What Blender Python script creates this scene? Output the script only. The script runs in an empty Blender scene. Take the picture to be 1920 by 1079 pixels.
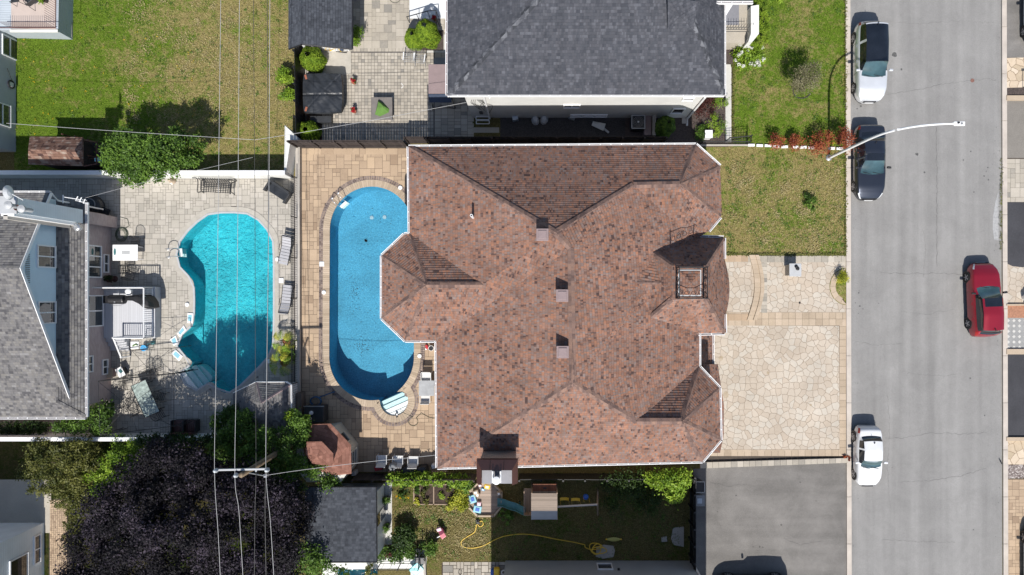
import bpy, math, random
import numpy as np
from mathutils import Vector, Matrix
from mathutils.geometry import tessellate_polygon
random.seed(7); RNG = np.random.default_rng(7)
# ---------------------------------------------------------------- camera, sky, sun
S = 30.0; NX, NY = 1010.0, 553.0; CH = 41.0        # survey scale (units per metre), survey origin, flying height
scn = bpy.context.scene
cam = bpy.data.cameras.new('camera'); camo = bpy.data.objects.new('camera', cam)
scn.collection.objects.link(camo); scn.camera = camo
camo.location = (0, 0, CH); camo.rotation_euler = (0, 0, 0)
cam.sensor_width = 36; cam.lens = S*CH*36/1920
cam.shift_x = -50/1920; cam.shift_y = 13/1920
cam.clip_end = 1000
w = bpy.data.worlds.new('World'); scn.world = w; w.use_nodes = True
wn = w.node_tree; sky = wn.nodes.new('ShaderNodeTexSky'); sky.sky_type = 'NISHITA'; sky.sun_disc = False
SUN_EL = math.radians(50); 
sky.sun_elevation = SUN_EL; sky.sun_rotation = math.radians(180)
wn.links.new(sky.outputs[0], wn.nodes['Background'].inputs[0]); wn.nodes['Background'].inputs[1].default_value = 0.085
sl = bpy.data.lights.new('sun', 'SUN'); sl.energy = 4.0; sl.angle = math.radians(0.5); sl.color = (1, 0.955, 0.89)
so = bpy.data.objects.new('sun', sl); scn.collection.objects.link(so)
so.location = (0, -30, 40); so.rotation_euler = (math.radians(90)-SUN_EL, 0, 0)   # sun due south, shadows fall north
scn.view_settings.view_transform = 'Standard'; scn.view_settings.look = 'None'
scn.view_settings.exposure = 0.56; scn.view_settings.gamma = 1
COL = scn.collection
# ---------------------------------------------------------------- helpers
def W(px, py, h=0.0):
    f = (1-h/CH)/S
    return Vector(((px-NX)*f, (NY-py)*f, h))
def G(px, py): return ((px-NX)/S, (NY-py)/S)
def on_plane(px, py, p0, n):            # where the sight line meets a roof plane
    d = W(px, py, 0)-Vector((0, 0, CH)); c = Vector((0, 0, CH)); n = Vector(n)
    t = (Vector(p0)-c).dot(n)/d.dot(n)
    return c+d*t
def tag(o, label=None, cat=None, group=None, kind=None):
    if label: o['label'] = label
    if cat: o['category'] = cat
    if group: o['group'] = group
    if kind: o['kind'] = kind
    return o
def thing(name, label, cat, loc=(0, 0, 0), rz=0, group=None):
    o = bpy.data.objects.new(name, None); COL.objects.link(o); o.empty_display_size = .3
    o.location = loc; o.rotation_euler = (0, 0, rz)
    return tag(o, label, cat, group)
def rootloc(o):
    while o.parent: o = o.parent
    return Vector(o.location)
def children(o): return [c for c in bpy.data.objects if c.parent == o]
def dup(root, loc, rz=0, label=None, parent=None):
    c = root.copy(); COL.objects.link(c)
    if parent is None:
        c.location = loc; c.rotation_euler = (0, 0, rz)
        if label: c['label'] = label
    else: c.parent = parent
    for ch in children(root): dup(ch, None, parent=c)
    return c
class MB:
    def __init__(s): s.v = []; s.f = []; s.a = []; s.cur = .5; s.M = None; s.fr = {}
    def vv(s, p):
        p = Vector(p)
        if s.M is not None: p = s.M @ p
        s.v.append(tuple(p)); return len(s.v)-1
    def face(s, pts):
        s.f.append([s.vv(p) for p in pts]); s.a.append(s.cur); return s
    def box(s, x0, x1, y0, y1, z0, z1):
        i = [s.vv(p) for p in ((x0,y0,z0),(x1,y0,z0),(x1,y1,z0),(x0,y1,z0),(x0,y0,z1),(x1,y0,z1),(x1,y1,z1),(x0,y1,z1))]
        for q in ((3,2,1,0),(4,5,6,7),(0,1,5,4),(1,2,6,5),(2,3,7,6),(3,0,4,7)): s.f.append([i[k] for k in q]); s.a.append(s.cur)
        return s
    def cbox(s, c, sz, rz=0, rx=0):      # box centred on c
        m = s.M; s.M = (m or Matrix()) @ Matrix.Translation(c) @ Matrix.Rotation(rz, 4, 'Z') @ Matrix.Rotation(rx, 4, 'X')
        a, b, d = sz[0]/2, sz[1]/2, sz[2]/2; s.box(-a, a, -b, b, -d, d); s.M = m; return s
    def prism(s, poly, z0, z1, bottom=False):
        A = sum(poly[i][0]*poly[(i+1)%len(poly)][1]-poly[(i+1)%len(poly)][0]*poly[i][1] for i in range(len(poly)))
        if A < 0: poly = poly[::-1]
        n = len(poly); b = [s.vv((p[0], p[1], z0)) for p in poly]; t = [s.vv((p[0], p[1], z1)) for p in poly]
        s.f.append(t); s.a.append(s.cur)
        if bottom: s.f.append(b[::-1]); s.a.append(s.cur)
        for i in range(n): j = (i+1) % n; s.f.append([b[i], b[j], t[j], t[i]]); s.a.append(s.cur)
        return s
    def tube(s, pts, r, n=6, cap=True):
        pts = [Vector(p) for p in pts]; rs = r if isinstance(r, (list, tuple)) else [r]*len(pts); rings = []
        for k, p in enumerate(pts):
            d = (pts[min(k+1, len(pts)-1)]-pts[max(k-1, 0)]).normalized()
            a = Vector((0, 0, 1)) if abs(d.z) < .9 else Vector((1, 0, 0))
            x = d.cross(a).normalized(); y = d.cross(x).normalized()
            rings.append([s.vv(p+(x*math.cos(q*2*math.pi/n)+y*math.sin(q*2*math.pi/n))*rs[k]) for q in range(n)])
        for k in range(len(rings)-1):
            for q in range(n):
                s.f.append([rings[k][q], rings[k][(q+1)%n], rings[k+1][(q+1)%n], rings[k+1][q]]); s.a.append(s.cur)
        if cap: s.f.append(rings[0][::-1]); s.f.append(rings[-1]); s.a += [s.cur]*2
        return s
    def lathe(s, c, prof, n=20, cap=True, sx=1, sy=1):
        rings = [[s.vv((c[0]+r*sx*math.cos(q*2*math.pi/n), c[1]+r*sy*math.sin(q*2*math.pi/n), c[2]+z)) for q in range(n)] for r, z in prof]
        for k in range(len(rings)-1):
            for q in range(n):
                s.f.append([rings[k][q], rings[k][(q+1)%n], rings[k+1][(q+1)%n], rings[k+1][q]]); s.a.append(s.cur)
        if cap: s.f.append(rings[0][::-1]); s.f.append(rings[-1]); s.a += [s.cur]*2
        return s
    def grid(s, P, close=False):          # P: rows of points
        idx = [[s.vv(p) for p in row] for row in P]
        for i in range(len(idx)-1):
            for j in range(len(idx[0])-1):
                s.f.append([idx[i][j], idx[i][j+1], idx[i+1][j+1], idx[i+1][j]]); s.a.append(s.cur)
        return s
    def sheet(s, outer, holes=(), z=0):
        loops = [[Vector((p[0], p[1], z)) for p in outer]]+[[Vector((p[0], p[1], z)) for p in h] for h in holes]
        flat = [p for l in loops for p in l]; base = len(s.v)
        for p in flat: s.vv(p)
        for t in tessellate_polygon(loops):
            a, b, c = (flat[k] for k in t)
            t = list(t)
            if (b-a).cross(c-a).z < 0: t = t[::-1]
            s.f.append([base+k for k in t]); s.a.append(s.cur)
        return s
    def build(s, name, m, parent=None, world=True, smooth=False, bevel=0, fix=False):
        me = bpy.data.meshes.new(name)
        off = rootloc(parent) if (parent is not None and world) else Vector((0, 0, 0))
        vs = [(p[0]-off.x, p[1]-off.y, p[2]-off.z) for p in s.v]
        me.from_pydata(vs, [], s.f); me.update()
        if fix:
            import bmesh
            bm = bmesh.new(); bm.from_mesh(me); bmesh.ops.recalc_face_normals(bm, faces=bm.faces); bm.to_mesh(me); bm.free()
        uv = me.uv_layers.new(name='UVMap'); V = s.v; data = []
        for p in me.polygons:
            n = p.normal
            if p.index in s.fr: u, v2 = s.fr[p.index]
            elif abs(n.z) > .995: u, v2 = Vector((1, 0, 0)), Vector((0, 1, 0))
            else:
                u = Vector((-n.y, n.x, 0)).normalized(); v2 = n.cross(u)
            for li in p.loop_indices:
                q = Vector(V[me.loops[li].vertex_index]); data += [q.dot(u), q.dot(v2)]
        uv.data.foreach_set('uv', data)
        at = me.attributes.new('rnd', 'FLOAT', 'FACE'); at.data.foreach_set('value', s.a)
        if smooth: me.polygons.foreach_set('use_smooth', [True]*len(me.polygons))
        me.materials.append(m)
        o = bpy.data.objects.new(name, me); COL.objects.link(o)
        if parent is not None: o.parent = parent
        if bevel:
            b = o.modifiers.new('bevel', 'BEVEL'); b.width = bevel; b.segments = 2; b.limit_method = 'ANGLE'; b.angle_limit = math.radians(40)
        return o
# ---------------------------------------------------------------- materials
class MT:
    def __init__(s, name):
        s.m = bpy.data.materials.new(name); s.m.use_nodes = True; s.t = s.m.node_tree
        s.b = s.t.nodes['Principled BSDF']; s.out = s.t.nodes['Material Output']
    def n(s, typ, **kw):
        x = s.t.nodes.new('ShaderNode'+typ)
        for k, v in kw.items(): setattr(x, k, v)
        return x
    def L(s, a, b): s.t.links.new(a, b)
    def math(s, op, a, b=None, c=None):
        x = s.n('Math', operation=op)
        for i, q in enumerate((a, b, c)):
            if q is None: continue
            if isinstance(q, (int, float)): x.inputs[i].default_value = q
            else: s.L(q, x.inputs[i])
        return x.outputs[0]
    def pos(s): return s.n('NewGeometry').outputs['Position']
    def uv(s): return s.n('UVMap').outputs[0]
    def obj(s): return s.n('TexCoord').outputs['Object']
    def noise(s, sc, co=None, det=3, rough=.55, dist=0):
        x = s.n('TexNoise'); x.inputs['Scale'].default_value = sc; x.inputs['Detail'].default_value = det
        x.inputs['Roughness'].default_value = rough; x.inputs['Distortion'].default_value = dist
        s.L(co if co is not None else s.pos(), x.inputs['Vector']); return x.outputs[0]
    def ramp(s, fac, stops, interp='LINEAR'):
        x = s.n('ValToRGB'); r = x.color_ramp; r.interpolation = interp
        while len(r.elements) < len(stops): r.elements.new(.5)
        for e, (p, c) in zip(r.elements, stops):
            e.position = p; e.color = (*(c if isinstance(c, (tuple, list)) else (c, c, c)), 1)
        s.L(fac, x.inputs[0]); return x.outputs[0]
    def mix(s, f, a, b, mode='MIX'):
        x = s.n('Mix', data_type='RGBA', blend_type=mode)
        for sock, q in ((x.inputs[0], f), (x.inputs[6], a), (x.inputs[7], b)):
            if isinstance(q, (int, float)): sock.default_value = q if sock == x.inputs[0] else (q, q, q, 1)
            elif isinstance(q, tuple): sock.default_value = (*q, 1)
            else: s.L(q, sock)
        return x.outputs[2]
    def bump(s, h, dist=.01, strength=1):
        x = s.n('Bump'); x.inputs['Distance'].default_value = dist; x.inputs['Strength'].default_value = strength
        s.L(h, x.inputs['Height']); s.L(x.outputs[0], s.b.inputs['Normal']); return x
    def fin(s, col=None, rough=.8, metal=0, spec=None):
        if col is not None:
            if isinstance(col, tuple): s.b.inputs['Base Color'].default_value = (*col, 1)
            else: s.L(col, s.b.inputs['Base Color'])
        s.b.inputs['Roughness'].default_value = rough; s.b.inputs['Metallic'].default_value = metal
        if spec is not None: s.b.inputs['Specular IOR Level'].default_value = spec
        return s.m
def sc3(c, k): return tuple(min(1, x*k) for x in c)
def plain(name, c, rough=.6, var=.12, vs=3, bump=0, bs=60, metal=0, spec=None, coat=0):
    t = MT(name); n1 = t.noise(vs, det=5)
    col = t.ramp(n1, [(.25, sc3(c, 1-var)), (.75, sc3(c, 1+var))])
    if bump: t.bump(t.noise(bs, det=3), bump)
    if coat: t.b.inputs['Coat Weight'].default_value = coat; t.b.inputs['Coat Roughness'].default_value = .04
    return t.fin(col, rough, metal, spec)
def shingles(name, stops, w=.3, h=.145, gap=.55, wear=.12):
    t = MT(name); sx = t.n('SeparateXYZ'); t.L(t.uv(), sx.inputs[0]); u, v = sx.outputs[0], sx.outputs[1]
    vh = t.math('DIVIDE', v, h); row = t.math('FLOOR', vh)
    wn1 = t.n('TexWhiteNoise', noise_dimensions='1D'); t.L(row, wn1.inputs['W'])
    def cells(wd, k):
        uu = t.math('ADD', t.math('DIVIDE', u, wd), t.math('MULTIPLY', wn1.outputs[0], 7.3+k)); cx = t.math('FLOOR', uu)
        cb = t.n('CombineXYZ'); t.L(cx, cb.inputs[0]); t.L(row, cb.inputs[1]); cb.inputs[2].default_value = k
        wn2 = t.n('TexWhiteNoise', noise_dimensions='3D'); t.L(cb.outputs[0], wn2.inputs[0]); return wn2.outputs[0]
    a = cells(w, 1); b = cells(w*.47, 5)
    r = t.math('ADD', t.math('MULTIPLY', a, .62), t.math('MULTIPLY', b, .38))
    big = t.noise(.55, det=4); r2 = t.math('ADD', r, t.math('MULTIPLY', t.math('SUBTRACT', t.math('ADD', t.math('MULTIPLY', big, .4), t.math('MULTIPLY', t.noise(3.2, t.uv(), 3, .7), .6)), .5), .7))
    col = t.ramp(r2, stops)
    fine = t.noise(70, det=2); col = t.mix(.35, col, t.ramp(fine, [(.3, .3), (.7, .75)]), 'OVERLAY')
    fr = t.math('FRACT', vh)
    line = t.ramp(fr, [(.0, 1-gap), (.16, 1.0)])  # gap: strength of the butt-edge shadow painted along each course
    col = t.mix(1, col, line, 'MULTIPLY')
    st = t.noise(.9, det=6, dist=1); col = t.mix(wear, col, t.ramp(st, [(.3, .12), (.7, .8)]), 'OVERLAY')
    mp = t.n('Mapping'); mp.inputs['Scale'].default_value = (2.2, .25, 1); t.L(t.uv(), mp.inputs[0]); col = t.mix(.16, col, t.ramp(t.noise(1, mp.outputs[0], 5), [(.32, .2), (.68, .8)]), 'OVERLAY')
    t.bump(t.math('ADD', t.math('MULTIPLY', t.math('SUBTRACT', 1, fr), 1), t.math('ADD', t.math('MULTIPLY', b, .5), t.math('MULTIPLY', fine, .4))), .022, .9)
    return t.fin(col, .92, spec=.2)
def stonemat(name, stops, stain=.25, bump=.006, rough=.88, vs=7):      # each stone is a face of its own with its own tone
    t = MT(name); at = t.n('Attribute', attribute_name='rnd'); f = t.math('ADD', at.outputs['Fac'], t.math('MULTIPLY', t.math('SUBTRACT', t.noise(vs, det=5), .5), .35))
    col = t.ramp(f, stops)
    col = t.mix(stain, col, t.ramp(t.noise(.45, det=6, dist=.8), [(.3, .25), (.7, .75)]), 'OVERLAY')
    col = t.mix(.22, col, t.ramp(t.noise(45, det=3), [(.3, .2), (.7, .8)]), 'OVERLAY')
    t.bump(t.noise(30, det=4), bump); return t.fin(col, rough, spec=.25)
def flag(name, stops, joint, sc=1.5, jw=.035, stain=.15):
    t = MT(name); po = t.pos(); d = t.noise(2.2, det=2); 
    wv = t.n('VectorMath', operation='ADD'); cb = t.n('CombineXYZ'); t.L(t.math('MULTIPLY', d, .25), cb.inputs[0]); t.L(t.math('MULTIPLY', t.noise(2.7, det=2), .25), cb.inputs[1])
    t.L(po, wv.inputs[0]); t.L(cb.outputs[0], wv.inputs[1])
    v1 = t.n('TexVoronoi', feature='DISTANCE_TO_EDGE', voronoi_dimensions='2D'); v2 = t.n('TexVoronoi', feature='F1', voronoi_dimensions='2D')
    for v in (v1, v2): v.inputs['Scale'].default_value = sc; v.inputs['Randomness'].default_value = .85; t.L(wv.outputs[0], v.inputs['Vector'])
    sp = t.n('SeparateColor'); t.L(v2.outputs['Color'], sp.inputs[0])
    col = t.ramp(t.math('ADD', sp.outputs[0], t.math('MULTIPLY', t.math('SUBTRACT', t.noise(5, det=5), .5), .6)), stops)
    col = t.mix(stain, col, t.ramp(t.noise(.5, det=5), [(.3, .25), (.7, .75)]), 'OVERLAY')
    e = t.ramp(v1.outputs['Distance'], [(jw*.5, 0.0), (jw*1.4, 1.0)])
    jj = t.mix(t.noise(.8, det=3), sc3(joint, .55), sc3(joint, 1.5))
    col = t.mix(e, jj, col)
    col = t.mix(.2, col, t.ramp(t.noise(50, det=3), [(.3, .25), (.7, .75)]), 'OVERLAY')
    t.bump(t.math('ADD', e, t.math('MULTIPLY', t.noise(25), .4)), .008); return t.fin(col, .88, spec=.2)
def grassmat(name, dry, seed=0, dark=1.0):
    t = MT(name); po = t.pos(); 
    mp = t.n('Mapping'); mp.inputs['Location'].default_value = (seed*13.7, seed*5.1, 0); t.L(po, mp.inputs[0]); co = mp.outputs[0]
    sep = t.n('SeparateXYZ'); t.L(po, sep.inputs[0])
    big = t.noise(.33, co, 5, .6, .4); mid = t.noise(2.2, co, 5, .7); fine = t.noise(16, co, 4, .75); vf = t.noise(55, co, 3, .8)
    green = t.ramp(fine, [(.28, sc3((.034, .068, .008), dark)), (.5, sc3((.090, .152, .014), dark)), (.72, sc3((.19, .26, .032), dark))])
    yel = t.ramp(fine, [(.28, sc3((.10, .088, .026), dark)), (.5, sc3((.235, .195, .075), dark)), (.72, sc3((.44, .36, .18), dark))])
    f = t.math('ADD', t.math('MULTIPLY', big, 1.0), t.math('MULTIPLY', t.math('ADD', t.math('MULTIPLY', mid, 1.15), -.2), 1.0))
    if callable(dry): f = t.math('ADD', f, dry(t, sep))
    else: f = t.math('ADD', f, dry)
    f = t.math('ADD', f, t.math('MULTIPLY', t.math('SUBTRACT', t.noise(7, co, 4, .75), .5), .9))
    col = t.mix(t.ramp(f, [(.66, 0.0), (1.06, 1.0)]), green, yel)
    col = t.mix(.65, col, t.ramp(vf, [(.32, .05), (.68, .95)]), 'OVERLAY'); col = t.mix(.35, col, t.ramp(t.noise(5, co, 4, .7), [(.3, .15), (.7, .85)]), 'OVERLAY')
    t.bump(t.math('ADD', fine, t.math('MULTIPLY', vf, .8)), .05, .8); return t.fin(col, .95, spec=.1)
def asphalt(name, c, var=.12, streak=True, spots=True, across=False):
    t = MT(name); po = t.pos(); base = t.ramp(t.noise(.5, det=6, dist=.6), [(.3, sc3(c, 1-var)), (.7, sc3(c, 1+var))])
    if streak:
        mp = t.n('Mapping'); mp.inputs['Scale'].default_value = (.12, 1.1, 1) if across else (1.2, .05, 1); t.L(po, mp.inputs[0])
        base = t.mix(.34, base, t.ramp(t.noise(1, mp.outputs[0], 4), [(.3, .3), (.7, .7)]), 'OVERLAY')
    base = t.mix(.14, base, t.ramp(t.noise(1.7, det=6, rough=.7, dist=1.5), [(.3, .3), (.7, .72)]), 'OVERLAY'); base = t.mix(.42, base, t.ramp(t.noise(22, det=5, rough=.85), [(.3, .2), (.7, .8)]), 'OVERLAY')
    if spots:
        sp = t.ramp(t.noise(1.3, det=2), [(.74, 0.0), (.80, 1.0)]); base = t.mix(t.math('MULTIPLY', sp, .25), base, sc3(c, .4))
    t.bump(t.noise(70, det=3), .006); return t.fin(base, .9, spec=.25)
def leafmat(name, lo, mid, hi, trans=.25, rough=.55):
    t = MT(name); at = t.n('Attribute', attribute_name='rnd'); col = t.ramp(at.outputs['Fac'], [(.05, lo), (.5, mid), (.95, hi)])
    t.fin(col, rough, spec=.3); tr = t.n('BsdfTranslucent'); t.L(col, tr.inputs[0]); mx = t.n('MixShader'); mx.inputs[0].default_value = trans
    t.L(t.b.outputs[0], mx.inputs[1]); t.L(tr.outputs[0], mx.inputs[2]); t.L(mx.outputs[0], t.out.inputs[0]); return t.m
def watermat(name, tint, sc=2.2, bd=.05):
    t = MT(name); tr = t.n('BsdfTransparent'); tr.inputs[0].default_value = (*tint, 1); gl = t.n('BsdfGlossy'); gl.inputs['Roughness'].default_value = .06
    h = t.math('ADD', t.noise(sc, det=3, dist=1.2), t.math('MULTIPLY', t.noise(sc*4, det=2, dist=.6), .35))
    b = t.n('Bump'); b.inputs['Distance'].default_value = bd; t.L(h, b.inputs['Height']); t.L(b.outputs[0], gl.inputs['Normal'])
    fr = t.n('Fresnel'); fr.inputs[0].default_value = 1.33; t.L(b.outputs[0], fr.inputs['Normal']); mx = t.n('MixShader')
    t.L(fr.outputs[0], mx.inputs[0]); t.L(tr.outputs[0], mx.inputs[1]); t.L(gl.outputs[0], mx.inputs[2]); t.L(mx.outputs[0], t.out.inputs[0]); return t.m
def glassmat(name, c=(.02, .03, .035), rough=.04):
    t = MT(name); t.b.inputs['Coat Weight'].default_value = .6; t.b.inputs['Coat Roughness'].default_value = .02
    return t.fin(t.ramp(t.noise(1.5), [(.3, sc3(c, .7)), (.7, sc3(c, 1.4))]), rough, spec=.8)
def siding(name, c, pitch=.12, vertical=False, var=.06):
    t = MT(name); sx = t.n('SeparateXYZ'); t.L(t.uv(), sx.inputs[0]); f = t.math('FRACT', t.math('DIVIDE', sx.outputs[0 if vertical else 1], pitch))
    col = t.ramp(t.noise(1.2, det=5), [(.3, sc3(c, 1-var)), (.7, sc3(c, 1+var))]); col = t.mix(1, col, t.ramp(f, [(0, .72), (.1, 1.0)]), 'MULTIPLY')
    t.bump(f, .012); return t.fin(col, .6)
def brickwall(name, c1, c2, mortar, bw=.24, bh=.075):
    t = MT(name); b = t.n('TexBrick'); t.L(t.uv(), b.inputs[0]); b.inputs['Color1'].default_value = (*c1, 1); b.inputs['Color2'].default_value = (*c2, 1); b.inputs['Mortar'].default_value = (*mortar, 1)
    b.inputs['Scale'].default_value = 1; b.inputs['Brick Width'].default_value = bw; b.inputs['Row Height'].default_value = bh; b.inputs['Mortar Size'].default_value = .008
    col = t.mix(.2, b.outputs[0], t.ramp(t.noise(1, det=5), [(.3, .3), (.7, .7)]), 'OVERLAY'); return t.fin(col, .9)
def planks(name, c, pitch=.14, ang=0, var=.18, gap=.35):
    t = MT(name); mp = t.n('Mapping'); mp.inputs['Rotation'].default_value = (0, 0, ang); t.L(t.uv(), mp.inputs[0]); sx = t.n('SeparateXYZ'); t.L(mp.outputs[0], sx.inputs[0])
    q = t.math('DIVIDE', sx.outputs[0], pitch); wn1 = t.n('TexWhiteNoise', noise_dimensions='1D'); t.L(t.math('FLOOR', q), wn1.inputs['W'])
    m2 = t.n('Mapping'); m2.inputs['Scale'].default_value = (30, 2.5, 1); t.L(mp.outputs[0], m2.inputs[0])
    f = t.math('ADD', t.math('MULTIPLY', wn1.outputs[0], .6), t.math('MULTIPLY', t.noise(1, m2.outputs[0], 4), .4))
    col = t.ramp(f, [(.15, sc3(c, 1-var*1.5)), (.85, sc3(c, 1+var))]); fr = t.math('FRACT', q)
    col = t.mix(1, col, t.ramp(fr, [(0, 1-gap*1.6), (.1, 1.0)]), 'MULTIPLY'); t.bump(t.ramp(fr, [(0, 0.0), (.1, 1.0)]), .006); return t.fin(col, .8)
BRN = [(.07, (.072, .046, .042)), (.18, (.140, .088, .074)), (.34, (.235, .120, .082)), (.52, (.178, .135, .122)), (.70, (.295, .140, .086)), (.88, (.205, .160, .146))]
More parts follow.
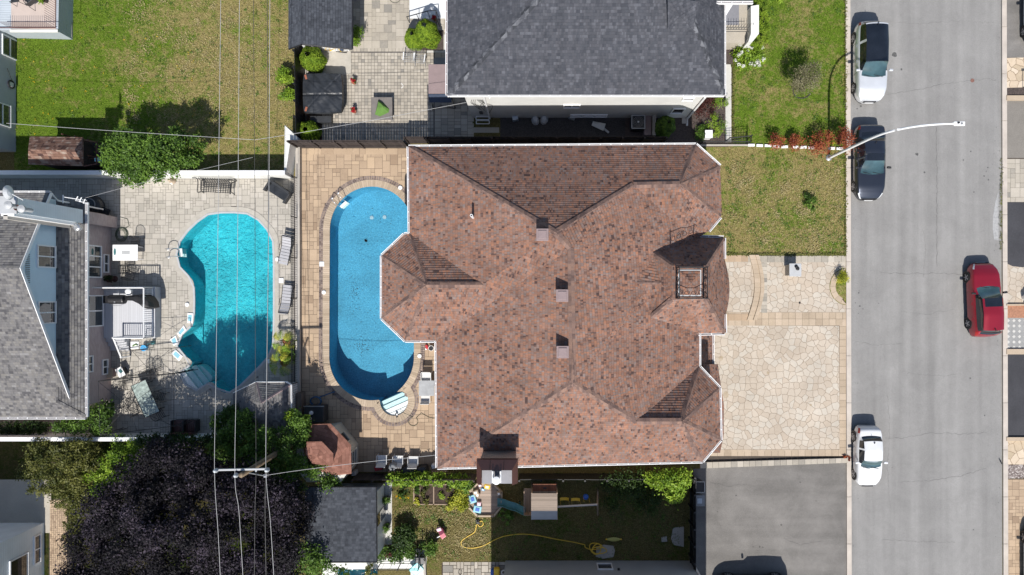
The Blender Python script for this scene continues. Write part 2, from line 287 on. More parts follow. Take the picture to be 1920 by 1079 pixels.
M = dict(
 roof_brown=shingles('brown_shingles', BRN, .17, .15, .28, .26),
 roof_dark=shingles('charcoal_shingles', [(.10, (.048, .051, .062)), (.40, (.062, .066, .078)), (.65, (.072, .074, .086)), (.90, (.098, .102, .118))], .21, .15, .2),
 roof_char=shingles('slate_shingles', [(.1, (.040, .044, .053)), (.5, (.056, .062, .074)), (.9, (.078, .085, .100))], .22, .15, .2),
 roof_grey=shingles('grey_shingles', [(.10, (.085, .083, .088)), (.35, (.135, .13, .13)), (.55, (.165, .16, .16)), (.75, (.185, .175, .162)), (.92, (.225, .22, .22))], .25, .15, .2),
 roof_old=shingles('old_brown_shingles', [(.15, (.07, .04, .035)), (.4, (.16, .09, .065)), (.65, (.22, .13, .10)), (.9, (.28, .22, .18))], .3, .17, .4),
 roof_shed=shingles('pink_brown_shingles', [(.15, (.16, .075, .055)), (.5, (.22, .105, .078)), (.85, (.28, .14, .105))], .5, .2, .15),
 cap_brown=shingles('brown_ridge', [(.2, (.12, .08, .07)), (.5, (.19, .125, .105)), (.8, (.24, .15, .115))], .25, .4, .2),
 cap_grey=shingles('grey_ridge', [(.2, (.04, .043, .05)), (.5, (.07, .073, .085)), (.8, (.14, .145, .16))], .25, .3, .2),
 white=plain('white_paint', (.74, .75, .76), .45, .06, 2), trim=plain('white_trim', (.78, .78, .78), .4, .04, 3),
 stucco=plain('white_stucco', (.60, .60, .58), .9, .06, 1.2, .01, 50), blue_wall=plain('pale_blue_stucco', (.60, .74, .82), .9, .04, 2, .01, 40),
 brick=brickwall('beige_brick', (.40, .30, .22), (.30, .21, .15), (.4, .37, .33)), pinkbrick=brickwall('pink_brick', (.46, .38, .37), (.38, .30, .29), (.40, .36, .35)),
 cream=siding('cream_siding', (.55, .53, .47), .1), sid_white=siding('pale_siding', (.74, .80, .84), .13), sid_grey=siding('grey_siding', (.42, .47, .52), .14),
 sid_wall=siding('grey_blue_siding', (.38, .42, .46), .11), greywall=plain('grey_render', (.42, .44, .46), .9, .08, 2, .01, 40),
 concrete=plain('concrete', (.42, .39, .35), .9, .14, 1.5, .01, 40), kerb=plain('kerb_concrete', (.47, .42, .37), .9, .16, 1.2, .01, 30), whitecon=plain('whitewashed_concrete', (.66, .66, .63), .85, .10, 1.5, .008, 30),
 black=plain('black_metal', (.014, .014, .016), .45, .2), iron=plain('wrought_iron', (.022, .022, .024), .55, .2), darkplastic=plain('dark_plastic', (.03, .032, .036), .5, .2),
 grey=plain('grey_plastic', (.20, .21, .22), .5, .1), lightgrey=plain('light_grey', (.42, .43, .44), .5, .08), silver=plain('galvanised_metal', (.50, .51, .53), .35, .08, metal=.7),
 navy=plain('navy_cloth', (.035, .05, .085), .9, .15, 3, .01, 20), taupe=plain('taupe_cloth', (.25, .19, .19), .9, .08, 3, .01, 12),
 cover=plain('black_vinyl_cover', (.024, .027, .032), .42, .3, 2.5, .05, 2.6), sling=plain('grey_sling', (.38, .38, .40), .8, .08), slingwhite=plain('white_sling', (.58, .58, .57), .7, .06),
 bronze=plain('bronze_metal', (.085, .038, .032), .4, .1), greymetal=plain('grey_sheet_metal', (.22, .22, .24), .45, .1),
 wood=planks('weathered_wood', (.30, .22, .16), .14), deckwood=planks('grey_deck', (.50, .51, .54), .14, 0, .05, .2), darkwood=planks('dark_fence_boards', (.042, .032, .030), .16, 0, .25, .3), redwood=planks('red_brown_wood', (.15, .055, .028), .14),
 slats=planks('pale_slats', (.46, .38, .31), .12, math.pi/2, .15, .5), sandwood=planks('play_floor', (.33, .26, .21), .2, math.pi/2, .12, .4), pole=planks('pole_wood', (.22, .16, .10), .05, 0, .3, .2), oldboard=plain('old_board', (.16, .13, .11), .9, .3, 3),
 glass=glassmat('window_glass', (.03, .04, .045), .05), carglass=glassmat('car_glass', (.035, .075, .085), .03), darkglass=glassmat('dark_glass', (.008, .010, .014), .04), skyglass=glassmat('pale_window_glass', (.16, .20, .22), .08),
 yellow=plain('yellow_plastic', (.75, .48, .03), .5, .05), bluep=plain('blue_plastic', (.02, .10, .42), .4, .1), sky_blue=plain('sky_blue_plastic', (.08, .40, .75), .4, .05), teal=plain('teal_plastic', (.05, .16, .17), .5, .2), turq=plain('turquoise_vinyl', (.18, .62, .66), .4, .06), paleblue=plain('pale_blue_plastic', (.25, .52, .62), .5, .1),
 red=plain('red_plastic', (.42, .02, .03), .5, .15), pink=plain('pink_plastic', (.65, .22, .25), .5, .1), palepink=plain('pale_pink', (.68, .48, .55), .6, .08), green=plain('green_cloth', (.09, .19, .035), .85, .15, 4, .02, 10), terracotta=plain('terracotta', (.28, .10, .06), .8, .15),
 soil=plain('soil', (.055, .036, .026), .95, .4, 6, .05, 20), mulch=plain('mulch', (.085, .065, .058), .95, .5, 14, .06, 30), gravel=plain('dark_gravel', (.060, .055, .055), .95, .6, 18, .06, 30), dirt=plain('dry_dirt', (.20, .15, .10), .95, .25, 3, .03, 20),
 joint=plain('paver_joint', (.075, .06, .048), .95, .3, 5), jointg=plain('grey_joint', (.11, .10, .095), .95, .3, 5), tyre=plain('tyre_rubber', (.012, .012, .013), .8, .1), rim=plain('alloy_rim', (.35, .35, .37), .3, .05, metal=.6),
 bark=plain('bark', (.09, .07, .055), .95, .3, 8, .03, 25), wire=plain('wire_aluminium', (.42, .42, .42), .5, .05), wiredark=plain('dark_cable', (.05, .05, .05), .6, .1), ceramic=plain('grey_ceramic', (.45, .48, .50), .3, .05),
 liner=plain('pool_liner', (.26, .62, .80), .6, .16, 9), liner2=plain('aqua_pool_liner', (.22, .74, .78), .6, .12, 4), poolstep=plain('white_pool_steps', (.72, .76, .74), .4, .05), hose=plain('yellow_hose', (.70, .47, .05), .5, .05), greencable=plain('dark_hose', (.05, .07, .045), .6, .1),
 asphalt_road=asphalt('road_asphalt', (.236, .231, .224), .08), asphalt_grey=asphalt('driveway_asphalt', (.172, .163, .153), .20, True, True, True), asphalt_beige=asphalt('old_driveway_asphalt', (.20, .185, .165), .10, False), asphalt_dark=asphalt('new_driveway_asphalt', (.050, .050, .056), .20, False), conc_light=plain('light_concrete_slab', (.50, .49, .46), .9, .10, 1.2, .008, 40), conc_white=plain('bright_concrete_slab', (.66, .68, .70), .8, .05, 1, .006, 40),
 pave_tan=stonemat('tan_pavers', [(.05, (.29, .21, .145)), (.35, (.375, .28, .195)), (.65, (.42, .315, .22)), (.95, (.46, .345, .235))], .22),
 pave_grey=stonemat('grey_pavers', [(.02, (.33, .31, .275)), (.35, (.385, .36, .315)), (.7, (.42, .39, .345)), (.98, (.46, .43, .385))], .2),
 pave_beige=stonemat('beige_pavers', [(.05, (.24, .225, .20)), (.4, (.37, .335, .28)), (.95, (.45, .41, .35))], .2),
 coping=stonemat('pool_coping', [(.05, (.33, .26, .19)), (.5, (.41, .33, .245)), (.95, (.47, .38, .29))], .2), cobble=stonemat('cobble_edge', [(.05, (.12, .09, .085)), (.5, (.20, .16, .145)), (.95, (.29, .23, .20))], .2),
 flag=flag('flagstones', [(.05, (.42, .355, .285)), (.4, (.45, .39, .32)), (.6, (.465, .405, .335)), (.8, (.455, .415, .355)), (.98, (.49, .435, .365))], (.26, .205, .155), 2.6, .028, .22),
 flag2=flag('tan_flagstones', [(.1, (.42, .34, .24)), (.5, (.52, .42, .31)), (.9, (.58, .49, .38))], (.25, .18, .12), 2.0, .03), pebbles=flag('pebbles', [(.1, (.16, .13, .12)), (.5, (.33, .28, .26)), (.9, (.52, .47, .44))], (.08, .06, .05), 14, .08),
 orangepave=plain('orange_brick_paving', (.34, .17, .105), .9, .25, 9, .02, 20),
)
M['lw_light'] = leafmat('bright_leaves', (.05, .11, .008), (.16, .27, .02), (.34, .46, .05)); M['lw_green'] = leafmat('green_leaves', (.018, .045, .007), (.062, .125, .018), (.15, .26, .035))
M['lw_dark'] = leafmat('dark_green_leaves', (.008, .02, .005), (.022, .048, .010), (.06, .11, .02)); M['lw_purple'] = leafmat('dark_purple_leaves', (.0015, .001, .002), (.0050, .0032, .0065), (.075, .058, .084), .03, .75)
M['lw_thuja'] = leafmat('thuja_foliage', (.05, .10, .006), (.13, .21, .012), (.22, .31, .022), .15, .8); M['lw_olive'] = leafmat('olive_leaves', (.03, .045, .008), (.09, .10, .02), (.20, .20, .05))
M['lw_red'] = leafmat('red_barberry_leaves', (.10, .022, .012), (.28, .065, .03), (.48, .14, .06)); M['lw_wine'] = leafmat('wine_red_leaves', (.02, .008, .008), (.07, .022, .018), (.15, .05, .035)); M['lw_sparse'] = leafmat('grey_green_leaves', (.06, .06, .03), (.15, .14, .07), (.27, .25, .15))
M['lw_yellow'] = leafmat('yellow_leaves', (.12, .15, .01), (.34, .37, .03), (.55, .52, .06)); M['petal_white'] = leafmat('white_blossom', (.55, .55, .5), (.75, .75, .7), (.85, .85, .82)); M['petal_red'] = leafmat('red_blossom', (.25, .01, .015), (.45, .02, .03), (.6, .05, .06)); M['petal_yellow'] = leafmat('yellow_blossom', (.5, .3, .01), (.7, .45, .01), (.85, .6, .05))
# ---------------------------------------------------------------- fast meshes for leaves and grass
def npmesh(name, V, k, attr, m, parent=None):
    """V: (n,k,3) world points, one polygon of k corners per row"""
    n = V.shape[0]; me = bpy.data.meshes.new(name)
    off = np.array(rootloc(parent)) if parent is not None else np.zeros(3)
    me.vertices.add(n*k); me.vertices.foreach_set('co', (V-off).reshape(-1).astype(np.float32))
    me.loops.add(n*k); me.loops.foreach_set('vertex_index', np.arange(n*k, dtype=np.int32))
    me.polygons.add(n); me.polygons.foreach_set('loop_start', np.arange(0, n*k, k, dtype=np.int32)); me.polygons.foreach_set('loop_total', np.full(n, k, dtype=np.int32))
    me.update(calc_edges=True); me.validate()
    at = me.attributes.new('rnd', 'FLOAT', 'FACE'); at.data.foreach_set('value', attr.astype(np.float32))
    me.materials.append(m); o = bpy.data.objects.new(name, me); COL.objects.link(o)
    if parent is not None: o.parent = parent
    return o
def inpoly(x, y, poly):
    c = False; n = len(poly)
    for i in range(n):
        x1, y1 = poly[i]; x2, y2 = poly[(i+1) % n]
        if (y1 > y) != (y2 > y) and x < (x2-x1)*(y-y1)/(y2-y1)+x1: c = not c
    return c
def inpoly_np(X, Y, poly):
    c = np.zeros(X.shape, bool); n = len(poly)
    for i in range(n):
        x1, y1 = poly[i]; x2, y2 = poly[(i+1) % n]
        if y1 == y2: continue
        c ^= ((y1 > Y) != (y2 > Y)) & (X < (x2-x1)*(Y-y1)/(y2-y1)+x1)
    return c
def GP(l): return [G(*p) for p in l]
def rect(x0, y0, x1, y1): return GP([(x0, y0), (x1, y0), (x1, y1), (x0, y1)])
def struct(name, poly, m, z, holes=(), parent=None):
    b = MB().sheet(poly, holes, z); o = b.build(name, m, parent)
    if parent is None: o['kind'] = 'structure'
    return o
def smooth_poly(pts, n=8):          # closed Catmull-Rom
    out = []; N = len(pts)
    for i in range(N):
        p0, p1, p2, p3 = (np.array(pts[(i+k) % N], float) for k in (-1, 0, 1, 2))
        for q in range(n):
            t = q/n; out.append(tuple(.5*((2*p1)+(-p0+p2)*t+(2*p0-5*p1+4*p2-p3)*t*t+(-p0+3*p1-3*p2+p3)*t**3)))
    return out
def curve_pts(pts, n=8):            # open Catmull-Rom for 2d/3d points
    P = [np.array(p, float) for p in pts]; P = [2*P[0]-P[1]]+P+[2*P[-1]-P[-2]]; out = []
    for i in range(1, len(P)-2):
        for q in range(n):
            t = q/n; p0, p1, p2, p3 = P[i-1:i+3]
            out.append(.5*((2*p1)+(-p0+p2)*t+(2*p0-5*p1+4*p2-p3)*t*t+(-p0+3*p1-3*p2+p3)*t**3))
    out.append(P[-2]); return [tuple(float(c) for c in p) for p in out]
# pools (plan outlines)
def ell(cx, cy, rx, ry, a0, a1, n): return [(cx+rx*math.cos(math.radians(a0+(a1-a0)*i/n)), cy-ry*math.sin(math.radians(a0+(a1-a0)*i/n))) for i in range(n+1)]
OV = ell(697, 432, 79, 82, 180, 0, 24)+ell(697, 670, 80, 82, 360, 180, 48); BU = ell(739, 752, 27, 29, 40, -200, 40)
_a = [i for i, p in enumerate(OV) if inpoly(*p, BU)]; _b = [p for p in BU if not inpoly(*p, OV)]
POOL_E = GP(OV[:_a[0]]+_b+OV[_a[-1]+1:]); BULGE = GP(_b)
def chaikin(P, r=.2, it=2):
    for _ in range(it):
        Q = []
        for i in range(len(P)):
            a, b = P[i], P[(i+1) % len(P)]; Q += [(a[0]+(b[0]-a[0])*r, a[1]+(b[1]-a[1])*r), (a[0]+(b[0]-a[0])*(1-r), a[1]+(b[1]-a[1])*(1-r))]
        P = Q
    return P
def clip(P, f):                     # keep the part of a polygon where f(p) <= 0
    out = []
    for i in range(len(P)):
        a, b = P[i], P[(i+1) % len(P)]; fa, fb = f(a), f(b)
        if fa <= 0: out.append(a)
        if (fa <= 0) != (fb <= 0): t = fa/(fa-fb); out.append((a[0]+(b[0]-a[0])*t, a[1]+(b[1]-a[1])*t))
    return out
POOL_W0 = [(385,405),(402,401),(430,400),(462,401),(482,411),(505,437),(512,450),(513,500),(513,600),(512,650),(505,668),(470,704),(441,732),(425,738),(413,734),(397,713),(364,737),(331,703),(366,682),(343,664),(332,650),(334,636),(350,622),(364,609),(366,580),(366,545),(363,527),(350,513),(337,500),(332,484),(334,464),(342,446),(362,425)]
POOL_W = GP(chaikin(POOL_W0)); POOL_S = rect(634, 1068, 770, 1140)
big = 220
ground = MB().sheet([(-big,-big),(big,-big),(big,big),(-big,big)], [POOL_E, POOL_W, POOL_S], 0).build('ground', grassmat('rough_ground', .25, 3, .6)); ground['kind'] = 'structure'
def pavers(parent, poly, m, unit, sizes, z=.022, holes=(), gap=.012, tone=None, name='pavers', clip=True):
    xs = [p[0] for p in poly]; ys = [p[1] for p in poly]; x0, y0 = min(xs), min(ys)
    nx = int(round((max(xs)-x0)/unit)); ny = int(round((max(ys)-y0)/unit)); occ = np.zeros((nx+1, ny+1), bool); b = MB()
    for j in range(ny):
        for i in range(nx):
            if occ[i, j]: continue
            ch = [s for s in sizes if i+s[0] <= nx and j+s[1] <= ny and not occ[i:i+s[0], j:j+s[1]].any()] or [(1, 1)]
            sx, sy = random.choice(ch); occ[i:i+sx, j:j+sy] = True
            ax, ay, bx, by = x0+i*unit, y0+j*unit, x0+(i+sx)*unit, y0+(j+sy)*unit; cx, cy = (ax+bx)/2, (ay+by)/2
            if clip and not inpoly(cx, cy, poly): continue
            if any(inpoly(cx, cy, h) for h in holes): continue
            b.cur = min(1, max(0, random.gauss(.5, .22))); zz = z+random.uniform(-.002, .002); g = gap/2
            t = [random.uniform(-.0012, .0012) for _ in range(4)]
            b.face([(ax+g, ay+g, zz+t[0]), (bx-g, ay+g, zz+t[1]), (bx-g, by-g, zz+t[2]), (ax+g, by-g, zz+t[3])])
    return b.build(name, m, parent)
def offs(poly, d):                  # offset a closed polyline outwards by d (ccw assumed handled)
    A = sum(poly[i][0]*poly[(i+1)%len(poly)][1]-poly[(i+1)%len(poly)][0]*poly[i][1] for i in range(len(poly))); sg = 1 if A > 0 else -1
    out = []; n = len(poly)
    for i in range(n):
        a, b, c = (np.array(poly[(i+k) % n]) for k in (-1, 0, 1)); t1 = (b-a)/max(1e-9, np.linalg.norm(b-a)); t2 = (c-b)/max(1e-9, np.linalg.norm(c-b))
        t = t1+t2; t /= max(1e-9, np.linalg.norm(t)); nn = np.array([t[1], -t[0]])*sg; out.append(tuple(b+nn*d/max(.6, float(np.dot(t, t1)))))
    return out
def ring(parent, poly, d0, d1, m, z0, z1, seg=.2, gap=.01, name='coping', closed=True, skip=None):
    P = [np.array(p) for p in poly]; 
    if closed: P = P+[P[0]]
    L = [0]; 
    for a, b in zip(P, P[1:]): L.append(L[-1]+float(np.linalg.norm(b-a)))
    A, B = offs(poly, d0), offs(poly, d1)
    if closed: A = A+[A[0]]; B = B+[B[0]]
    tot = L[-1]; n = max(3, int(tot/seg)); b = MB()
    def at(Q, s):
        x = np.interp(s, L, [q[0] for q in Q]); y = np.interp(s, L, [q[1] for q in Q]); return (float(x), float(y))
    for k in range(n):
        s0, s1 = k*tot/n+gap/2, (k+1)*tot/n-gap/2; sm = (s0+s1)/2; pm = at(P, sm)
        if skip and skip(*pm): continue
        b.cur = min(1, max(0, random.gauss(.5, .22))); q = [at(A, s0), at(A, s1), at(B, s1), at(B, s0)]
        b.prism(q, z0, z1+random.uniform(-.002, .002))
    return b.build(name, m, parent)
# lawns
def dry_nw(t, sep):                 # the yard dries out towards its east side
    return t.math('MULTIPLY', t.math('SUBTRACT', t.ramp(t.math('DIVIDE', t.math('ADD', sep.outputs[0], 34), 20), [(.2, 0.0), (.75, 1.0)]), .72), .42)
LAWNS = [('back_lawn', rect(27, -60, 553, 332), grassmat('lawn_nw', dry_nw, 1), 26), ('front_lawn', rect(1374, -60, 1588, 276), grassmat('lawn_ne', -.16, 2), 26),
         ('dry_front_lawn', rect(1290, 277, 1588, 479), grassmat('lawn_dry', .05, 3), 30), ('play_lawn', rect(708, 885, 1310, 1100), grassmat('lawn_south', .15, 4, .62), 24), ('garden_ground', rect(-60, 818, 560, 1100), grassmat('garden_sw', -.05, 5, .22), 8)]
def tufts(name, poly, m, dens, size=.075, label='short grass blades'):
    xs = [p[0] for p in poly]; ys = [p[1] for p in poly]; A = (max(xs)-min(xs))*(max(ys)-min(ys)); n = int(A*dens*7)
    x = RNG.uniform(min(xs), max(xs), n); y = RNG.uniform(min(ys), max(ys), n); a = RNG.uniform(0, 2*np.pi, n); h = RNG.uniform(.3, 1, n)*size; wd = h*.35
    dx, dy = np.cos(a)*wd, np.sin(a)*wd; lx, ly = RNG.normal(0, .6, n)*h, RNG.normal(0, .6, n)*h
    V = np.stack([np.stack([x-dx, y-dy, np.full(n, .005)], 1), np.stack([x+dx, y+dy, np.full(n, .005)], 1), np.stack([x+lx, y+ly, h], 1)], 1)
    o = npmesh(name, V, 3, RNG.uniform(0, 1, n), m); o['kind'] = 'stuff'; o['label'] = label; o['category'] = 'grass'; return o
for nm, poly, m, dens in LAWNS:
    struct(nm, poly, m, .004)
tufts('grass', rect(28, 0, 552, 326), LAWNS[0][2], 22, .08, 'green and straw coloured grass of the large back yard beyond the white wall')
tufts('grass', rect(1375, 0, 1586, 274), LAWNS[1][2], 22, .08, 'green front lawn grass beside the dark grey roofed house')
tufts('grass', rect(1345, 280, 1586, 476), LAWNS[2][2], 26, .08, 'dry front lawn grass beside the flagstone walkway')
tufts('grass', rect(738, 905, 1288, 1052), LAWNS[3][2], 22, .08, 'dry grass of the play yard under the hose and slide')
# road with kerbs
ROADX = (1592, 1878)
struct('road', [G(1592, 1400), G(1880, 1400), G(1876, -300), G(1590, -300)], M['asphalt_road'], .006)
for nm, a, b in (('kerb_west', 1584.5, 1593.5), ('kerb_east', 1877, 1886)):
    k = MB(); y = -300
    while y < 1380:
        xa = a+(y/1079)*3*(1 if a > 1700 else .8); y2 = y+88; k.cur = random.random()
        k.prism(GP([(xa, y), (xa+b-a, y), (xa+b-a+.2, y2-.5), (xa+.2, y2-.5)]), 0, .09); y = y2
    o = k.build(nm, M['kerb'], bevel=.015); o['kind'] = 'structure'
t = MT('crack_filler'); CR = t.fin((.07, .068, .066), .9)
def crack(pts, w=.018, z=.009, name='road_crack'):
    b = MB(); P = []
    for (x0, y0), (x1, y1) in zip(pts, pts[1:]):
        n = max(2, int(math.hypot(x1-x0, y1-y0)/5))
        for i in range(n): P.append((x0+(x1-x0)*i/n+random.uniform(-1.1, 1.1), y0+(y1-y0)*i/n+random.uniform(-1.4, 1.4)))
    P.append(pts[-1]); Q = [G(*p) for p in P]
    for a, c in zip(Q, Q[1:]):
        d = Vector((c[0]-a[0], c[1]-a[1])).normalized(); n = Vector((-d.y, d.x))*random.uniform(.4, 1)*w/2
        b.face([(a[0]+n.x, a[1]+n.y, z), (a[0]-n.x, a[1]-n.y, z), (c[0]-n.x, c[1]-n.y, z), (c[0]+n.x, c[1]+n.y, z)])
    o = b.build(name, CR); o['kind'] = 'structure'
crack([(1662, 178), (1690, 174), (1725, 168), (1760, 160), (1800, 154), (1819, 152)]); crack([(1826, 152), (1850, 149), (1868, 151)]); crack([(1650, 512), (1700, 514), (1760, 513), (1812, 516)])
crack([(1658, 822), (1690, 823), (1715, 818), (1745, 812), (1800, 815), (1850, 812)]); crack([(1690, 905), (1740, 902), (1800, 894), (1848, 879)]); crack([(1546, 1000), (1538, 1015), (1533, 1030), (1536, 1052)], .03)
crack([(1655, 1012), (1720, 1016), (1790, 1018)], .012)
t = MT('tar_stain'); nz = t.noise(9); ST = t.fin(t.ramp(nz, [(.3, (.05, .05, .05)), (.7, (.12, .12, .118))]), .9)
def blob(px, py, r, m, z=.010, name='road_stain', n=14):
    c = G(px, py); b = MB(); b.face([(c[0]+r*random.uniform(.7, 1.15)*math.cos(2*math.pi*i/n), c[1]+r*random.uniform(.7, 1.15)*math.sin(2*math.pi*i/n), z) for i in range(n)])
    o = b.build(name, m); o['kind'] = 'structure'
for q in ((1677, 104, .16), (1690, 131, .07), (1719, 290, .1), (1820, 285, .05), (1806, 301, .05), (1733, 324, .06), (1852, 315, .05), (1849, 322, .04), (1853, 338, .05), (1845, 331, .05), (1825, 994, .04), (1819, 710, .06), (1846, 780, .05), (1614, 200, .06), (1607, 205, .05), (1826, 361, .05), (1610, 550, .05), (1612, 575, .06), (1618, 580, .04)): blob(q[0], q[1], q[2], ST)
# front paving of the brown-roofed house
struct('driveway_base', rect(1290, 480, 1588, 868), M['joint'], .005)
struct('driveway', [G(1325, 611), G(1573, 612), G(1574, 843), G(1325, 850)], M['flag'], .02)
struct('walkway', rect(1340, 492, 1588, 587), M['flag'], .02)
edge = struct('paving_edge', rect(1573, 612, 1587, 843), M['joint'], .012)
pavers(edge, rect(1573.5, 598, 1587, 852), M['coping'], .42, [(1, 1)], .03, clip=False)
pavers(edge, rect(1340, 586, 1588, 611.5), M['coping'], .42, [(1, 1)], .032, clip=False)
pavers(edge, rect(1338, 480, 1586, 493), M['pave_beige'], .42, [(1, 1)], .03, clip=False)
pavers(edge, rect(1320, 843, 1588, 856), M['coping'], .42, [(1, 1)], .03, clip=False)
# curved step across the walkway
st = MB(); arc = [(1404-5*math.sin(0), 480)]; aw = []
for i in range(15):
    y = 479+i*(601-479)/14; bulge = 14*math.sin(math.pi*(i+.6)/15.2); aw.append((1402+bulge-4*(i/14), y))
tk = thing('garden_step', 'curved tan stone step crossing the front flagstone walkway', 'step', (*G(1415, 540), 0))
for d0, d1, z in ((0, 17, .11), (11, 17.5, .17)):
    b = MB()
    for (xa, ya), (xb, yb) in zip(aw, aw[1:]):
        b.cur = random.uniform(.4, .8); b.prism(GP([(xa+d0, ya+.1), (xa+d1, ya+.1), (xb+d1, yb-.05), (xb+d0, yb-.05)]), 0, z)
    b.build('tread', M['coping'], tk)
# entrance landing pavers by the step
pavers(edge, rect(1352, 479, 1402, 492), M['pave_tan'], .42, [(1, 1)], .05, clip=False); pavers(edge, rect(1352, 590, 1402, 602), M['pave_tan'], .42, [(1, 1)], .05, clip=False)
pb = MB()
for i in range(13):
    pb.cur = random.random(); y = 494+i*7.2; pb.prism(GP([(1427, y), (1438, y), (1438, y+6.8), (1427, y+6.8)]), 0, .034)
pb.build('border', M['pave_beige'], edge)
# half-round planting bed by the kerb
bed = GP([(1587, 506)]+ell(1587, 543, 34, 32, 100, 260, 14)+[(1587, 572)]); ring(edge, GP(ell(1588, 538, 33, 35, 90, 270, 14)), -.02, -.36, M['coping'], .0, .045, .42, .012, 'border', closed=False)
o = struct('planting_bed', GP(ell(1588, 538, 33, 35, 90, 270, 14)), LAWNS[2][2], .034)
# low kerb wall between the flagstone drive and the asphalt drive
lw = MB(); n = 24
for i in range(n):
    xa = 1312+i*(1588-1312)/n; xb = xa+(1588-1312)/n-.4; ya = 867-(xa-1312)*.030; yb = 867-(xb-1312)*.030; lw.cur = random.uniform(.2, .9)
    lw.prism(GP([(xa, ya), (xb, yb), (xb, yb+11-(i*.1)), (xa, ya+11-(i*.1))]), 0, .16)
o = lw.build('retaining_wall', M['pave_beige']); tag(o, 'low beige block wall separating the flagstone driveway from the asphalt one', 'wall')
o = MB().prism(GP([(1318, 866), (1586, 857), (1586, 859), (1318, 869)]), 0, .02).build('drain_gap', M['soil']); o['kind'] = 'structure'
struct('asphalt_driveway', [G(1300, 880), G(1586, 866), G(1588, 1200), G(1300, 1200)], M['asphalt_grey'], .012)
# across the street
ex = 1885
struct('drive_one', rect(ex, -60, 2100, 111), M['asphalt_grey'], .012); struct('flag_strip_one', [G(ex, 110), G(2100, 104), G(2100, 160), G(ex, 166)], M['flag2'], .03); struct('mulch_strip', [G(ex, 166), G(2100, 160), G(2100, 181), G(ex, 181)], M['mulch'], .034)
struct('drive_two', rect(ex, 190, 2100, 297), M['asphalt_beige'], .012); p = struct('paver_strip', rect(ex, 297, 2100, 380), M['joint'], .012); pavers(p, rect(ex, 297, 2000, 380), M['pave_beige'], .3, [(1,1),(2,1),(2,2),(1,2)], .028)
struct('drive_three', [G(ex, 380), G(2100, 380), G(2100, 498), G(1915, 502), G(1898, 500), G(ex, 494)], M['asphalt_dark'], .018); struct('flag_strip_two', rect(ex, 493, 2100, 571), M['flag'], .014)
struct('orange_strip', rect(ex, 573, 2100, 597), M['orangepave'], .03)
p = struct('tile_strip', rect(ex, 597, 2100, 655), plain('grey_tiles', (.27, .27, .265), .9, .15, 4), .022); b = MB()
for i in range(12):
    for j in range(6):
        x, y = ex+5+i*10.5, 602+j*10; b.cur = random.random(); b.face([(*G(x, y-3.2), .028), (*G(x-3.2, y), .028), (*G(x, y+3.2), .028), (*G(x+3.2, y), .028)])
b.build('diamond_tiles', M['conc_light'], p)
struct('drive_four', rect(ex, 665, 2100, 820), M['asphalt_dark'], .016); struct('flag_strip_three', rect(ex, 826, 2100, 872), M['flag2'], .02); struct('pebble_strip', rect(ex, 872, 2100, 898), M['pebbles'], .03)
p = struct('paver_drive', rect(ex, 899, 2100, 1200), M['joint'], .012); pavers(p, rect(ex, 899, 2000, 1120), M['pave_tan'], .21, [(1,1),(2,1),(1,2),(2,2)], .028)
for y0, y1 in ((181, 190), (571, 574), (655, 665), (820, 827)):
    o = MB().prism(rect(ex, y0, 2100, y1), 0, .14).build('edging', M['coping']); o['kind'] = 'structure'
# patio of the brown-roofed house
pm = struct('patio', rect(564, 276, 840, 886), M['joint'], .006, [POOL_E])
RX = offs(POOL_E, .36)
pavers(pm, rect(566, 279, 840, 886), M['pave_tan'], .24, [(1,1),(2,1),(1,2),(2,2),(2,2),(2,3),(3,2),(2,1)], .022, [RX], .016)
pavers(pm, rect(566, 279, 770, 291), M['pave_tan'], .4, [(1,1),(2,1)], .03, (), .016)
ring(pm, POOL_E, -.02, .40, M['coping'], -.02, .05, .13, .008); ring(pm, POOL_E, .41, .51, M['cobble'], 0, .034, .12, .018, 'cobble_edging'); ring(pm, POOL_E, .525, .64, M['cobble'], 0, .034, .12, .018, 'cobble_edging')
# pool steps of white plastic, curved, rising out of the south end
def basin(nm, poly, depth, m, floorbits=None):
    b = MB(); n = len(poly); A = sum(poly[i][0]*poly[(i+1)%n][1]-poly[(i+1)%n][0]*poly[i][1] for i in range(n)); q = poly if A > 0 else poly[::-1]
    for i in range(n): a, c = q[i], q[(i+1) % n]; b.face([(a[0], a[1], .02), (c[0], c[1], .02), (c[0], c[1], -depth), (a[0], a[1], -depth)])
    b.sheet(poly, (), -depth); o = b.build(nm, m); o['kind'] = 'structure'; return o
def liner(name, c, c2, sc=9, caus=None):
    t = MT(name); f = t.noise(sc, det=4, rough=.75); col = t.ramp(f, [(.32, c), (.68, c2)]); col = t.mix(.3, col, t.ramp(t.noise(.5, det=4, dist=.5), [(.3, .15), (.7, .85)]), 'OVERLAY')
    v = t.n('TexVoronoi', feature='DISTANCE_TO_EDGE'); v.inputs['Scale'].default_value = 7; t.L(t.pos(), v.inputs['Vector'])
    col = t.mix(.25, col, t.ramp(v.outputs['Distance'], [(.02, .8), (.12, .42)]), 'OVERLAY'); return t.fin(col, .7)  # pale cell net painted into the liner colour as caustic light
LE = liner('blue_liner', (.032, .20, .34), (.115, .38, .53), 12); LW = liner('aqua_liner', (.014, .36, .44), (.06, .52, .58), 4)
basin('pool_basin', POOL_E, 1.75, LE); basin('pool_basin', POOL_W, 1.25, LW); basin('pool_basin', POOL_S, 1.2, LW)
for i, (poly, m) in enumerate(((POOL_E, watermat('water_blue', (.82, .95, .97), 3.4, .02)), (POOL_W, watermat('water_aqua', (.80, .95, .97), 3.2, .05)), (POOL_S, M.setdefault('wat3', watermat('water_south', (.8, .95, .97), 2.0, .08))))):
    struct('pool_water', poly, m, -.10)
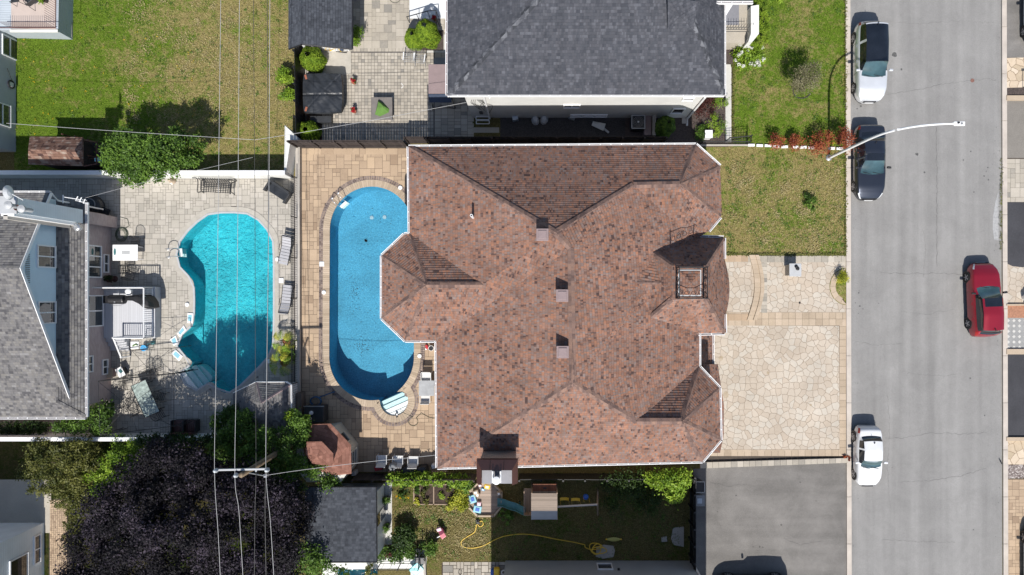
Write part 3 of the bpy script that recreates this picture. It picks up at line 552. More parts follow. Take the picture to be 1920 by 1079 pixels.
# patio of the house to the west
WP = rect(150, 334, 556, 822); pw = struct('grey_patio', rect(-60, 334, 556, 822), M['jointg'], .006, [POOL_W])
RW = offs(POOL_W, .50)
pavers(pw, rect(0, 336, 552, 816), M['pave_grey'], .17, [(1,1),(2,1),(1,2),(2,2),(2,2),(3,2),(2,3),(3,3)], .022, [offs(POOL_W, .22)], .014)
M['coping_w'] = plain('broom_concrete_coping', (.40, .375, .33), .9, .12, 3, .006, 40)
b = MB(); b.sheet(offs(POOL_W, .38), [POOL_W], .045); q = offs(POOL_W, .38); n = len(q)
b.build('coping', M['coping_w'], pw); ring(pw, POOL_W, -.02, .09, M['lightgrey'], -.03, .06, .8, .003, 'pool_edge')
# patio north of the fence
pn = struct('north_patio', rect(566, -80, 900, 270), M['jointg'], .006)
pavers(pn, rect(660, -40, 890, 92), M['pave_beige'], .25, [(1,1),(2,1),(1,2),(2,2),(2,2)], .022, (), .010)
pavers(pn, rect(604, 98, 815, 266), M['pave_beige'], .205, [(1,1)], .022, (), .02); pavers(pn, rect(815, 98, 886, 266), M['pave_beige'], .205, [(2,2),(2,1)], .022, (), .02)
pavers(pn, rect(656, 91, 890, 98), M['pave_beige'], .22, [(1,1)], .026, (), .014, clip=False)
struct('concrete_pad', rect(572, 96, 658, 140), M['coping_w'], .028); struct('concrete_pad', rect(768, -60, 850, 36), M['conc_white'], .030); struct('concrete_pad', rect(800, 66, 850, 100), M['conc_light'], .032)
struct('bed_strip', rect(574, 138, 604, 268), M['soil'], .028); struct('bed_strip', rect(772, 58, 832, 96), M['mulch'], .036)
# side strip by the dark grey house
struct('gravel_strip', rect(938, 222, 1172, 266), M['gravel'], .02); struct('side_lawn_strip', rect(886, 222, 936, 266), grassmat('shade_strip', .2, 9, .5), .02); struct('stepping_pad', rect(886, 240, 936, 250), M['pave_beige'], .03)
struct('mulch_bed', rect(1172, 186, 1365, 276), M['mulch'], .02); struct('side_path', rect(1360, 122, 1371, 268), M['conc_light'], .04); struct('mulch_bed', rect(1356, 80, 1374, 190), M['mulch'], .03)
# back path and slabs around the south-west shed
struct('slab_path', rect(722, 905, 735, 1022), M['conc_light'], .03); struct('pool_surround', rect(604, 1030, 800, 1100), M['whitecon'], .02, [POOL_S]); 
p = struct('stepping_slabs', rect(828, 1056, 948, 1120), M['soil'], .008); pavers(p, rect(830, 1057, 948, 1120), M['pave_beige'], .22, [(1,1),(2,1),(2,2),(1,2),(3,2)], .03, (), .03)
p = struct('brick_path', rect(92, 936, 134, 1100), M['joint'], .008); pavers(p, rect(94, 938, 126, 1100), M['pave_tan'], .12, [(1,1),(2,1),(1,2)], .03, (), .014)
struct('shade_paving', rect(-60, 900, 96, 1000), M['pave_beige'], .016)

# faded wheel marks and stains on the flagstone drive
t = MT('rust_stain'); SM = t.fin(t.ramp(t.noise(7, det=5), [(.3, (.30, .235, .16)), (.7, (.44, .37, .28))]), .9)
for i, (x, y, r) in enumerate(((1361, 741, .22), (1352, 672, .16), (1440, 700, .10), (1520, 760, .08))): blob(x, y, r, SM, .0225+i*.0002, 'driveway_stain', 9)
# grit, oil and patches on the street and driveway
for i in range(60):
    x = random.choice([random.uniform(1597, 1612), random.uniform(1860, 1874), random.uniform(1620, 1860)]); blob(x, random.uniform(0, 1079), random.uniform(.012, .035), ST, .0105+i*.00002, 'road_grit', 6)
t = MT('pale_patch'); PPm = t.fin(t.ramp(t.noise(8, det=5), [(.3, (.27, .27, .27)), (.7, (.38, .38, .38))]), .9)
o = MB().face([(*G(x, y), .0095) for x, y in ((1872, 360), (1872, 452), (1864, 450), (1861, 430), (1862, 405), (1866, 380))]).build('road_patch', PPm); o['kind'] = 'structure'
t = MT('old_oil'); OM = t.fin(t.ramp(t.noise(6, det=5), [(.3, (.075, .07, .066)), (.7, (.12, .113, .106))]), .85)
for i, (x, y, r) in enumerate(((1412, 1026, .05), (1424, 1026, .06), (1430, 1027, .05), (1421, 1033, .03), (1380, 930, .06), (1500, 905, .05), (1465, 985, .07), (1345, 960, .05), (1530, 940, .04))): blob(x, y, r, OM, .0165+i*.0003, 'oil_spot', 11)
crack([(1330, 905), (1365, 912), (1400, 909)], .014, .0172, 'driveway_crack'); crack([(1470, 1010), (1500, 1022), (1540, 1015)], .014, .0176, 'driveway_crack'); crack([(1600, 640), (1640, 648), (1690, 645)], .012); crack([(1730, 430), (1736, 470), (1731, 520)], .01); crack([(1700, 700), (1760, 706), (1800, 702)], .01); crack([(1755, 240), (1757, 330), (1756, 420), (1757, 500)], .022); crack([(1650, 40), (1720, 46), (1790, 40), (1868, 44)], .009); crack([(1790, 580), (1740, 590), (1690, 584)], .009); crack([(1664, 740), (1668, 800), (1664, 880), (1669, 960)], .012)
# ---------------------------------------------------------------- building helpers
def roof_mesh(V, F, m, parent, name='roof', thick=.12, soffit=True, course=.15):
    """V: name -> Vector; F: list of name tuples; each plane keeps its own shingle direction"""
    b = MB()
    for f in F:
        p = [V[k] if isinstance(k, str) else k for k in f]
        nrm = Vector((0, 0, 0))
        for i in range(len(p)): nrm += p[i].cross(p[(i+1) % len(p)])
        if nrm.z < 0: p = p[::-1]
        nrm = Vector((0, 0, 0))
        for i in range(len(p)): nrm += p[i].cross(p[(i+1) % len(p)])
        nrm.normalize()
        if nrm.z < .985 and course:          # lay real overlapping courses
            u = Vector((-nrm.y, nrm.x, 0)).normalized(); v2 = nrm.cross(u); o = p[0]; nz = nrm.dot(o); Q = [(q.dot(u), q.dot(v2), nrm.dot(q)) for q in p]
            k0, k1 = int(math.floor(min(q[1] for q in Q)/course)), int(math.ceil(max(q[1] for q in Q)/course))
            def cut(P, f):
                out = []
                for i in range(len(P)):
                    a, c = P[i], P[(i+1) % len(P)]; fa, fc = f(a), f(c)
                    if fa <= 1e-9: out.append(a)
                    if (fa < -1e-9 and fc > 1e-9) or (fa > 1e-9 and fc < -1e-9): t = fa/(fa-fc); out.append(tuple(a[j]+(c[j]-a[j])*t for j in range(3)))
                return out
            for k in range(k0, k1):
                lo, hi = k*course, (k+1)*course; P = cut(cut(Q, lambda q: lo-q[1]), lambda q: q[1]-hi)
                if len(P) < 3: continue
                R3 = [(u*q[0]+v2*q[1]+nrm*(q[2]+.016*(1-(q[1]-lo)/course))) for q in P]; b.face(R3); b.fr[len(b.f)-1] = (u, v2)
                E_ = sorted((q for q in P if abs(q[1]-lo) < 1e-4), key=lambda q: q[0])
                if len(E_) > 1:
                    a, c = E_[0], E_[-1]; A3, C3 = (u*a[0]+v2*a[1]+nrm*a[2]), (u*c[0]+v2*c[1]+nrm*c[2]); b.face([A3, C3, C3+nrm*.016, A3+nrm*.016]); b.fr[len(b.f)-1] = (u, v2)
        else: b.face(p)
        if soffit: b.face([Vector((q.x, q.y, q.z-thick)) for q in p[::-1]])
    return b.build(name, m, parent)
def caps(V, E, m, parent, w=.15, name='ridge_cap'):
    b = MB()
    for a, c in E:
        p, q = (V[a] if isinstance(a, str) else a), (V[c] if isinstance(c, str) else c); d = (q-p).normalized(); s = d.cross(Vector((0, 0, 1))).normalized()*w; u = Vector((0, 0, .035))
        for e in (p, q): pass
        dn = Vector((0, 0, -.045)); b.face([p+s+dn, q+s+dn, q+u, p+u]); b.face([p+u, q+u, q-s+dn, p-s+dn])
    return b.build(name, m, parent, fix=False)
def gutter(pts, parent, mlip=None, hang=.55, wd=.11, name='gutter'):
    """white eaves gutter following the eave corners; open trough with hangers"""
    b, tr = MB(), MB(); P = [Vector(p) for p in pts]
    cx = sum((p for p in P), Vector())/len(P)
    for p, q in zip(P, P[1:]):
        d = (q-p); L = d.length; d.normalize(); s = d.cross(Vector((0, 0, 1))).normalized()
        if s.dot(((p+q)/2)-parent_center) < 0: s = -s
        z = Vector((0, 0, 1))
        for o0, o1, mb, z0, z1 in ((0, .02, b, -.13, .02), (.02, wd, tr, -.13, -.07), (wd, wd+.035, b, -.13, .03)):
            for side in (0,):
                q8 = [p+s*o0+z*z0, q+s*o0+z*z0, q+s*o1+z*z0, p+s*o1+z*z0, p+s*o0+z*z1, q+s*o0+z*z1, q+s*o1+z*z1, p+s*o1+z*z1]
                i = [mb.vv(v) for v in q8]
                for f in ((0,1,2,3),(7,6,5,4),(0,4,5,1),(1,5,6,2),(2,6,7,3),(3,7,4,0)): mb.f.append([i[k] for k in f]); mb.a.append(.5)
        n = int(L/hang)
        for k in range(1, n):
            c = p+d*(k*L/n); b.face([c+s*.0+z*.028-d*.02, c+s*.0+z*.028+d*.02, c+s*(wd+.03)+z*.033+d*.02, c+s*(wd+.03)+z*.033-d*.02])
    g = b.build(name, mlip or M['trim'], parent, fix=True); tr.build('trough', M['taupe'], g, fix=True); return g
def window(parent, c, wd, ht, face, divs=1, name='window', frame=None, glass=None, t=.07, split='h'):
    """c: centre on the wall, face: outward normal angle in the plan (radians)"""
    n = Vector((math.cos(face), math.sin(face), 0)); u = Vector((-n.y, n.x, 0)); z = Vector((0, 0, 1)); c = Vector(c); fb, gb = MB(), MB()
    def slab(mb, u0, u1, z0, z1, o0, o1):
        q = [c+u*a+z*b2+n*o for o in (o0, o1) for a, b2 in ((u0, z0), (u1, z0), (u1, z1), (u0, z1))]; i = [mb.vv(v) for v in q]
        for f in ((3,2,1,0),(4,5,6,7),(0,1,5,4),(1,2,6,5),(2,3,7,6),(3,0,4,7)): mb.f.append([i[k] for k in f]); mb.a.append(.5)
    a, h = wd/2, ht/2
    slab(fb, -a, a, h-t, h, 0, .07); slab(fb, -a, a, -h, -h+t, 0, .09); slab(fb, -a, -a+t, -h+t, h-t, 0, .07); slab(fb, a-t, a, -h+t, h-t, 0, .07)
    for k in range(1, divs+1):
        if split == 'h': x = -a+wd*k/(divs+1); slab(fb, x-t/2, x+t/2, -h+t, h-t, 0, .065)
        else: y = -h+ht*k/(divs+1); slab(fb, -a+t, a-t, y-t/2, y+t/2, 0, .065)
    slab(gb, -a+t, a-t, -h+t, h-t, .005, .03)
    w_ = fb.build(name, frame or M['trim'], parent, fix=True); gb.build('pane', glass or M['glass'], w_, fix=True); return w_
def wallbox(poly, z0, z1, m, parent, name='wall'): return MB().prism(poly, z0, z1).build(name, m, parent)
def eavepts(*pp, h): return [W(x, y, h) for x, y in pp]
# ================================================================ the brown-roofed house
E = 6.4
H1 = thing('house', 'large brick house with brown shingle hip roof between the oval pool and the flagstone driveway', 'house', (1.5, -1, 0))
parent_center = Vector((1.5, -1, 0))
V = {}
def pt(k, x, y, h): V[k] = W(x, y, h)
pt('nw', 766, 276, E); pt('ne', 1305, 272, E); pt('ne2', 1350, 312, E); pt('e3', 1351, 408, E); pt('e4', 1329, 434, E)
pt('se0', 1311, 627, E); pt('se1', 1311, 688, E); pt('se2', 1349, 728, E); pt('se3', 1351, 826, E); pt('se4', 1317, 866, E)
pt('sw', 820, 878, E); pt('w1', 818, 640, E); pt('b4', 760, 640, E); pt('b3', 716, 598, E); pt('b2', 716, 480, E); pt('b1', 758, 440, E); pt('b0', 768, 439, E)
pt('pk', 1042, 437, 10.1); pt('rn', 1070, 466, 9.95); pt('rs', 1074, 719, 10.1)
pN = V['nw']; sN = (10.1-E)/(V['nw'].y-V['pk'].y); nN = (0, sN, 1)
V['r1'] = on_plane(1188, 348, pN, nN); V['r2'] = on_plane(1275, 346, pN, nN)
sW = (10.1-E)/(V['pk'].x-V['nw'].x); V['bR'] = on_plane(905, 535, pN, (-sW, 0, 1)); V['bL'] = W(800, 535, V['bR'].z)
sS = (10.1-E)/(V['rs'].y-V['sw'].y); V['t1'] = on_plane(1194, 791, V['sw'], (0, -sS, 1)); V['t2'] = W(1278, 791, V['t1'].z)
V['v1'] = W(1290, 440, V['r1'].z-1.15)
V['g0'] = W(1310, 446, E)
F = [('nw','pk','r1','r2','ne'), ('ne','r2','ne2'), ('ne2','r2','e3'), ('r2','v1','e4','e3'), ('r1','v1','r2'),
     ('nw','b0','bR','pk'), ('b0','bL','bR'), ('b0','b1','b2','bL'), ('b2','b3','bL'), ('b3','b4','bL'), ('b4','w1','bR','bL'), ('bR','w1','rn','pk'),
     ('w1','sw','rs','rn'), ('sw','se4','t2','t1','rs'), ('se4','se3','t2'), ('se3','se2','t2'), ('se2','se1','t2'), ('se1','t1','t2'),
     ('pk','rn','r1'), ('rn','rs','v1'), ('rn','v1','r1'), ('rs','t1','se1'), ('rs','se1','se0'), ('rs','se0','g0'), ('rs','g0','v1'), ('v1','g0','e4')]
rf = roof_mesh(V, F, M['roof_brown'], H1)
caps(V, [('nw','pk'), ('pk','r1'), ('r1','r2'), ('r2','ne'), ('r2','ne2'), ('r2','e3'), ('bR','bL'), ('bL','b0'), ('bL','b2'), ('bL','b3'), ('bL','b4'), ('pk','rn'), ('rn','rs'), ('rs','sw'), ('rs','t1'), ('t1','t2'), ('t2','se1'), ('t2','se2'), ('t2','se3'), ('t2','se4')], M['cap_brown'], rf, .16)
# walls under the eaves
wl = [V[k] for k in ('nw','ne','ne2','e3','e4','g0','se0','se1','se2','se3','se4','sw','w1','b4','b3','b2','b1','b0')]
fp = offs([(p.x, p.y) for p in wl], -.42)
wallbox(fp, 0, E-.05, M['brick'], H1)
G1 = [('nw','ne','ne2'), ('e3','e4'), ('se0','se1','se2'), ('se2','se3','se4'), ('se4','sw'), ('sw','w1','b4','b3','b2','b1','b0','nw')]
for k in G1: gutter([V[q] for q in k], H1, wd=.06)
# corner tower with its flat top and iron cresting
TE = E; TH = 8.9
tw = MB(); V2 = dict(a=W(1357, 447, TE), b=W(1359, 625, TE), c=W(1309, 626, TE), d=W(1300, 445, TE-.1), n1=W(1259, 499, TH), n2=W(1323, 499, TH), s1=W(1259, 563, TH), s2=W(1323, 561, TH), w1=W(1220, 471, 7.85), w2=W(1219, 597, 7.85), k=W(1240, 531, 8.35), kk=W(1176, 530, 8.45))
V2['f'] = V2['w2']-Vector((0, 0, .25))
tr_ = roof_mesh(V2, [('a','d','w1','n1','n2'), ('a','n2','s2','b'), ('b','s2','s1','w2','c'), ('w1','k','n1'), ('k','w2','s1'), ('k','s1','n1'), ('w1','kk','k'), ('kk','w2','k'), ('n1','s1','s2','n2')], M['roof_brown'], H1, 'tower_roof')
for e_ in (('a','n2'), ('b','s2'), ('n1','w1'), ('s1','w2'), ('kk','k')): caps(V2, [e_], M['cap_brown'], tr_, .13)
gutter([V2['d'], V2['a'], W(1357, 486, TE)], H1, wd=.08); gutter([W(1358, 590, TE), V2['b'], V2['c']], H1, wd=.08)
q = [V2['a'], V2['b'], V2['c'], V2['d']]; wallbox(offs([(p.x, p.y) for p in q], -.35), 0, TE-.05, M['brick'], H1)
# entrance vault bulging east of the tower
A_ = [W(1341+(-3 if abs(i-4) < 2 else 3*abs(i-4)-6)*0.9, 490+i*13.5, 6.95-.0*i) for i in range(9)]; B_ = [W(1357+11*math.sin(math.pi*(i+.3)/8.6), 485+i*14.6, 5.7) for i in range(9)]
gm = MB(); gm.grid([A_, [ (a+b)/2+Vector((.08, 0, .18)) for a, b in zip(A_, B_)], B_]); gm.build('vault_roof', M['roof_brown'], H1)
# iron cresting round the flat top
cr = MB(); x0, x1, y0, y1 = V2['n1'].x+.22, V2['n2'].x-.12, V2['s1'].y+.08, V2['n1'].y-.1; ch = .82
cor = [(x0, y0), (x1, y0), (x1, y1), (x0, y1)]
for i in range(4):
    a, c = Vector((*cor[i], TH)), Vector((*cor[(i+1) % 4], TH)); d = c-a; L = d.length
    cr.tube([a+Vector((0, 0, -.02)), a+Vector((0, 0, ch+.12))], .035, 6)
    for z in (.1, ch): cr.tube([a+Vector((0, 0, z)), c+Vector((0, 0, z))], .022, 4)
    for k in range(4):
        cc = a+d*(k+.5)/4+Vector((0, 0, ch*.5)); R = L/8.6; dd = d.normalized()
        cr.tube([cc+dd*R*math.cos(t)*(.4+.6*s/14)+Vector((0, 0, R*1.25*math.sin(t)*(.4+.6*s/14))) for s, t in ((s, s*.55) for s in range(15))], .015, 4)
        cr.tube([cc-dd*R+Vector((0, 0, -.3)), cc+Vector((0, 0, ch*.45)), cc+dd*R+Vector((0, 0, -.3))], .013, 4)
cr.build('iron_cresting', M['iron'], H1); MB().box(x0+.1, x1-.1, y0+.1, y1-.1, TH-.02, TH+.03).build('cresting_base', M['lightgrey'], H1)
pf = dict(a=Vector((x0+.16, y0+.16, TH+.04)), b=Vector((x1-.16, y0+.16, TH+.04)), c=Vector((x1-.16, y1-.16, TH+.04)), d=Vector((x0+.16, y1-.16, TH+.04)), p=Vector(((x0+x1)/2, (y0+y1)/2, TH+.32)))
roof_mesh(pf, [('a','b','p'), ('b','c','p'), ('c','d','p'), ('d','a','p')], M['roof_brown'], H1, 'cap_roof', soffit=False)
# low roofs over the garage door
LZ = 3.3
V3 = dict(a=W(1312, 626, 4.3), b=W(1336, 627, LZ), c=W(1336, 684, LZ), d=W(1312, 690, 4.3)); roof_mesh(V3, [('a','b','c','d')], M['roof_brown'], H1, 'garage_roof'); gutter([V3['b'], V3['c']], H1, wd=.07)
V3 = dict(a=W(1318, 684, 4.4), b=W(1346, 684, LZ), c=W(1352, 728, LZ), d=W(1357, 760, LZ), e=W(1357, 815, LZ), f=W(1350, 850, LZ), g=W(1330, 850, 4.4), h=W(1330, 728, 4.5)); roof_mesh(V3, [('a','b','c','h'), ('h','c','d','e','f','g')], M['roof_brown'], H1, 'garage_roof')
V3 = dict(a=W(1330, 325, 4.4), b=W(1351, 330, LZ), c=W(1353, 400, LZ), d=W(1330, 410, 4.4)); roof_mesh(V3, [('a','b','c','d')], M['roof_brown'], H1, 'bay_roof')
wallbox(offs([(p.x, p.y) for p in (W(1300, 626, LZ), W(1336, 627, LZ), W(1336, 686, LZ), W(1357, 760, LZ), W(1357, 812, LZ), W(1350, 848, LZ), W(1300, 850, LZ))], -.3), 0, LZ-.05, M['brick'], H1, 'garage_wall')
window(H1, (V['se2'].x-.9, (V['se3'].y+V['se2'].y)/2, 1.2), 2.4, 2.1, 0, 3, 'garage_door', M['trim'], M['trim'])
# roof vents and pipe
for (x, y) in ((1017, 441), (1054, 555), (1055, 661)):
    z = 9.75 if y > 500 else 9.65; c = W(x, y, z+.55); b = MB(); b.box(c.x-.24, c.x+.24, c.y-.24, c.y+.24, z-.5, z+.5); vt = b.build('roof_vent', M['bronze'], H1)
    l = MB(); l.prism([(c.x-.29, c.y-.29), (c.x+.29, c.y-.29), (c.x+.29, c.y+.29), (c.x-.29, c.y+.29)], z+.50, z+.60); l.box(c.x-.2, c.x+.2, c.y-.2, c.y+.2, z+.60, z+.64); l.build('vent_cap', M['taupe'], vt, bevel=.02)
c = W(884, 405, 8.9); MB().lathe((c.x, c.y, 7.5), [(.07, 0), (.07, 1.45), (.045, 1.45), (.045, 1.2)], 12, cap=False).build('vent_pipe', M['white'], H1)
# chimney with its brown metal hood
HZ = 9.3; cx0, cx1 = W(894, 870, HZ-.2).x, W(971, 870, HZ-.2).x; cyA, cyB = W(930, 862, HZ-.2).y, W(930, 906, HZ-.2).y
chm = MB().box(cx0+.15, cx1-.15, cyB+.04, cyA-.05, 0, HZ-.3).build('chimney', M['brick'], H1)
h = MB(); z0, z1 = HZ-.1, HZ+.25; o0 = [(cx0, cyB), (cx1, cyB), (cx1, cyA), (cx0, cyA)]; i0 = [(cx0+.27, cyB+.0), (cx1-.27, cyB+.0), (cx1-.27, cyA-.42), (cx0+.27, cyA-.42)]
for k in (1, 2, 3):
    a, b2 = k, (k+1) % 4; h.face([(*o0[a], z0), (*o0[b2], z0), (*i0[b2], z1), (*i0[a], z1)])
h.box(cx0, cx1, cyB, cyA, z0-.3, z0-.005); hd = h.build('chimney_hood', M['bronze'], chm)
MB().box(cx0+.27, cx1-.27, cyB+.02, cyA-.42, z0, z0+.12).build('chimney_top', M['greymetal'], chm)
fx, fy = (cx0+cx1)/2, (cyA+cyB)/2-.15; ft = z0+.12
MB().box(fx-.22, fx-.16, fy-.25, fy+.28, ft, ft+.35).box(fx+.16, fx+.22, fy-.25, fy+.28, ft, ft+.35).lathe((fx, fy-.1, ft), [(.12, 0), (.12, .5), (.19, .5), (.19, .57), (.05, .62)], 16).build('flue_cap', M['white'], chm)
for k in range(1, 3):
    x = cx0+(cx1-cx0)*k/3; MB().tube([(x, cyA-.02, z0+.02), (x, cyA-.40, z1)], .014, 4).build('seam', M['black'], hd)
# ================================================================ dark grey roofed house to the north
H2 = thing('house', 'white stucco house with dark grey shingle roof above the brown-roofed house', 'house', (4, 15, 0)); parent_center = Vector((4, 16, 0))
D = 5.5; V = dict(sw=W(839, 181, D), se=W(1358, 179, D)); V['sw'].y = V['se'].y; y0 = V['se'].y; xw, xe = V['sw'].x, V['se'].x
V['nw'] = Vector((xw, y0+13, D)); V['ne'] = Vector((xe, y0+13, D)); V['ra'] = Vector((xw+7.8, y0+6.5, D+3.96)); V['rb'] = Vector((xe-4.3, y0+6.5, D+3.96))
rf = roof_mesh(V, [('sw','ra','rb','se'), ('se','rb','ne'), ('nw','ra','sw'), ('ne','rb','ra','nw')], M['roof_dark'], H2); [caps(V, [e_], M['cap_grey'], rf, .16) for e_ in (('sw','ra'), ('se','rb'), ('ra','rb'), ('rb','ne'), ('ra','nw'))]
gutter([V['nw'], V['sw']], H2, wd=.07); gutter([V['sw'], V['se']], H2, wd=.05); gutter([V['se'], V['ne']], H2, wd=.05)
x0, y0_ = G(886, 222); x1, _ = G(1286, 222); wallbox([(x0, y0_), (x1, y0_), (x1, y0_+13), (x0, y0_+13)], 0, D-.06, M['stucco'], H2)
MB().box(xw+.1, x0, V['sw'].y+.06, y0_+12, D-.14, D-.02).box(x1, xe-.1, V['sw'].y+.06, y0_+12, D-.14, D-.02).box(x0, x1, V['sw'].y+.06, y0_, D-.14, D-.02).build('soffit', M['trim'], H2)
def wpos(px, py, yy):       # point of a south wall (plan y yy) seen at a pixel
    f = (yy*S)/(NY-py); return ((px-NX)*f/S, yy, CH*(1-f))
window(H2, wpos(1072, 199, y0_), 1.0, .62, -math.pi/2, 1); window(H2, wpos(1104, 217, y0_), 2.3, .45, -math.pi/2, 2); window(H2, wpos(1290, 186, y0_), .65, .5, -math.pi/2, 0); window(H2, wpos(1271, 208, y0_), .75, 1.0, -math.pi/2, 0, 'side_door', M['trim'], M['darkglass'])
MB().tube([W(1322, 183, D-.2), Vector((x1+.06, y0_-.08, D-.9)), Vector((x1+.06, y0_-.08, .1)), Vector((x1+.06, y0_-.5, .06))], .06, 6).build('downspout', M['trim'], H2); MB().tube([W(918, 184, D-.2), Vector((x0+1.1, y0_-.07, D-.6)), Vector((x0+1.1, y0_-.07, .1))], .05, 6).build('downspout', M['trim'], H2)
cb = MB()
for k in range(7): 
    P0 = Vector((x0+.35+.1*k, y0_-.03, 3.9)); cb.tube(curve_pts([P0, P0+Vector((random.uniform(-.2, .3), -.03, -.6)), P0+Vector((random.uniform(-.3, .5), -.02, -1.1)), P0+Vector((.2, -.03, -1.7-.15*k))], 4), .014, 4)
cb.box(x0+.55, x0+.75, y0_-.08, y0_, 1.1, 1.5); cb.build('service_cables', M['wiredark'], H2)
# small dormer cheek and the entrance porch with its balcony
V4 = dict(a=W(1252, 56, 7.35), b=W(1298, 56, 7.3), c=W(1311, 4, 8.2), d=W(1252, -6, 8.6), p=W(1275, 30, 8.1)); roof_mesh(V4, [('a','b','p'), ('b','c','p'), ('c','d','p'), ('d','a','p')], M['roof_dark'], H2, 'dormer_roof', soffit=False)
a = W(1312, 3, 6.1); b2 = W(1412, 3, 5.2); gutter([W(1312, 3, 6.0), W(1412, 3, 6.0)], H2, wd=.1); roof_mesh(dict(a=W(1312, 2, 6.0), b=W(1412, 2, 6.0), c=W(1412, -60, 6.0), d=W(1300, -60, 7.2), e=W(1300, 2, 6.4)), [('a','b','c','d','e')], M['roof_dark'], H2, 'porch_roof')
PZ = 1.15
MB().prism([p.xy for p in (W(1352, -40, PZ), W(1409, -40, PZ), W(1409, 66, PZ), W(1403, 81, PZ), W(1352, 81, PZ))], 0, PZ).build('porch', M['pave_beige'], H2)
MB().prism([p.xy for p in (W(1408, 12, PZ+.7), W(1423, 10, PZ+.7), W(1423, 64, PZ+.7), W(1411, 79, PZ+.7), W(1403, 79, PZ+.7), W(1408, 64, PZ+.7))], 0, PZ+.7).build('parapet', M['whitecon'], H2)
b = MB()
for k in range(10): c = W(1360+k*5, 56, PZ); b.tube([c, c+Vector((0, 0, .85))], .012, 4)
b.tube([W(1360, 52, PZ+.85), W(1405, 52, PZ+.85)], .02, 4); b.tube([W(1360, 60, PZ+.3), W(1405, 60, PZ+.3)], .02, 4); b.build('porch_railing', M['iron'], H2)
MB().prism([p.xy for p in (W(1360, 8, PZ+.1), W(1386, 8, PZ+.1), W(1386, 47, PZ+.1), W(1360, 47, PZ+.1))], PZ, PZ+.06).build('door_mat', M['greymetal'], H2)
MB().prism([p.xy for p in (W(1359, 8, 3), W(1375, 8, 3), W(1362, 29, 3), W(1359, 29, 3))], 2.6, 3).build('porch_column', M['trim'], H2)
# ================================================================ dark shed north-west
H3 = thing('garage', 'white garage with slate grey shingle roof at the top, left of the beige pavers', 'garage', (-13.5, 18, 0)); parent_center = Vector((-13.5, 20, 0))
g = 2.5; V = dict(sw=W(541, 84, g), se=W(660, 80, g)); V['rs'] = W(566, 83, g+.75); V['sw'].y = V['se'].y = V['rs'].y; V.update(nw=V['sw']+Vector((0, 9, 0)), ne=V['se']+Vector((0, 9, 0)), rn=V['rs']+Vector((0, 9, 0)))
rf = roof_mesh(V, [('sw','rs','rn','nw'), ('rs','se','ne','rn')], M['roof_char'], H3); caps(V, [('rs','rn')], M['roof_char'], rf, .12)
a, b2 = G(576, 97), G(656, 97); wallbox([a, b2, (b2[0], b2[1]+9), (a[0], a[1]+9)], 0, g+.02, M['white'], H3); b = MB()
for p, q in (('sw','rs'), ('rs','se'), ('se','ne')):
    P, Q = V[p], V[q]; b.tube([P+Vector((0, 0, -.06)), Q+Vector((0, 0, -.06))], .06, 4)
b.build('fascia', M['black'], H3)
# ================================================================ house with the pale blue gable (west)
H4 = thing('house', 'house with pale blue gable, mottled grey roof and tall chimney at the left edge', 'house', (-29, -2, 0)); parent_center = Vector((-31, -1, 0))
XW = (193-NX)/S; RZ = 7.13; EZ = 3.0; e_x = (222.5-NX)/S
yr = 41/S; ys = W(160, 783, EZ).y; yn = W(0, 362, 5.02).y; sl_ = (RZ-EZ)/(yr-ys); XF = -48
xr = XW+.42                                    # rake overhang
V = dict(rE=Vector((xr, yr, RZ)), rW=Vector((XF, yr, RZ)), sE=Vector((xr, ys+1.0, EZ+sl_*1.0)), sE2=Vector((xr, ys, EZ)), sW=Vector((XF, ys, EZ)), nE=Vector((xr, yn, RZ-(yn-yr)*.5)), nW=Vector((XF, yn, RZ-(yn-yr)*.5)))
rf = roof_mesh(V, [('rE','rW','sW','sE2'), ('rE','nE','nW','rW')], M['roof_grey'], H4); caps(V, [('rE','rW')], M['roof_grey'], rf, .14)
b = MB(); 
for p, q in (('rE','sE2'), ('rE','nE')):
    P, Q = V[p], V[q]; i = [b.vv(v) for v in (P, Q, Q+Vector((.04, 0, 0)), P+Vector((.04, 0, 0)), P-Vector((0, 0, .2)), Q-Vector((0, 0, .2)), Q+Vector((.04, 0, -.2)), P+Vector((.04, 0, -.2)))]
    for f in ((0,1,2,3),(7,6,5,4),(0,4,5,1),(1,5,6,2),(2,6,7,3),(3,7,4,0)): b.f.append([i[k] for k in f]); b.a.append(.5)
b.build('rake_board', M['trim'], H4, fix=True)
gw = MB(); zt = lambda y: RZ-.1-sl_*(yr-y) if y < yr else RZ-.1-(y-yr)*.5
gy = [yr-6.7, yr, yn-.25]; P = [(XW, gy[0], zt(gy[0])), (XW, yr, zt(yr)), (XW, gy[2], zt(gy[2])), (XW, gy[2], 2.4), (XW, gy[0], 2.4)]; gw.face(P); gw.face([(p[0]-.3, p[1], p[2]) for p in P[::-1]]); gw.face([P[2], (P[2][0]-14, P[2][1], P[2][2]), (P[3][0]-14, P[3][1], 0), (P[3][0], P[3][1], 0)]); gw.build('gable_wall', M['blue_wall'], H4, fix=True)
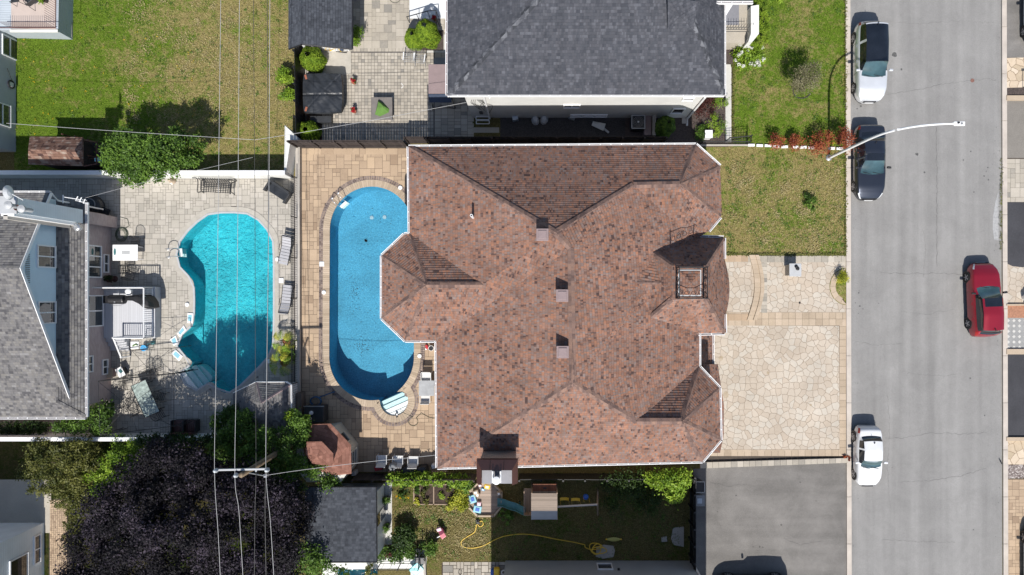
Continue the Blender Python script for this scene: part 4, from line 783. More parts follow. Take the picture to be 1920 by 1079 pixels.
# lower skirt roof and ground-floor wall
sk = {}; SZ = 4.0; yA, yB = W(160, 380, EZ).y, W(160, 783, EZ).y
sk = dict(a=Vector((e_x, yA, EZ)), b=Vector((e_x, yB, EZ)), c=Vector((XW+.01, yB+1.05, SZ)), d=Vector((XW+.01, yA, SZ)), e=Vector((xr-.02, ys-.02, EZ)))
roof_mesh(sk, [('a','b','c','d'), ('b','e','c')], M['roof_grey'], H4, 'skirt_roof'); caps(sk, [('b','c')], M['roof_grey'], H4, .12)
gutter([sk['a'], sk['b'], Vector((XF, yB, EZ))], H4, wd=.09); gutter([Vector((XF, yn, V['nE'].z)), V['nE']], H4, wd=.06); b = MB().tube([V['nE']+Vector((0, 0, -.1)), V['nE']+Vector((.0, -.35, -.6)), V['nE']+Vector((0, -.35, -4.4))], .05, 6); b.build('downspout', M['trim'], H4)
xg = (209-NX)/S; ywn, yws = G(0, 405)[1], G(0, 749)[1]; wallbox([(XF, yws), (xg, yws), (xg, ywn), (XF, ywn)], 0, EZ-.05, M['pinkbrick'], H4)
def epos(px, py, xx):       # point of an east wall (plan x xx) seen at a pixel
    f = (xx*S)/(px-NX); return (xx, (NY-py)*f/S, CH*(1-f))
xu = XW
for (x, y, w_, h_) in ((86, 482, 1.25, 1.35), (87, 587, 1.25, 1.3)): window(H4, epos(x, y, xu), w_, h_, 0, 1)
for (x, y, w_, h_, d) in ((173, 491, 1.95, 1.5, 2), (174, 584, 1.9, 1.75, 1), (198, 495, 1.15, .45, 1), (164, 684, 1.0, .8, 1), (196, 689, .95, .5, 1)):
    p = epos(x, y, xg+.0); window(H4, (xg, p[1], min(2.55-h_/2+.3, max(p[2], .45))), w_, h_, 0, d)
b = MB()
for k in range(16): b.box(XW-.01, XW+.02, epos(30, 0, XW)[1] if False else yr-.75+k*.1, yr-.70+k*.1, 5.9, 6.2+.0*k)
b.build('gable_vent', M['grey'], H4)
# chimney chase
cxa, cxb = (199-NX)/S, (222-NX)/S; cya, cyb = (553-400)*.805/S, (553-371)*.805/S
ck = MB().box(cxa, cxb, cya, cyb, 3.2, 8.0).build('chimney', M['sid_white'], H4); MB().box(cxa+.05, cxb-.06, cya+.05, cyb-.05, 0, 3.2).build('chimney_base', M['pinkbrick'], ck)
MB().box(cxa-.05, cxb+.05, cya-.05, cyb+.05, 8.0, 8.06).build('chimney_crown', M['lightgrey'], ck)
b = MB()
for x, y, z, r in ((12, 385, 8.75, .2), (37, 392, 8.6, .19)): c = W(x, y, z); b.lathe((c.x, c.y, z-.75), [(r*.55, 0), (r*.55, .6), (r, .6), (r*1.02, .68), (r*.2, .75)], 16)
b.build('chimney_cap', M['lightgrey'], ck); c = W(25, 388, 8.3); MB().lathe((c.x+.1, c.y-.05, 8.05), [(.15, 0), (.15, .2), (.11, .2), (.11, .05)], 14, cap=False).build('flue', M['bronze'], ck)
MB().box(cxa+.1, cxa+.32, cya-.32, cya-.1, 3.6, 8.0).build('pipe_chase', M['concrete'], ck); MB().box(cxa-.02, cxb-.12, cya-.16, cya-.01, 3.4, 8.0).build('corner_board', M['trim'], ck)
c = Vector((cxb+.05, cya-.3, 3.5)); MB().lathe(tuple(c), [(.12, 0), (.2, .1), (.2, .3), (.12, .36)], 14).build('vent_hood', M['silver'], ck)
d_ = W(17, 362, 8.6); b = MB(); b.lathe((0, 0, 0), [(.02, .1), (.2, .06), (.34, -.03), (.36, -.04), (.34, -.06), (.02, .06)], 18, cap=False); 
for i in range(len(b.v)):
    x, y, z = b.v[i]; b.v[i] = (d_.x+z*.9, d_.y+y, d_.z+x)
b.tube([d_, d_+Vector((.3, -.3, -.5))], .02, 5); b.build('satellite_dish', M['white'], ck)
an = W(150, 372, 4.6); b = MB().tube([W(118, 370, 4.7), W(163, 377, 4.2)], .022, 5)
for x, y in ((146, 369), (153, 371), (160, 374)): b.tube([W(x, y, 4.5), W(x-4, y+8, 4.4), W(x+6, y+9, 4.4)], .03, 5)
b.tube([W(118, 366, 4.7), W(118, 382, 4.6)], .03, 5); b.build('service_mast', M['white'], H4)
# ================================================================ grey house top-left with its raised deck
H5 = thing('house', 'grey rendered house at the left edge above the white wall, with a hose reel', 'house', (-35, 12, 0)); parent_center = Vector((-37, 12, 0))
xh = (30-NX)/S; wallbox([G(-80, 60), (xh, G(0, 60)[1]), (xh, G(0, 286)[1]), G(-80, 286)], 0, 5.0, M['greywall'], H5)
for (x, y, w_, h_) in ((18, 90, 1.25, 1.2), (4, 215, 1.35, 1.25)): p = epos(x, y, xh); window(H5, p, w_, h_, 0, 1, split='v')
p = Vector(epos(19, 159, xh)); b = MB(); b.tube([p+Vector((.08, .22*math.cos(a), .22*math.sin(a))) for a in np.linspace(0, 6.3, 18)], .05, 6); b.tube([p+Vector((.1, .28, 0)), p+Vector((.06, .9, .3))], .02, 4); b.build('hose_reel', M['black'], H5)
MB().cbox(p+Vector((.05, 0, 0)), (.1, .24, .3)).build('reel_hub', M['whitecon'], H5)
DK = thing('raised_deck', 'raised concrete deck with brown iron railing at the top left corner', 'deck', (*G(80, 20), 0)); DZ = 1.25
q = [p.xy for p in (W(-60, -60, DZ), W(111, -60, DZ), W(109, 60, DZ), W(-60, 56, DZ))]; MB().prism(q, 0, DZ).build('deck_slab', M['sid_grey'], DK)
MB().prism([p.xy for p in (W(20, -60, DZ), W(106, -60, DZ), W(105, 56, DZ), W(22, 54, DZ))], DZ, DZ+.02).build('deck_floor', plain('pinkish_concrete', (.48, .40, .36), .9, .08, 2), DK)
MB().prism([p.xy for p in (W(20, 57, DZ), W(110, 57, DZ), W(110, 62, DZ), W(20, 62, DZ))], DZ, DZ+.08).build('deck_edge', M['whitecon'], DK)
MB().prism([G(130, -60), G(137, -60), G(137, 72), G(130, 71)], 0, .12).build('footing', M['concrete'], DK)
b = MB()
for z in (.12, .9): b.tube([W(-10, 53, DZ+z), W(104, 53, DZ+z), W(104, -40, DZ+z)], .022, 5)
for k in range(22):
    c = W(20+k*4, 53, DZ); b.tube([c, c+Vector((0, 0, .9))], .012, 4); c = W(104, 53-k*4.2, DZ); b.tube([c, c+Vector((0, 0, .9))], .012, 4)
b.build('railing', plain('rust_brown_iron', (.13, .05, .04), .6, .2), DK)
# ================================================================ pale house bottom-left
H6 = thing('house', 'pale blue sided house corner with dark windows at the bottom left corner', 'house', (-33, -16, 0)); parent_center = Vector((-34, -18, 0))
xb = (83-NX)/S; yb = G(0, 981)[1]; wallbox([(xb-9, yb-14), (xb, yb-14), (xb, yb), (xb-9, yb)], 0, 6.6, M['sid_white'], H6)
for (x, y, w_, h_) in ((76, 1027, 1.75, .55), (35, 1068, 1.5, 1.4)): p = epos(x, y, xb); window(H6, (p[0], p[1], max(.6, p[2])), w_, h_, 0, 1 if h_ < 1 else 0, glass=M['glass'] if h_ < 1 else M['darkglass'])
# ================================================================ house off the bottom edge: its north wall
H7 = thing('house', 'grey-blue sided house wall with one dark window at the bottom edge behind the play yard', 'house', (3, -17.3, 0))
yt = G(0, 1052)[1]; xa_, xb_ = (948-NX)/S, (1293-NX)/S
wallbox([(xa_, yt-10), (xb_, yt-10), (xb_, yt), (xa_, yt)], 0, 6.9, M['sid_wall'], H7)
HR = {k: Vector((*G(*p), 7.0)) for k, p in dict(a=(921, 1039), b=(1324, 1039), c=(1324, 1390), d=(921, 1390)).items()}; HR['e'] = Vector((*G(1050, 1180), 9.6)); HR['f'] = Vector((*G(1200, 1180), 9.6)); roof_mesh(HR, [('a','b','f','e'), ('b','c','f'), ('c','d','e','f'), ('d','a','e')], M['roof_grey'], H7)
def npos(px, py, yy): f = (yy*S)/(NY-py); return ((px-NX)*f/S, yy, CH*(1-f))
p = npos(1134, 1064, yt); window(H7, p, .95, .85, math.pi/2, 0, glass=M['darkglass'])
p = npos(1160, 1070, yt); MB().cbox(Vector(p)+Vector((0, .06, 0)), (.14, .12, .1)).build('outlet', M['black'], H7)
b = MB().tube([(xb_+.06, yt+.06, .05), (xb_+.06, yt+.06, 6.8)], .06, 6); b.build('downspout', M['trim'], H7)
# ================================================================ sheds
# old brown-shingled playhouse under the tree
H8 = thing('playhouse', 'old brown shingled playhouse beside the green tree on the back lawn', 'playhouse', (*G(125, 300), 0)); z = 2.0
V = dict(a=W(56, 257, z), b=W(155, 258, z), c=W(155, 312, z), d=W(53, 309, z), e=W(53, 281, z+.75), f=W(155, 283, z+.75)); roof_mesh(V, [('a','b','f','e'), ('e','f','c','d')], M['roof_old'], H8, thick=.08)
q = [W(62, 262, z), W(150, 262, z), W(150, 306, z), W(62, 306, z)]; wallbox([(p.x, p.y) for p in q], 0, z+.1, M['darkwood'], H8)
q = [W(156, 264, 1.0), W(204, 272, 1.0), W(204, 306, 1.0), W(156, 312, 1.0)]; wallbox([(p.x, p.y) for p in q], 0, .9, M['darkwood'], H8, 'porch_platform')
b = MB()
for x, y in ((157, 266), (180, 270), (180, 308), (203, 276), (203, 304)): c = W(x, y, 0); b.tube([c, c+Vector((0, 0, 1.9))], .05, 4)
b.tube([W(157, 264, 1.9), W(181, 268, 1.9), W(181, 308, 1.9), W(157, 312, 1.9)], .05, 4); b.tube([W(160, 298, 1.3), W(180, 298, 1.3)], .04, 4); b.build('porch_frame', M['bronze'], H8)
MB().cbox(W(185, 300, 1.5), (.45, .2, .12), .1).build('toy_shelf', M['paleblue'], H8)
# octagonal pink-brown pool shed
H9 = thing('pool_shed', 'angular pool shed with two-step pink-brown shingle roof beside the oval pool', 'shed', (*G(620, 835), 0)); z = 2.35
o = [(560, 800), (577, 797), (620, 795), (658, 835), (659, 889), (625, 893), (584, 879), (572, 858)]; O = [W(x, y, z) for x, y in o]; I = [W(x, y, z+.32) for x, y in ((575, 830), (603, 829), (625, 852), (624, 871), (622, 873), (604, 872), (580, 868), (575, 852))]
top = [W(x, y, z+.95) for x, y in ((575, 829), (604, 829), (625, 851), (625, 871), (623, 872), (604, 873), (585, 870), (573, 852))]; ap = W(594, 857, z+1.12); b = MB(); n = 8
for i in range(n):
    j = (i+1) % n
    b.face([O[i], O[j], I[j], I[i]][::-1]); 
lo = b.build('roof', M['roof_shed'], H9, fix=False); b = MB()
for i in range(n): j = (i+1) % n; b.face([top[i], top[j], ap][::-1])
b.build('upper_roof', M['roof_shed'], lo); b = MB()
for i in range(n): j = (i+1) % n; b.face([I[i]*.98+ap*.02, I[j]*.98+ap*.02, top[j]*.98+ap*.02, top[i]*.98+ap*.02])
b.build('cupola_wall', M['darkwood'], lo, fix=True)
q = [G(*p) for p in ((582, 800), (640, 792), (672, 833), (672, 868), (660, 885), (600, 885), (582, 862))]; wallbox(q, 0, z-.02, M['cream'], H9)
c = Vector((*G(657, 813), 1.35)); window(H9, c, .75, .9, math.radians(38), 0, 'window', M['cream'], M['darkglass'])
c = Vector((*G(672, 850), 1.25)); window(H9, c, .95, 1.3, 0, 2, 'door', M['cream'], M['darkglass'], split='v')
# slate shed bottom
H10 = thing('shed', 'white shed with flat-looking charcoal shingle roof beside the purple tree', 'shed', (*G(645, 985), 0)); z = 2.7
V = dict(a=W(572, 914, z+.1), b=W(706, 914, z), c=W(707, 1055, z), d=W(572, 1055, z+.1)); roof_mesh(V, [('a','b','c','d')], M['roof_char'], H10)
b = MB(); b.tube([V['a'], V['b'], V['c'], V['d']], .045, 4); b.build('drip_edge', M['black'], H10)
q = [G(600, 908), G(721, 906), G(723, 1020), G(600, 1020)]; wallbox(q, 0, z-.03, M['white'], H10); MB().prism([G(722, 946), G(723.5, 946), G(724, 966), G(722.6, 966)], 0, 2.1).build('door', M['darkglass'], H10)
# pool cabana with grey hip roof
H11 = thing('cabana', 'small cabana with weathered grey hip roof at the corner of the grey patio', 'cabana', (*G(500, 760), 0)); z = 2.3
V = dict(a=W(437, 738, z), b=W(480, 717, z), c=W(537, 717, z), d=W(546, 722, z), e=W(546, 812, z), f=W(437, 812, z), r1=W(490, 757, z+.95), r2=W(498, 772, z+.95)); roof_mesh(V, [('a','b','r1'), ('b','c','d','r1'), ('d','e','r2','r1'), ('e','f','r2'), ('f','a','r1','r2')], M['roof_grey'], H11, thick=.1)
q = [W(452, 736, z), W(534, 726, z), W(534, 800, z), W(452, 800, z)]; wallbox([(p.x, p.y) for p in q], 0, z+.1, M['white'], H11); b = MB().tube([V['c'], V['d'], V['e']], .06, 4); b.tube([V['a'], V['b'], V['c']], .03, 4); b.build('fascia', M['trim'], H11)
for (a, c) in (('b','r1'), ('d','r1')): caps(V, [(a, c)], M['taupe'], H11, .10)
# ---------------------------------------------------------------- walls, fences, pole and wires
def wallthing(name, label, cat, px, h, m, capm=None, capo=0.03):
    t = thing(name, label, cat, (*G(*px[0]), 0)); MB().prism(GP(px), 0, h).build('wall', m, t)
    if capm: MB().prism(offs(GP(px), capo), h, h+.06).build('coping', capm, t, bevel=.01)
    return t
wallthing('garden_wall', 'long bright white wall between the large back lawn and the grey patio', 'wall', [(-80, 330), (551, 330), (551, 336), (-80, 336)], 1.5, M['whitecon'], M['trim'])
wallthing('garden_wall', 'white wall along the bottom of the grey patio, half hidden by vines', 'wall', [(-80, 812), (470, 813), (470, 818), (-80, 818)], 1.35, M['whitecon'], M['trim'])
wallthing('gate_post_wall', 'short white wall piece at the corner where the dark board fence meets the iron fence', 'wall', [(549, 246), (573, 268), (573, 274), (559, 276), (551, 330), (548, 330)], 1.3, M['whitecon'])
wallthing('pool_kerb', 'low concrete kerb under the black iron fence beside the tan patio', 'kerb wall', [(557, 276), (565, 276), (565, 800), (557, 800)], .28, M['concrete'])
wallthing('concrete_stub', 'stained concrete stub wall beside the black pool heater', 'wall', [(563, 735), (572, 735), (574, 790), (564, 790)], .7, M['oldboard'])
def boardfence(label, p0, p1, h, thick=.06, posts=6, m=None, cat='fence'):
    a, c = Vector((*G(*p0), 0)), Vector((*G(*p1), 0)); d = c-a; L = d.length; u = d.normalized(); n = Vector((-u.y, u.x, 0)); t = thing('board_fence', label, cat, tuple(a)); b = MB(); k = int(L/.16)
    for i in range(k):
        b.cur = random.random(); s0, s1 = a+u*(L*i/k+.004), a+u*(L*(i+1)/k-.004); o = n*random.uniform(-.008, .008); z = h+random.uniform(-.01, .01)
        b.prism([(s0+o).xy[:], (s1+o).xy[:], (s1+n*.03+o).xy[:], (s0+n*.03+o).xy[:]], .04, z)
    b.build('boards', m or M['darkwood'], t); b = MB()
    for z in (.35, h-.3): b.cbox(a+d/2+n*-.04+Vector((0, 0, z)), (L, .05, .09), math.atan2(u.y, u.x))
    b.build('rail', m or M['darkwood'], t); b = MB()
    for i in range(posts+1):
        c2 = a+d*i/posts; b = MB().cbox(c2-n*.05+Vector((0, 0, (h+.06)/2)), (.1, .1, h+.06), math.atan2(u.y, u.x)); b.build('post', m or M['darkwood'], t)
    return t
boardfence('dark brown board fence between the square-paver patio and the tan pool patio', (560, 277), (766, 277), 1.8, posts=5)
boardfence('black board fence along the gravel strip beside the dark grey roofed house', (768, 270), (1240, 270), 1.7, posts=12)
boardfence('tall black fence on the west side of the hot tub', (570, 84), (573, 264), 1.7, posts=6, m=M['black'])
boardfence('dark fence separating the play yard from the tan pool patio', (672, 889), (893, 889), 1.5, posts=6)
boardfence('dark fence between the play yard and the brown-roofed house wall', (975, 889), (1292, 889), 1.4, posts=8, m=M['black'])
boardfence('dark fence between the play yard and the asphalt driveway', (1293, 884), (1293, 1100), 1.6, posts=7, m=M['black'])
def ironfence(label, P, h, sp=.14, post=2.2, m=None):
    P = [Vector((*G(*p), 0)) for p in P]; t = thing('iron_fence', label, 'fence', tuple(P[0])); r, bl = MB(), MB(); m = m or M['iron']
    for a, c in zip(P, P[1:]):
        d = c-a; L = d.length; n = max(2, int(L/sp)); u = d.normalized()
        for z in (.14, h-.18, h): r.tube([a+Vector((0, 0, z)), c+Vector((0, 0, z))], .018, 4)
        for i in range(n): q = a+d*(i+.5)/n; bl.tube([q+Vector((0, 0, .1)), q+Vector((0, 0, h))], .009, 4, cap=False)
        k = max(1, int(L/post))
        for i in range(k+1): q = a+d*i/k; MB().tube([q, q+Vector((0, 0, h+.08))], .032, 4).build('post', m, t)
    r.build('rail', m, t); bl.build('balusters', m, t); return t
ironfence('black iron railing between the grey patio and the tan pool patio', [(560, 336), (560, 560), (561, 795)], 1.25)
ironfence('low black iron fence on the lawn boundary beside the stepping strip', [(1312, 272), (1400, 272), (1401, 262)], .9)
ironfence('black iron gate at the end of the side path', [(1360, 266), (1401, 262)], 1.0)
ironfence('short black railing around the planting bed by the south pool', [(714, 1056), (790, 1056), (792, 1020)], 1.1, .5, 1.1)
# deck posts fence behind pool-side of play yard, bottom house slab
wallthing('deck_curb', 'narrow pale curb beside the small south pool', 'curb', [(795, 1040), (799, 1040), (801, 1100), (797, 1100)], .35, M['concrete'])
# utility pole
PT = 8.15; UP = thing('utility_pole', 'weathered wooden utility pole with a grey crossarm rising out of the green vines', 'utility pole', (*G(562, 824), 0))
pb_, ptp = Vector((*G(562, 824), 0)), W(452, 892, PT+.15); sh = MB(); sh.tube([pb_, (pb_+ptp)/2, ptp], [.19, .16, .13], 14); sh.build('shaft', M['pole'], UP, smooth=True)
wa = [W(405, 883, PT), W(443, 892, PT), W(480, 886, PT-.9), W(498, 893, PT-1.6), W(501, 882, PT)]
MB().cbox((W(403, 883, PT)+W(503, 881, PT))/2-Vector((0, 0, .1)), ((W(503, 881, PT)-W(403, 883, PT)).length, .085, .13), .02).build('crossarm', M['lightgrey'], UP)
for k in (0, 1, 4): p = wa[k]; MB().lathe((p.x, p.y, p.z-.12), [(.04, 0), (.11, .06), (.06, .1), (.12, .16), (.07, .2), (.09, .26), (.05, .32)], 14).build('insulator', M['ceramic'], UP, smooth=True)
b = MB().tube([ptp-Vector((0, 0, .5)), wa[3]+Vector((0, 0, .05))], .03, 5); b.box(wa[3].x-.08, wa[3].x+.08, wa[3].y-.08, wa[3].y+.08, wa[3].z-.2, wa[3].z+.05); b.build('bracket', M['silver'], UP)
MB().tube([W(480, 884, PT-.6), W(480, 884, PT-1.2)], .05, 8).build('spool_insulator', M['ceramic'], UP)
def wirething(label, pts, r, m, cat='power line', name='power_line', n=6, group=None):
    o = MB().tube(curve_pts(pts, n), r, 5).build(name, m); return tag(o, label, cat, group)
tops = [((414, 0), (409, 400), (405, 700)), ((449, 0), (446, 400), (443, 700)), ((475, 0), (478, 400), (479, 700)), ((501, 0), (503, 400), (501, 700)), ((506, 0), (504, 400), (500, 700))]
bots = [((409, 1000), (414, 1100)), ((448, 960), (456, 1090)), ((478, 960), (477, 1090)), ((497, 960), (499, 1090)), ((507, 980), (514, 1090))]
lab = ['leftmost thick pale power line crossing the left pool and the lawn', 'second pale power line from the left, over the left pool', 'thin dark cable left of the darkest cable over the left pool', 'dark bundled telephone cable just left of the rightmost power line', 'rightmost pale power line along the edge of the left pool']
for k in range(5):
    base = PT+.15 if k in (0, 1, 4) else (PT-.9 if k == 2 else PT-1.6); hh = [base-.45, base-.75, base-.35]
    p = [W(tops[k][0][0]+(tops[k][0][0]-tops[k][1][0])*.15, -60, base-.4)]+[W(*tops[k][i], hh[i]) for i in range(3)]+[Vector((wa[k].x, wa[k].y, base))]+[W(*bots[k][0], base-.1), W(*bots[k][1], base-.25)]
    wirething(lab[k], p, 0.0115 if k in (0, 1, 4) else (.012 if k == 2 else .017), M['wire'] if k in (0, 1, 4) else M['wiredark'], 'power line' if k in (0, 1, 4) else 'telephone cable', 'power_line' if k in (0, 1, 4) else 'telephone_cable')
wirething('pale service wire strung over the back lawn from the grey house to the cables', [W(12, 232, 4.6), W(150, 242, 5.0), W(300, 252, 5.6), W(476, 263, 7)], .010, M['wire'], 'service wire', 'service_wire')
wirething('pale service wire from the cables over the hot tub to the dark grey roofed house', [W(478, 263, 7), W(555, 251, 6.3), W(700, 226, 5.2), W(800, 207, 4.8), W(874, 193, 4.5)], .010, M['wire'], 'service wire', 'service_wire')
wirething('service wire from the cables over the white wall to the pale blue house', [W(474, 296, 7), W(380, 318, 6.3), W(270, 343, 5.5), W(160, 372, 4.8)], .007, M['wire'], 'service wire', 'service_wire')
wirething('pale service wire from the pole across the pink-brown shed roof to the brown-roofed house', [W(500, 892, PT-1.6), W(560, 883, 6.0), W(680, 868, 5.5), W(780, 858, 5.6), W(829, 853, 6.2)], .012, M['wire'], 'service wire', 'service_wire')
# street lamp
SL = thing('street_lamp', 'tall white street lamp with a long curved arm reaching over the road and dark sedan', 'street lamp', (*G(1554, 297), 0))
b0 = Vector((*G(1554, 297), 0)); arm = [b0+Vector((dx, 0, z)) for dx, z in ((0, 0), (0, 2), (0, 4), (.02, 5.2), (.16, 6.3), (.55, 7.2), (1.15, 7.8), (1.9, 8.12), (2.6, 8.22))]
MB().tube(curve_pts(arm, 5), list(np.linspace(.085, .045, 41)), 12).build('mast', M['white'], SL, smooth=True); e = arm[-1]
MB().lathe(tuple(b0), [(.2, 0), (.2, .04), (.1, .12)], 12).build('base_plate', M['silver'], SL)
b = MB().cbox(e+Vector((.28, 0, 0)), (.55, .22, .1)); b.cbox(e+Vector((.0, 0, 0)), (.16, .12, .09)); b.build('lamp_head', M['white'], SL, bevel=.03)
MB().lathe((e.x+.2, e.y+.03, e.z+.05), [(.05, 0), (.05, .07)], 10).build('photocell', M['black'], SL); MB().lathe((e.x+.38, e.y, e.z+.048), [(.06, 0), (.06, .012)], 12).build('vent_disc', M['grey'], SL)
# manhole
o = MB().lathe((*G(1823, 152), .01), [(.12, 0), (.12, .012), (.08, .012), (.08, .004)], 18).build('valve_cover', plain('rusty_iron', (.20, .10, .08), .8, .3, 12)); tag(o, 'small rusty round valve cover in the road on the long crack', 'valve cover')
# ---------------------------------------------------------------- plants: many small leaves on clumps round real limbs
def leaves(name, blobs, n, size, m, parent, spread=.30, nclump=None, up=.5, asp=.55, shell=.55, zmin=.03, tone=0):
    """blobs: (x, y, z, rx, ry, rz) ellipsoids in world metres"""
    B = np.array(blobs, float); vol = (B[:, 3]*B[:, 4])**.9; pr = vol/vol.sum(); nc = nclump or max(6, n//45)
    bi = RNG.choice(len(B), nc, p=pr); d = RNG.normal(size=(nc, 3)); d /= np.linalg.norm(d, axis=1)[:, None]; d[:, 2] = np.where(d[:, 2] < -.35, -d[:, 2], d[:, 2])
    rr = shell+(1-shell)*RNG.uniform(0, 1, nc)**.5; C = B[bi, :3]+d*B[bi, 3:6]*rr[:, None]; ct = RNG.uniform(0, 1, nc)
    ci = RNG.integers(0, nc, n); sp = np.minimum(B[bi[ci], 3:6].min(1), 1.2)*spread+size*.3
    P = C[ci]+RNG.normal(size=(n, 3))*sp[:, None]*np.array([1, 1, .7]); P[:, 2] = np.maximum(P[:, 2], zmin)
    N = d[ci]*.5+RNG.normal(size=(n, 3))*.55+np.array([0, 0, up]); N /= np.linalg.norm(N, axis=1)[:, None]
    T = np.cross(N, RNG.normal(size=(n, 3))); T /= np.linalg.norm(T, axis=1)[:, None]; Bt = np.cross(N, T)
    s = size*RNG.uniform(.6, 1.35, n); a = T*s[:, None]; b = Bt*(s*asp)[:, None]
    V = np.stack([P-a, P+b*.9-a*.1, P+a, P-b*.9-a*.1], 1)
    bt = RNG.uniform(-.16, .16, len(B)); at = np.clip(0.08+.58*ct[ci]+.34*RNG.uniform(0, 1, n)+tone+bt[bi[ci]], 0, 1)
    return npmesh(name, V, 4, at, m, parent)
def limbs(parent, base, tips, r=.07, m=None, name='trunk'):
    b = MB(); base = Vector(base); fork = base+Vector((0, 0, max(.05, min(t[2] for t in tips)*.45-base.z*.45)))
    b.tube([base, fork], [r, r*.8], 8)
    for t in tips:
        t = Vector(t); mid = (fork+t)/2+Vector((random.uniform(-.1, .1), random.uniform(-.1, .1), random.uniform(0, .1))); b.tube([fork, mid, t], [r*.6, r*.4, r*.12], 5)
    return b.build(name, m or M['bark'], parent)
def plant(kind, label, cat, px, h, rad, m, n=700, size=.06, blobs=None, group=None, r=.04, extra=None, trunkname='stems', crownname='foliage', **kw):
    """px: where it stands on the ground; rad: crown radius in pixels of the survey"""
    g = G(*px); t = thing(kind, label, cat, (*g, 0), 0, group); R = rad/S
    if blobs is None:
        blobs = [(g[0], g[1], h*.55, R*.8, R*.8, h*.42)]+[(g[0]+R*.5*math.cos(a), g[1]+R*.5*math.sin(a), h*random.uniform(.4, .75), R*.5, R*.5, h*.25) for a in (random.uniform(0, 6.3) for _ in range(5))]
    tips = [(b[0], b[1], b[2]) for b in blobs[:7]]; limbs(t, (g[0], g[1], 0), tips, r, name=trunkname)
    leaves(crownname, blobs, n, size, m, t, **kw)
    if extra: extra(t, g, R, h)
    return t
def iblobs(L): return [(*W(x, y, z), rx/S*(1-z/CH), ry/S*(1-z/CH), rz) for x, y, z, rx, ry, rz in L]      # crowns traced at their own height
M['lw_straw'] = leafmat('straw_blades', (.16, .13, .06), (.30, .25, .12), (.44, .37, .19), .1, .8)
def crownblobs(outline, n, r, h0, h1, mid=None, rz=.5, seed=1):
    """fill a traced crown outline with separate boughs, highest in the middle"""
    rs = random.Random(seed); xs = [p[0] for p in outline]; ys = [p[1] for p in outline]; out = []; cx, cy = mid or (sum(xs)/len(xs), sum(ys)/len(ys)); R = max(max(xs)-min(xs), max(ys)-min(ys))/2; tries = 0
    while len(out) < n and tries < 9000:
        tries += 1; x, y = rs.uniform(min(xs), max(xs)), rs.uniform(min(ys), max(ys))
        if not inpoly(x, y, outline) or any((x-o[0])**2+(y-o[1])**2 < (r*1.05*(1-tries/12000))**2 for o in out): continue
        d = min(1, math.hypot(x-cx, y-cy)/R); q = r*rs.uniform(.7, 1.15); out.append((x, y, h1-(h1-h0)*d**1.3+rs.uniform(-.45, .3)*(h1-h0)*.5, q, q*rs.uniform(.8, 1), rz*rs.uniform(.7, 1.2)))
    return iblobs(out)
LG, GR, DK_, PU, TH, OL = M['lw_light'], M['lw_green'], M['lw_dark'], M['lw_purple'], M['lw_thuja'], M['lw_olive']
plant('tree', 'bushy green tree at the white wall on the back lawn, throwing a dark shadow', 'tree', (300, 302), 3.4, 80, GR, 21000, .075, crownblobs([(207, 300), (222, 262), (250, 250), (275, 262), (300, 258), (330, 250), (352, 262), (378, 272), (388, 285), (372, 300), (345, 308), (322, 318), (298, 334), (262, 338), (232, 332), (214, 318)], 34, 17, 1.9, 3.4, rz=.45), r=.12, trunkname='trunk', crownname='crown', spread=.3, shell=.75, nclump=420, tone=.05)
pur = [(300, 960, 7.4, 62, 52, 1.8), (220, 960, 6.2, 48, 46, 1.5), (370, 940, 7.2, 58, 50, 1.7), (420, 1010, 6.8, 66, 56, 1.7), (340, 1040, 7.0, 66, 56, 1.8), (250, 1030, 6.3, 60, 54, 1.6), (180, 1040, 5.2, 40, 40, 1.4), (500, 960, 6.0, 52, 46, 1.5), (540, 935, 5.2, 34, 36, 1.2), (485, 1050, 6.0, 52, 44, 1.5), (310, 885, 5.2, 46, 38, 1.3), (240, 890, 4.2, 40, 38, 1.1), (390, 880, 5.8, 40, 36, 1.3), (205, 920, 4.2, 34, 30, 1.1), (560, 985, 4.6, 28, 32, 1.0), (170, 1000, 4.6, 30, 30, 1.1), (270, 858, 4.0, 32, 24, .9), (345, 850, 4.6, 32, 22, .9), (300, 1100, 6.5, 90, 40, 1.6), (460, 1100, 6.0, 70, 36, 1.5), (450, 910, 5.6, 36, 34, 1.2), (580, 935, 4.2, 18, 26, .8)]
plant('tree', 'very large dark purple-leaved tree filling the bottom left of the photo', 'tree', (370, 910), 8, 180, PU, 120000, .07, crownblobs([(280, 850), (330, 842), (400, 852), (450, 885), (535, 905), (580, 922), (570, 960), (570, 1000), (545, 1030), (535, 1110), (135, 1110), (140, 1045), (160, 1010), (182, 968), (190, 940), (228, 910), (268, 878)], 88, 25, 4.0, 7.6, (350, 990), .8, 3), r=.28, trunkname='trunk', crownname='crown', spread=.32, nclump=2200, shell=.7, tone=-.1)
plant('tree', 'dark green leafy tree around the utility pole, above the cabana roof', 'tree', (520, 800), 4, 70, GR, 26000, .07, crownblobs([(408, 790), (430, 762), (452, 772), (470, 800), (510, 815), (540, 800), (560, 790), (575, 830), (575, 870), (618, 893), (618, 912), (575, 910), (540, 935), (490, 925), (450, 905), (415, 880), (405, 830)], 44, 15, 2.4, 4.0, (500, 850), .5, 5), r=.12, trunkname='trunk', crownname='crown', spread=.3, shell=.7, tone=.04)
plant('vine', 'patch of bright lime leaves spilling onto the kerb beside the pink-brown shed', 'vine', (565, 800), 2.8, 20, LG, 900, .09, iblobs([(548, 782, 2.6, 10, 9, .3), (562, 796, 2.5, 14, 8, .3), (574, 792, 2.4, 9, 7, .25)]))
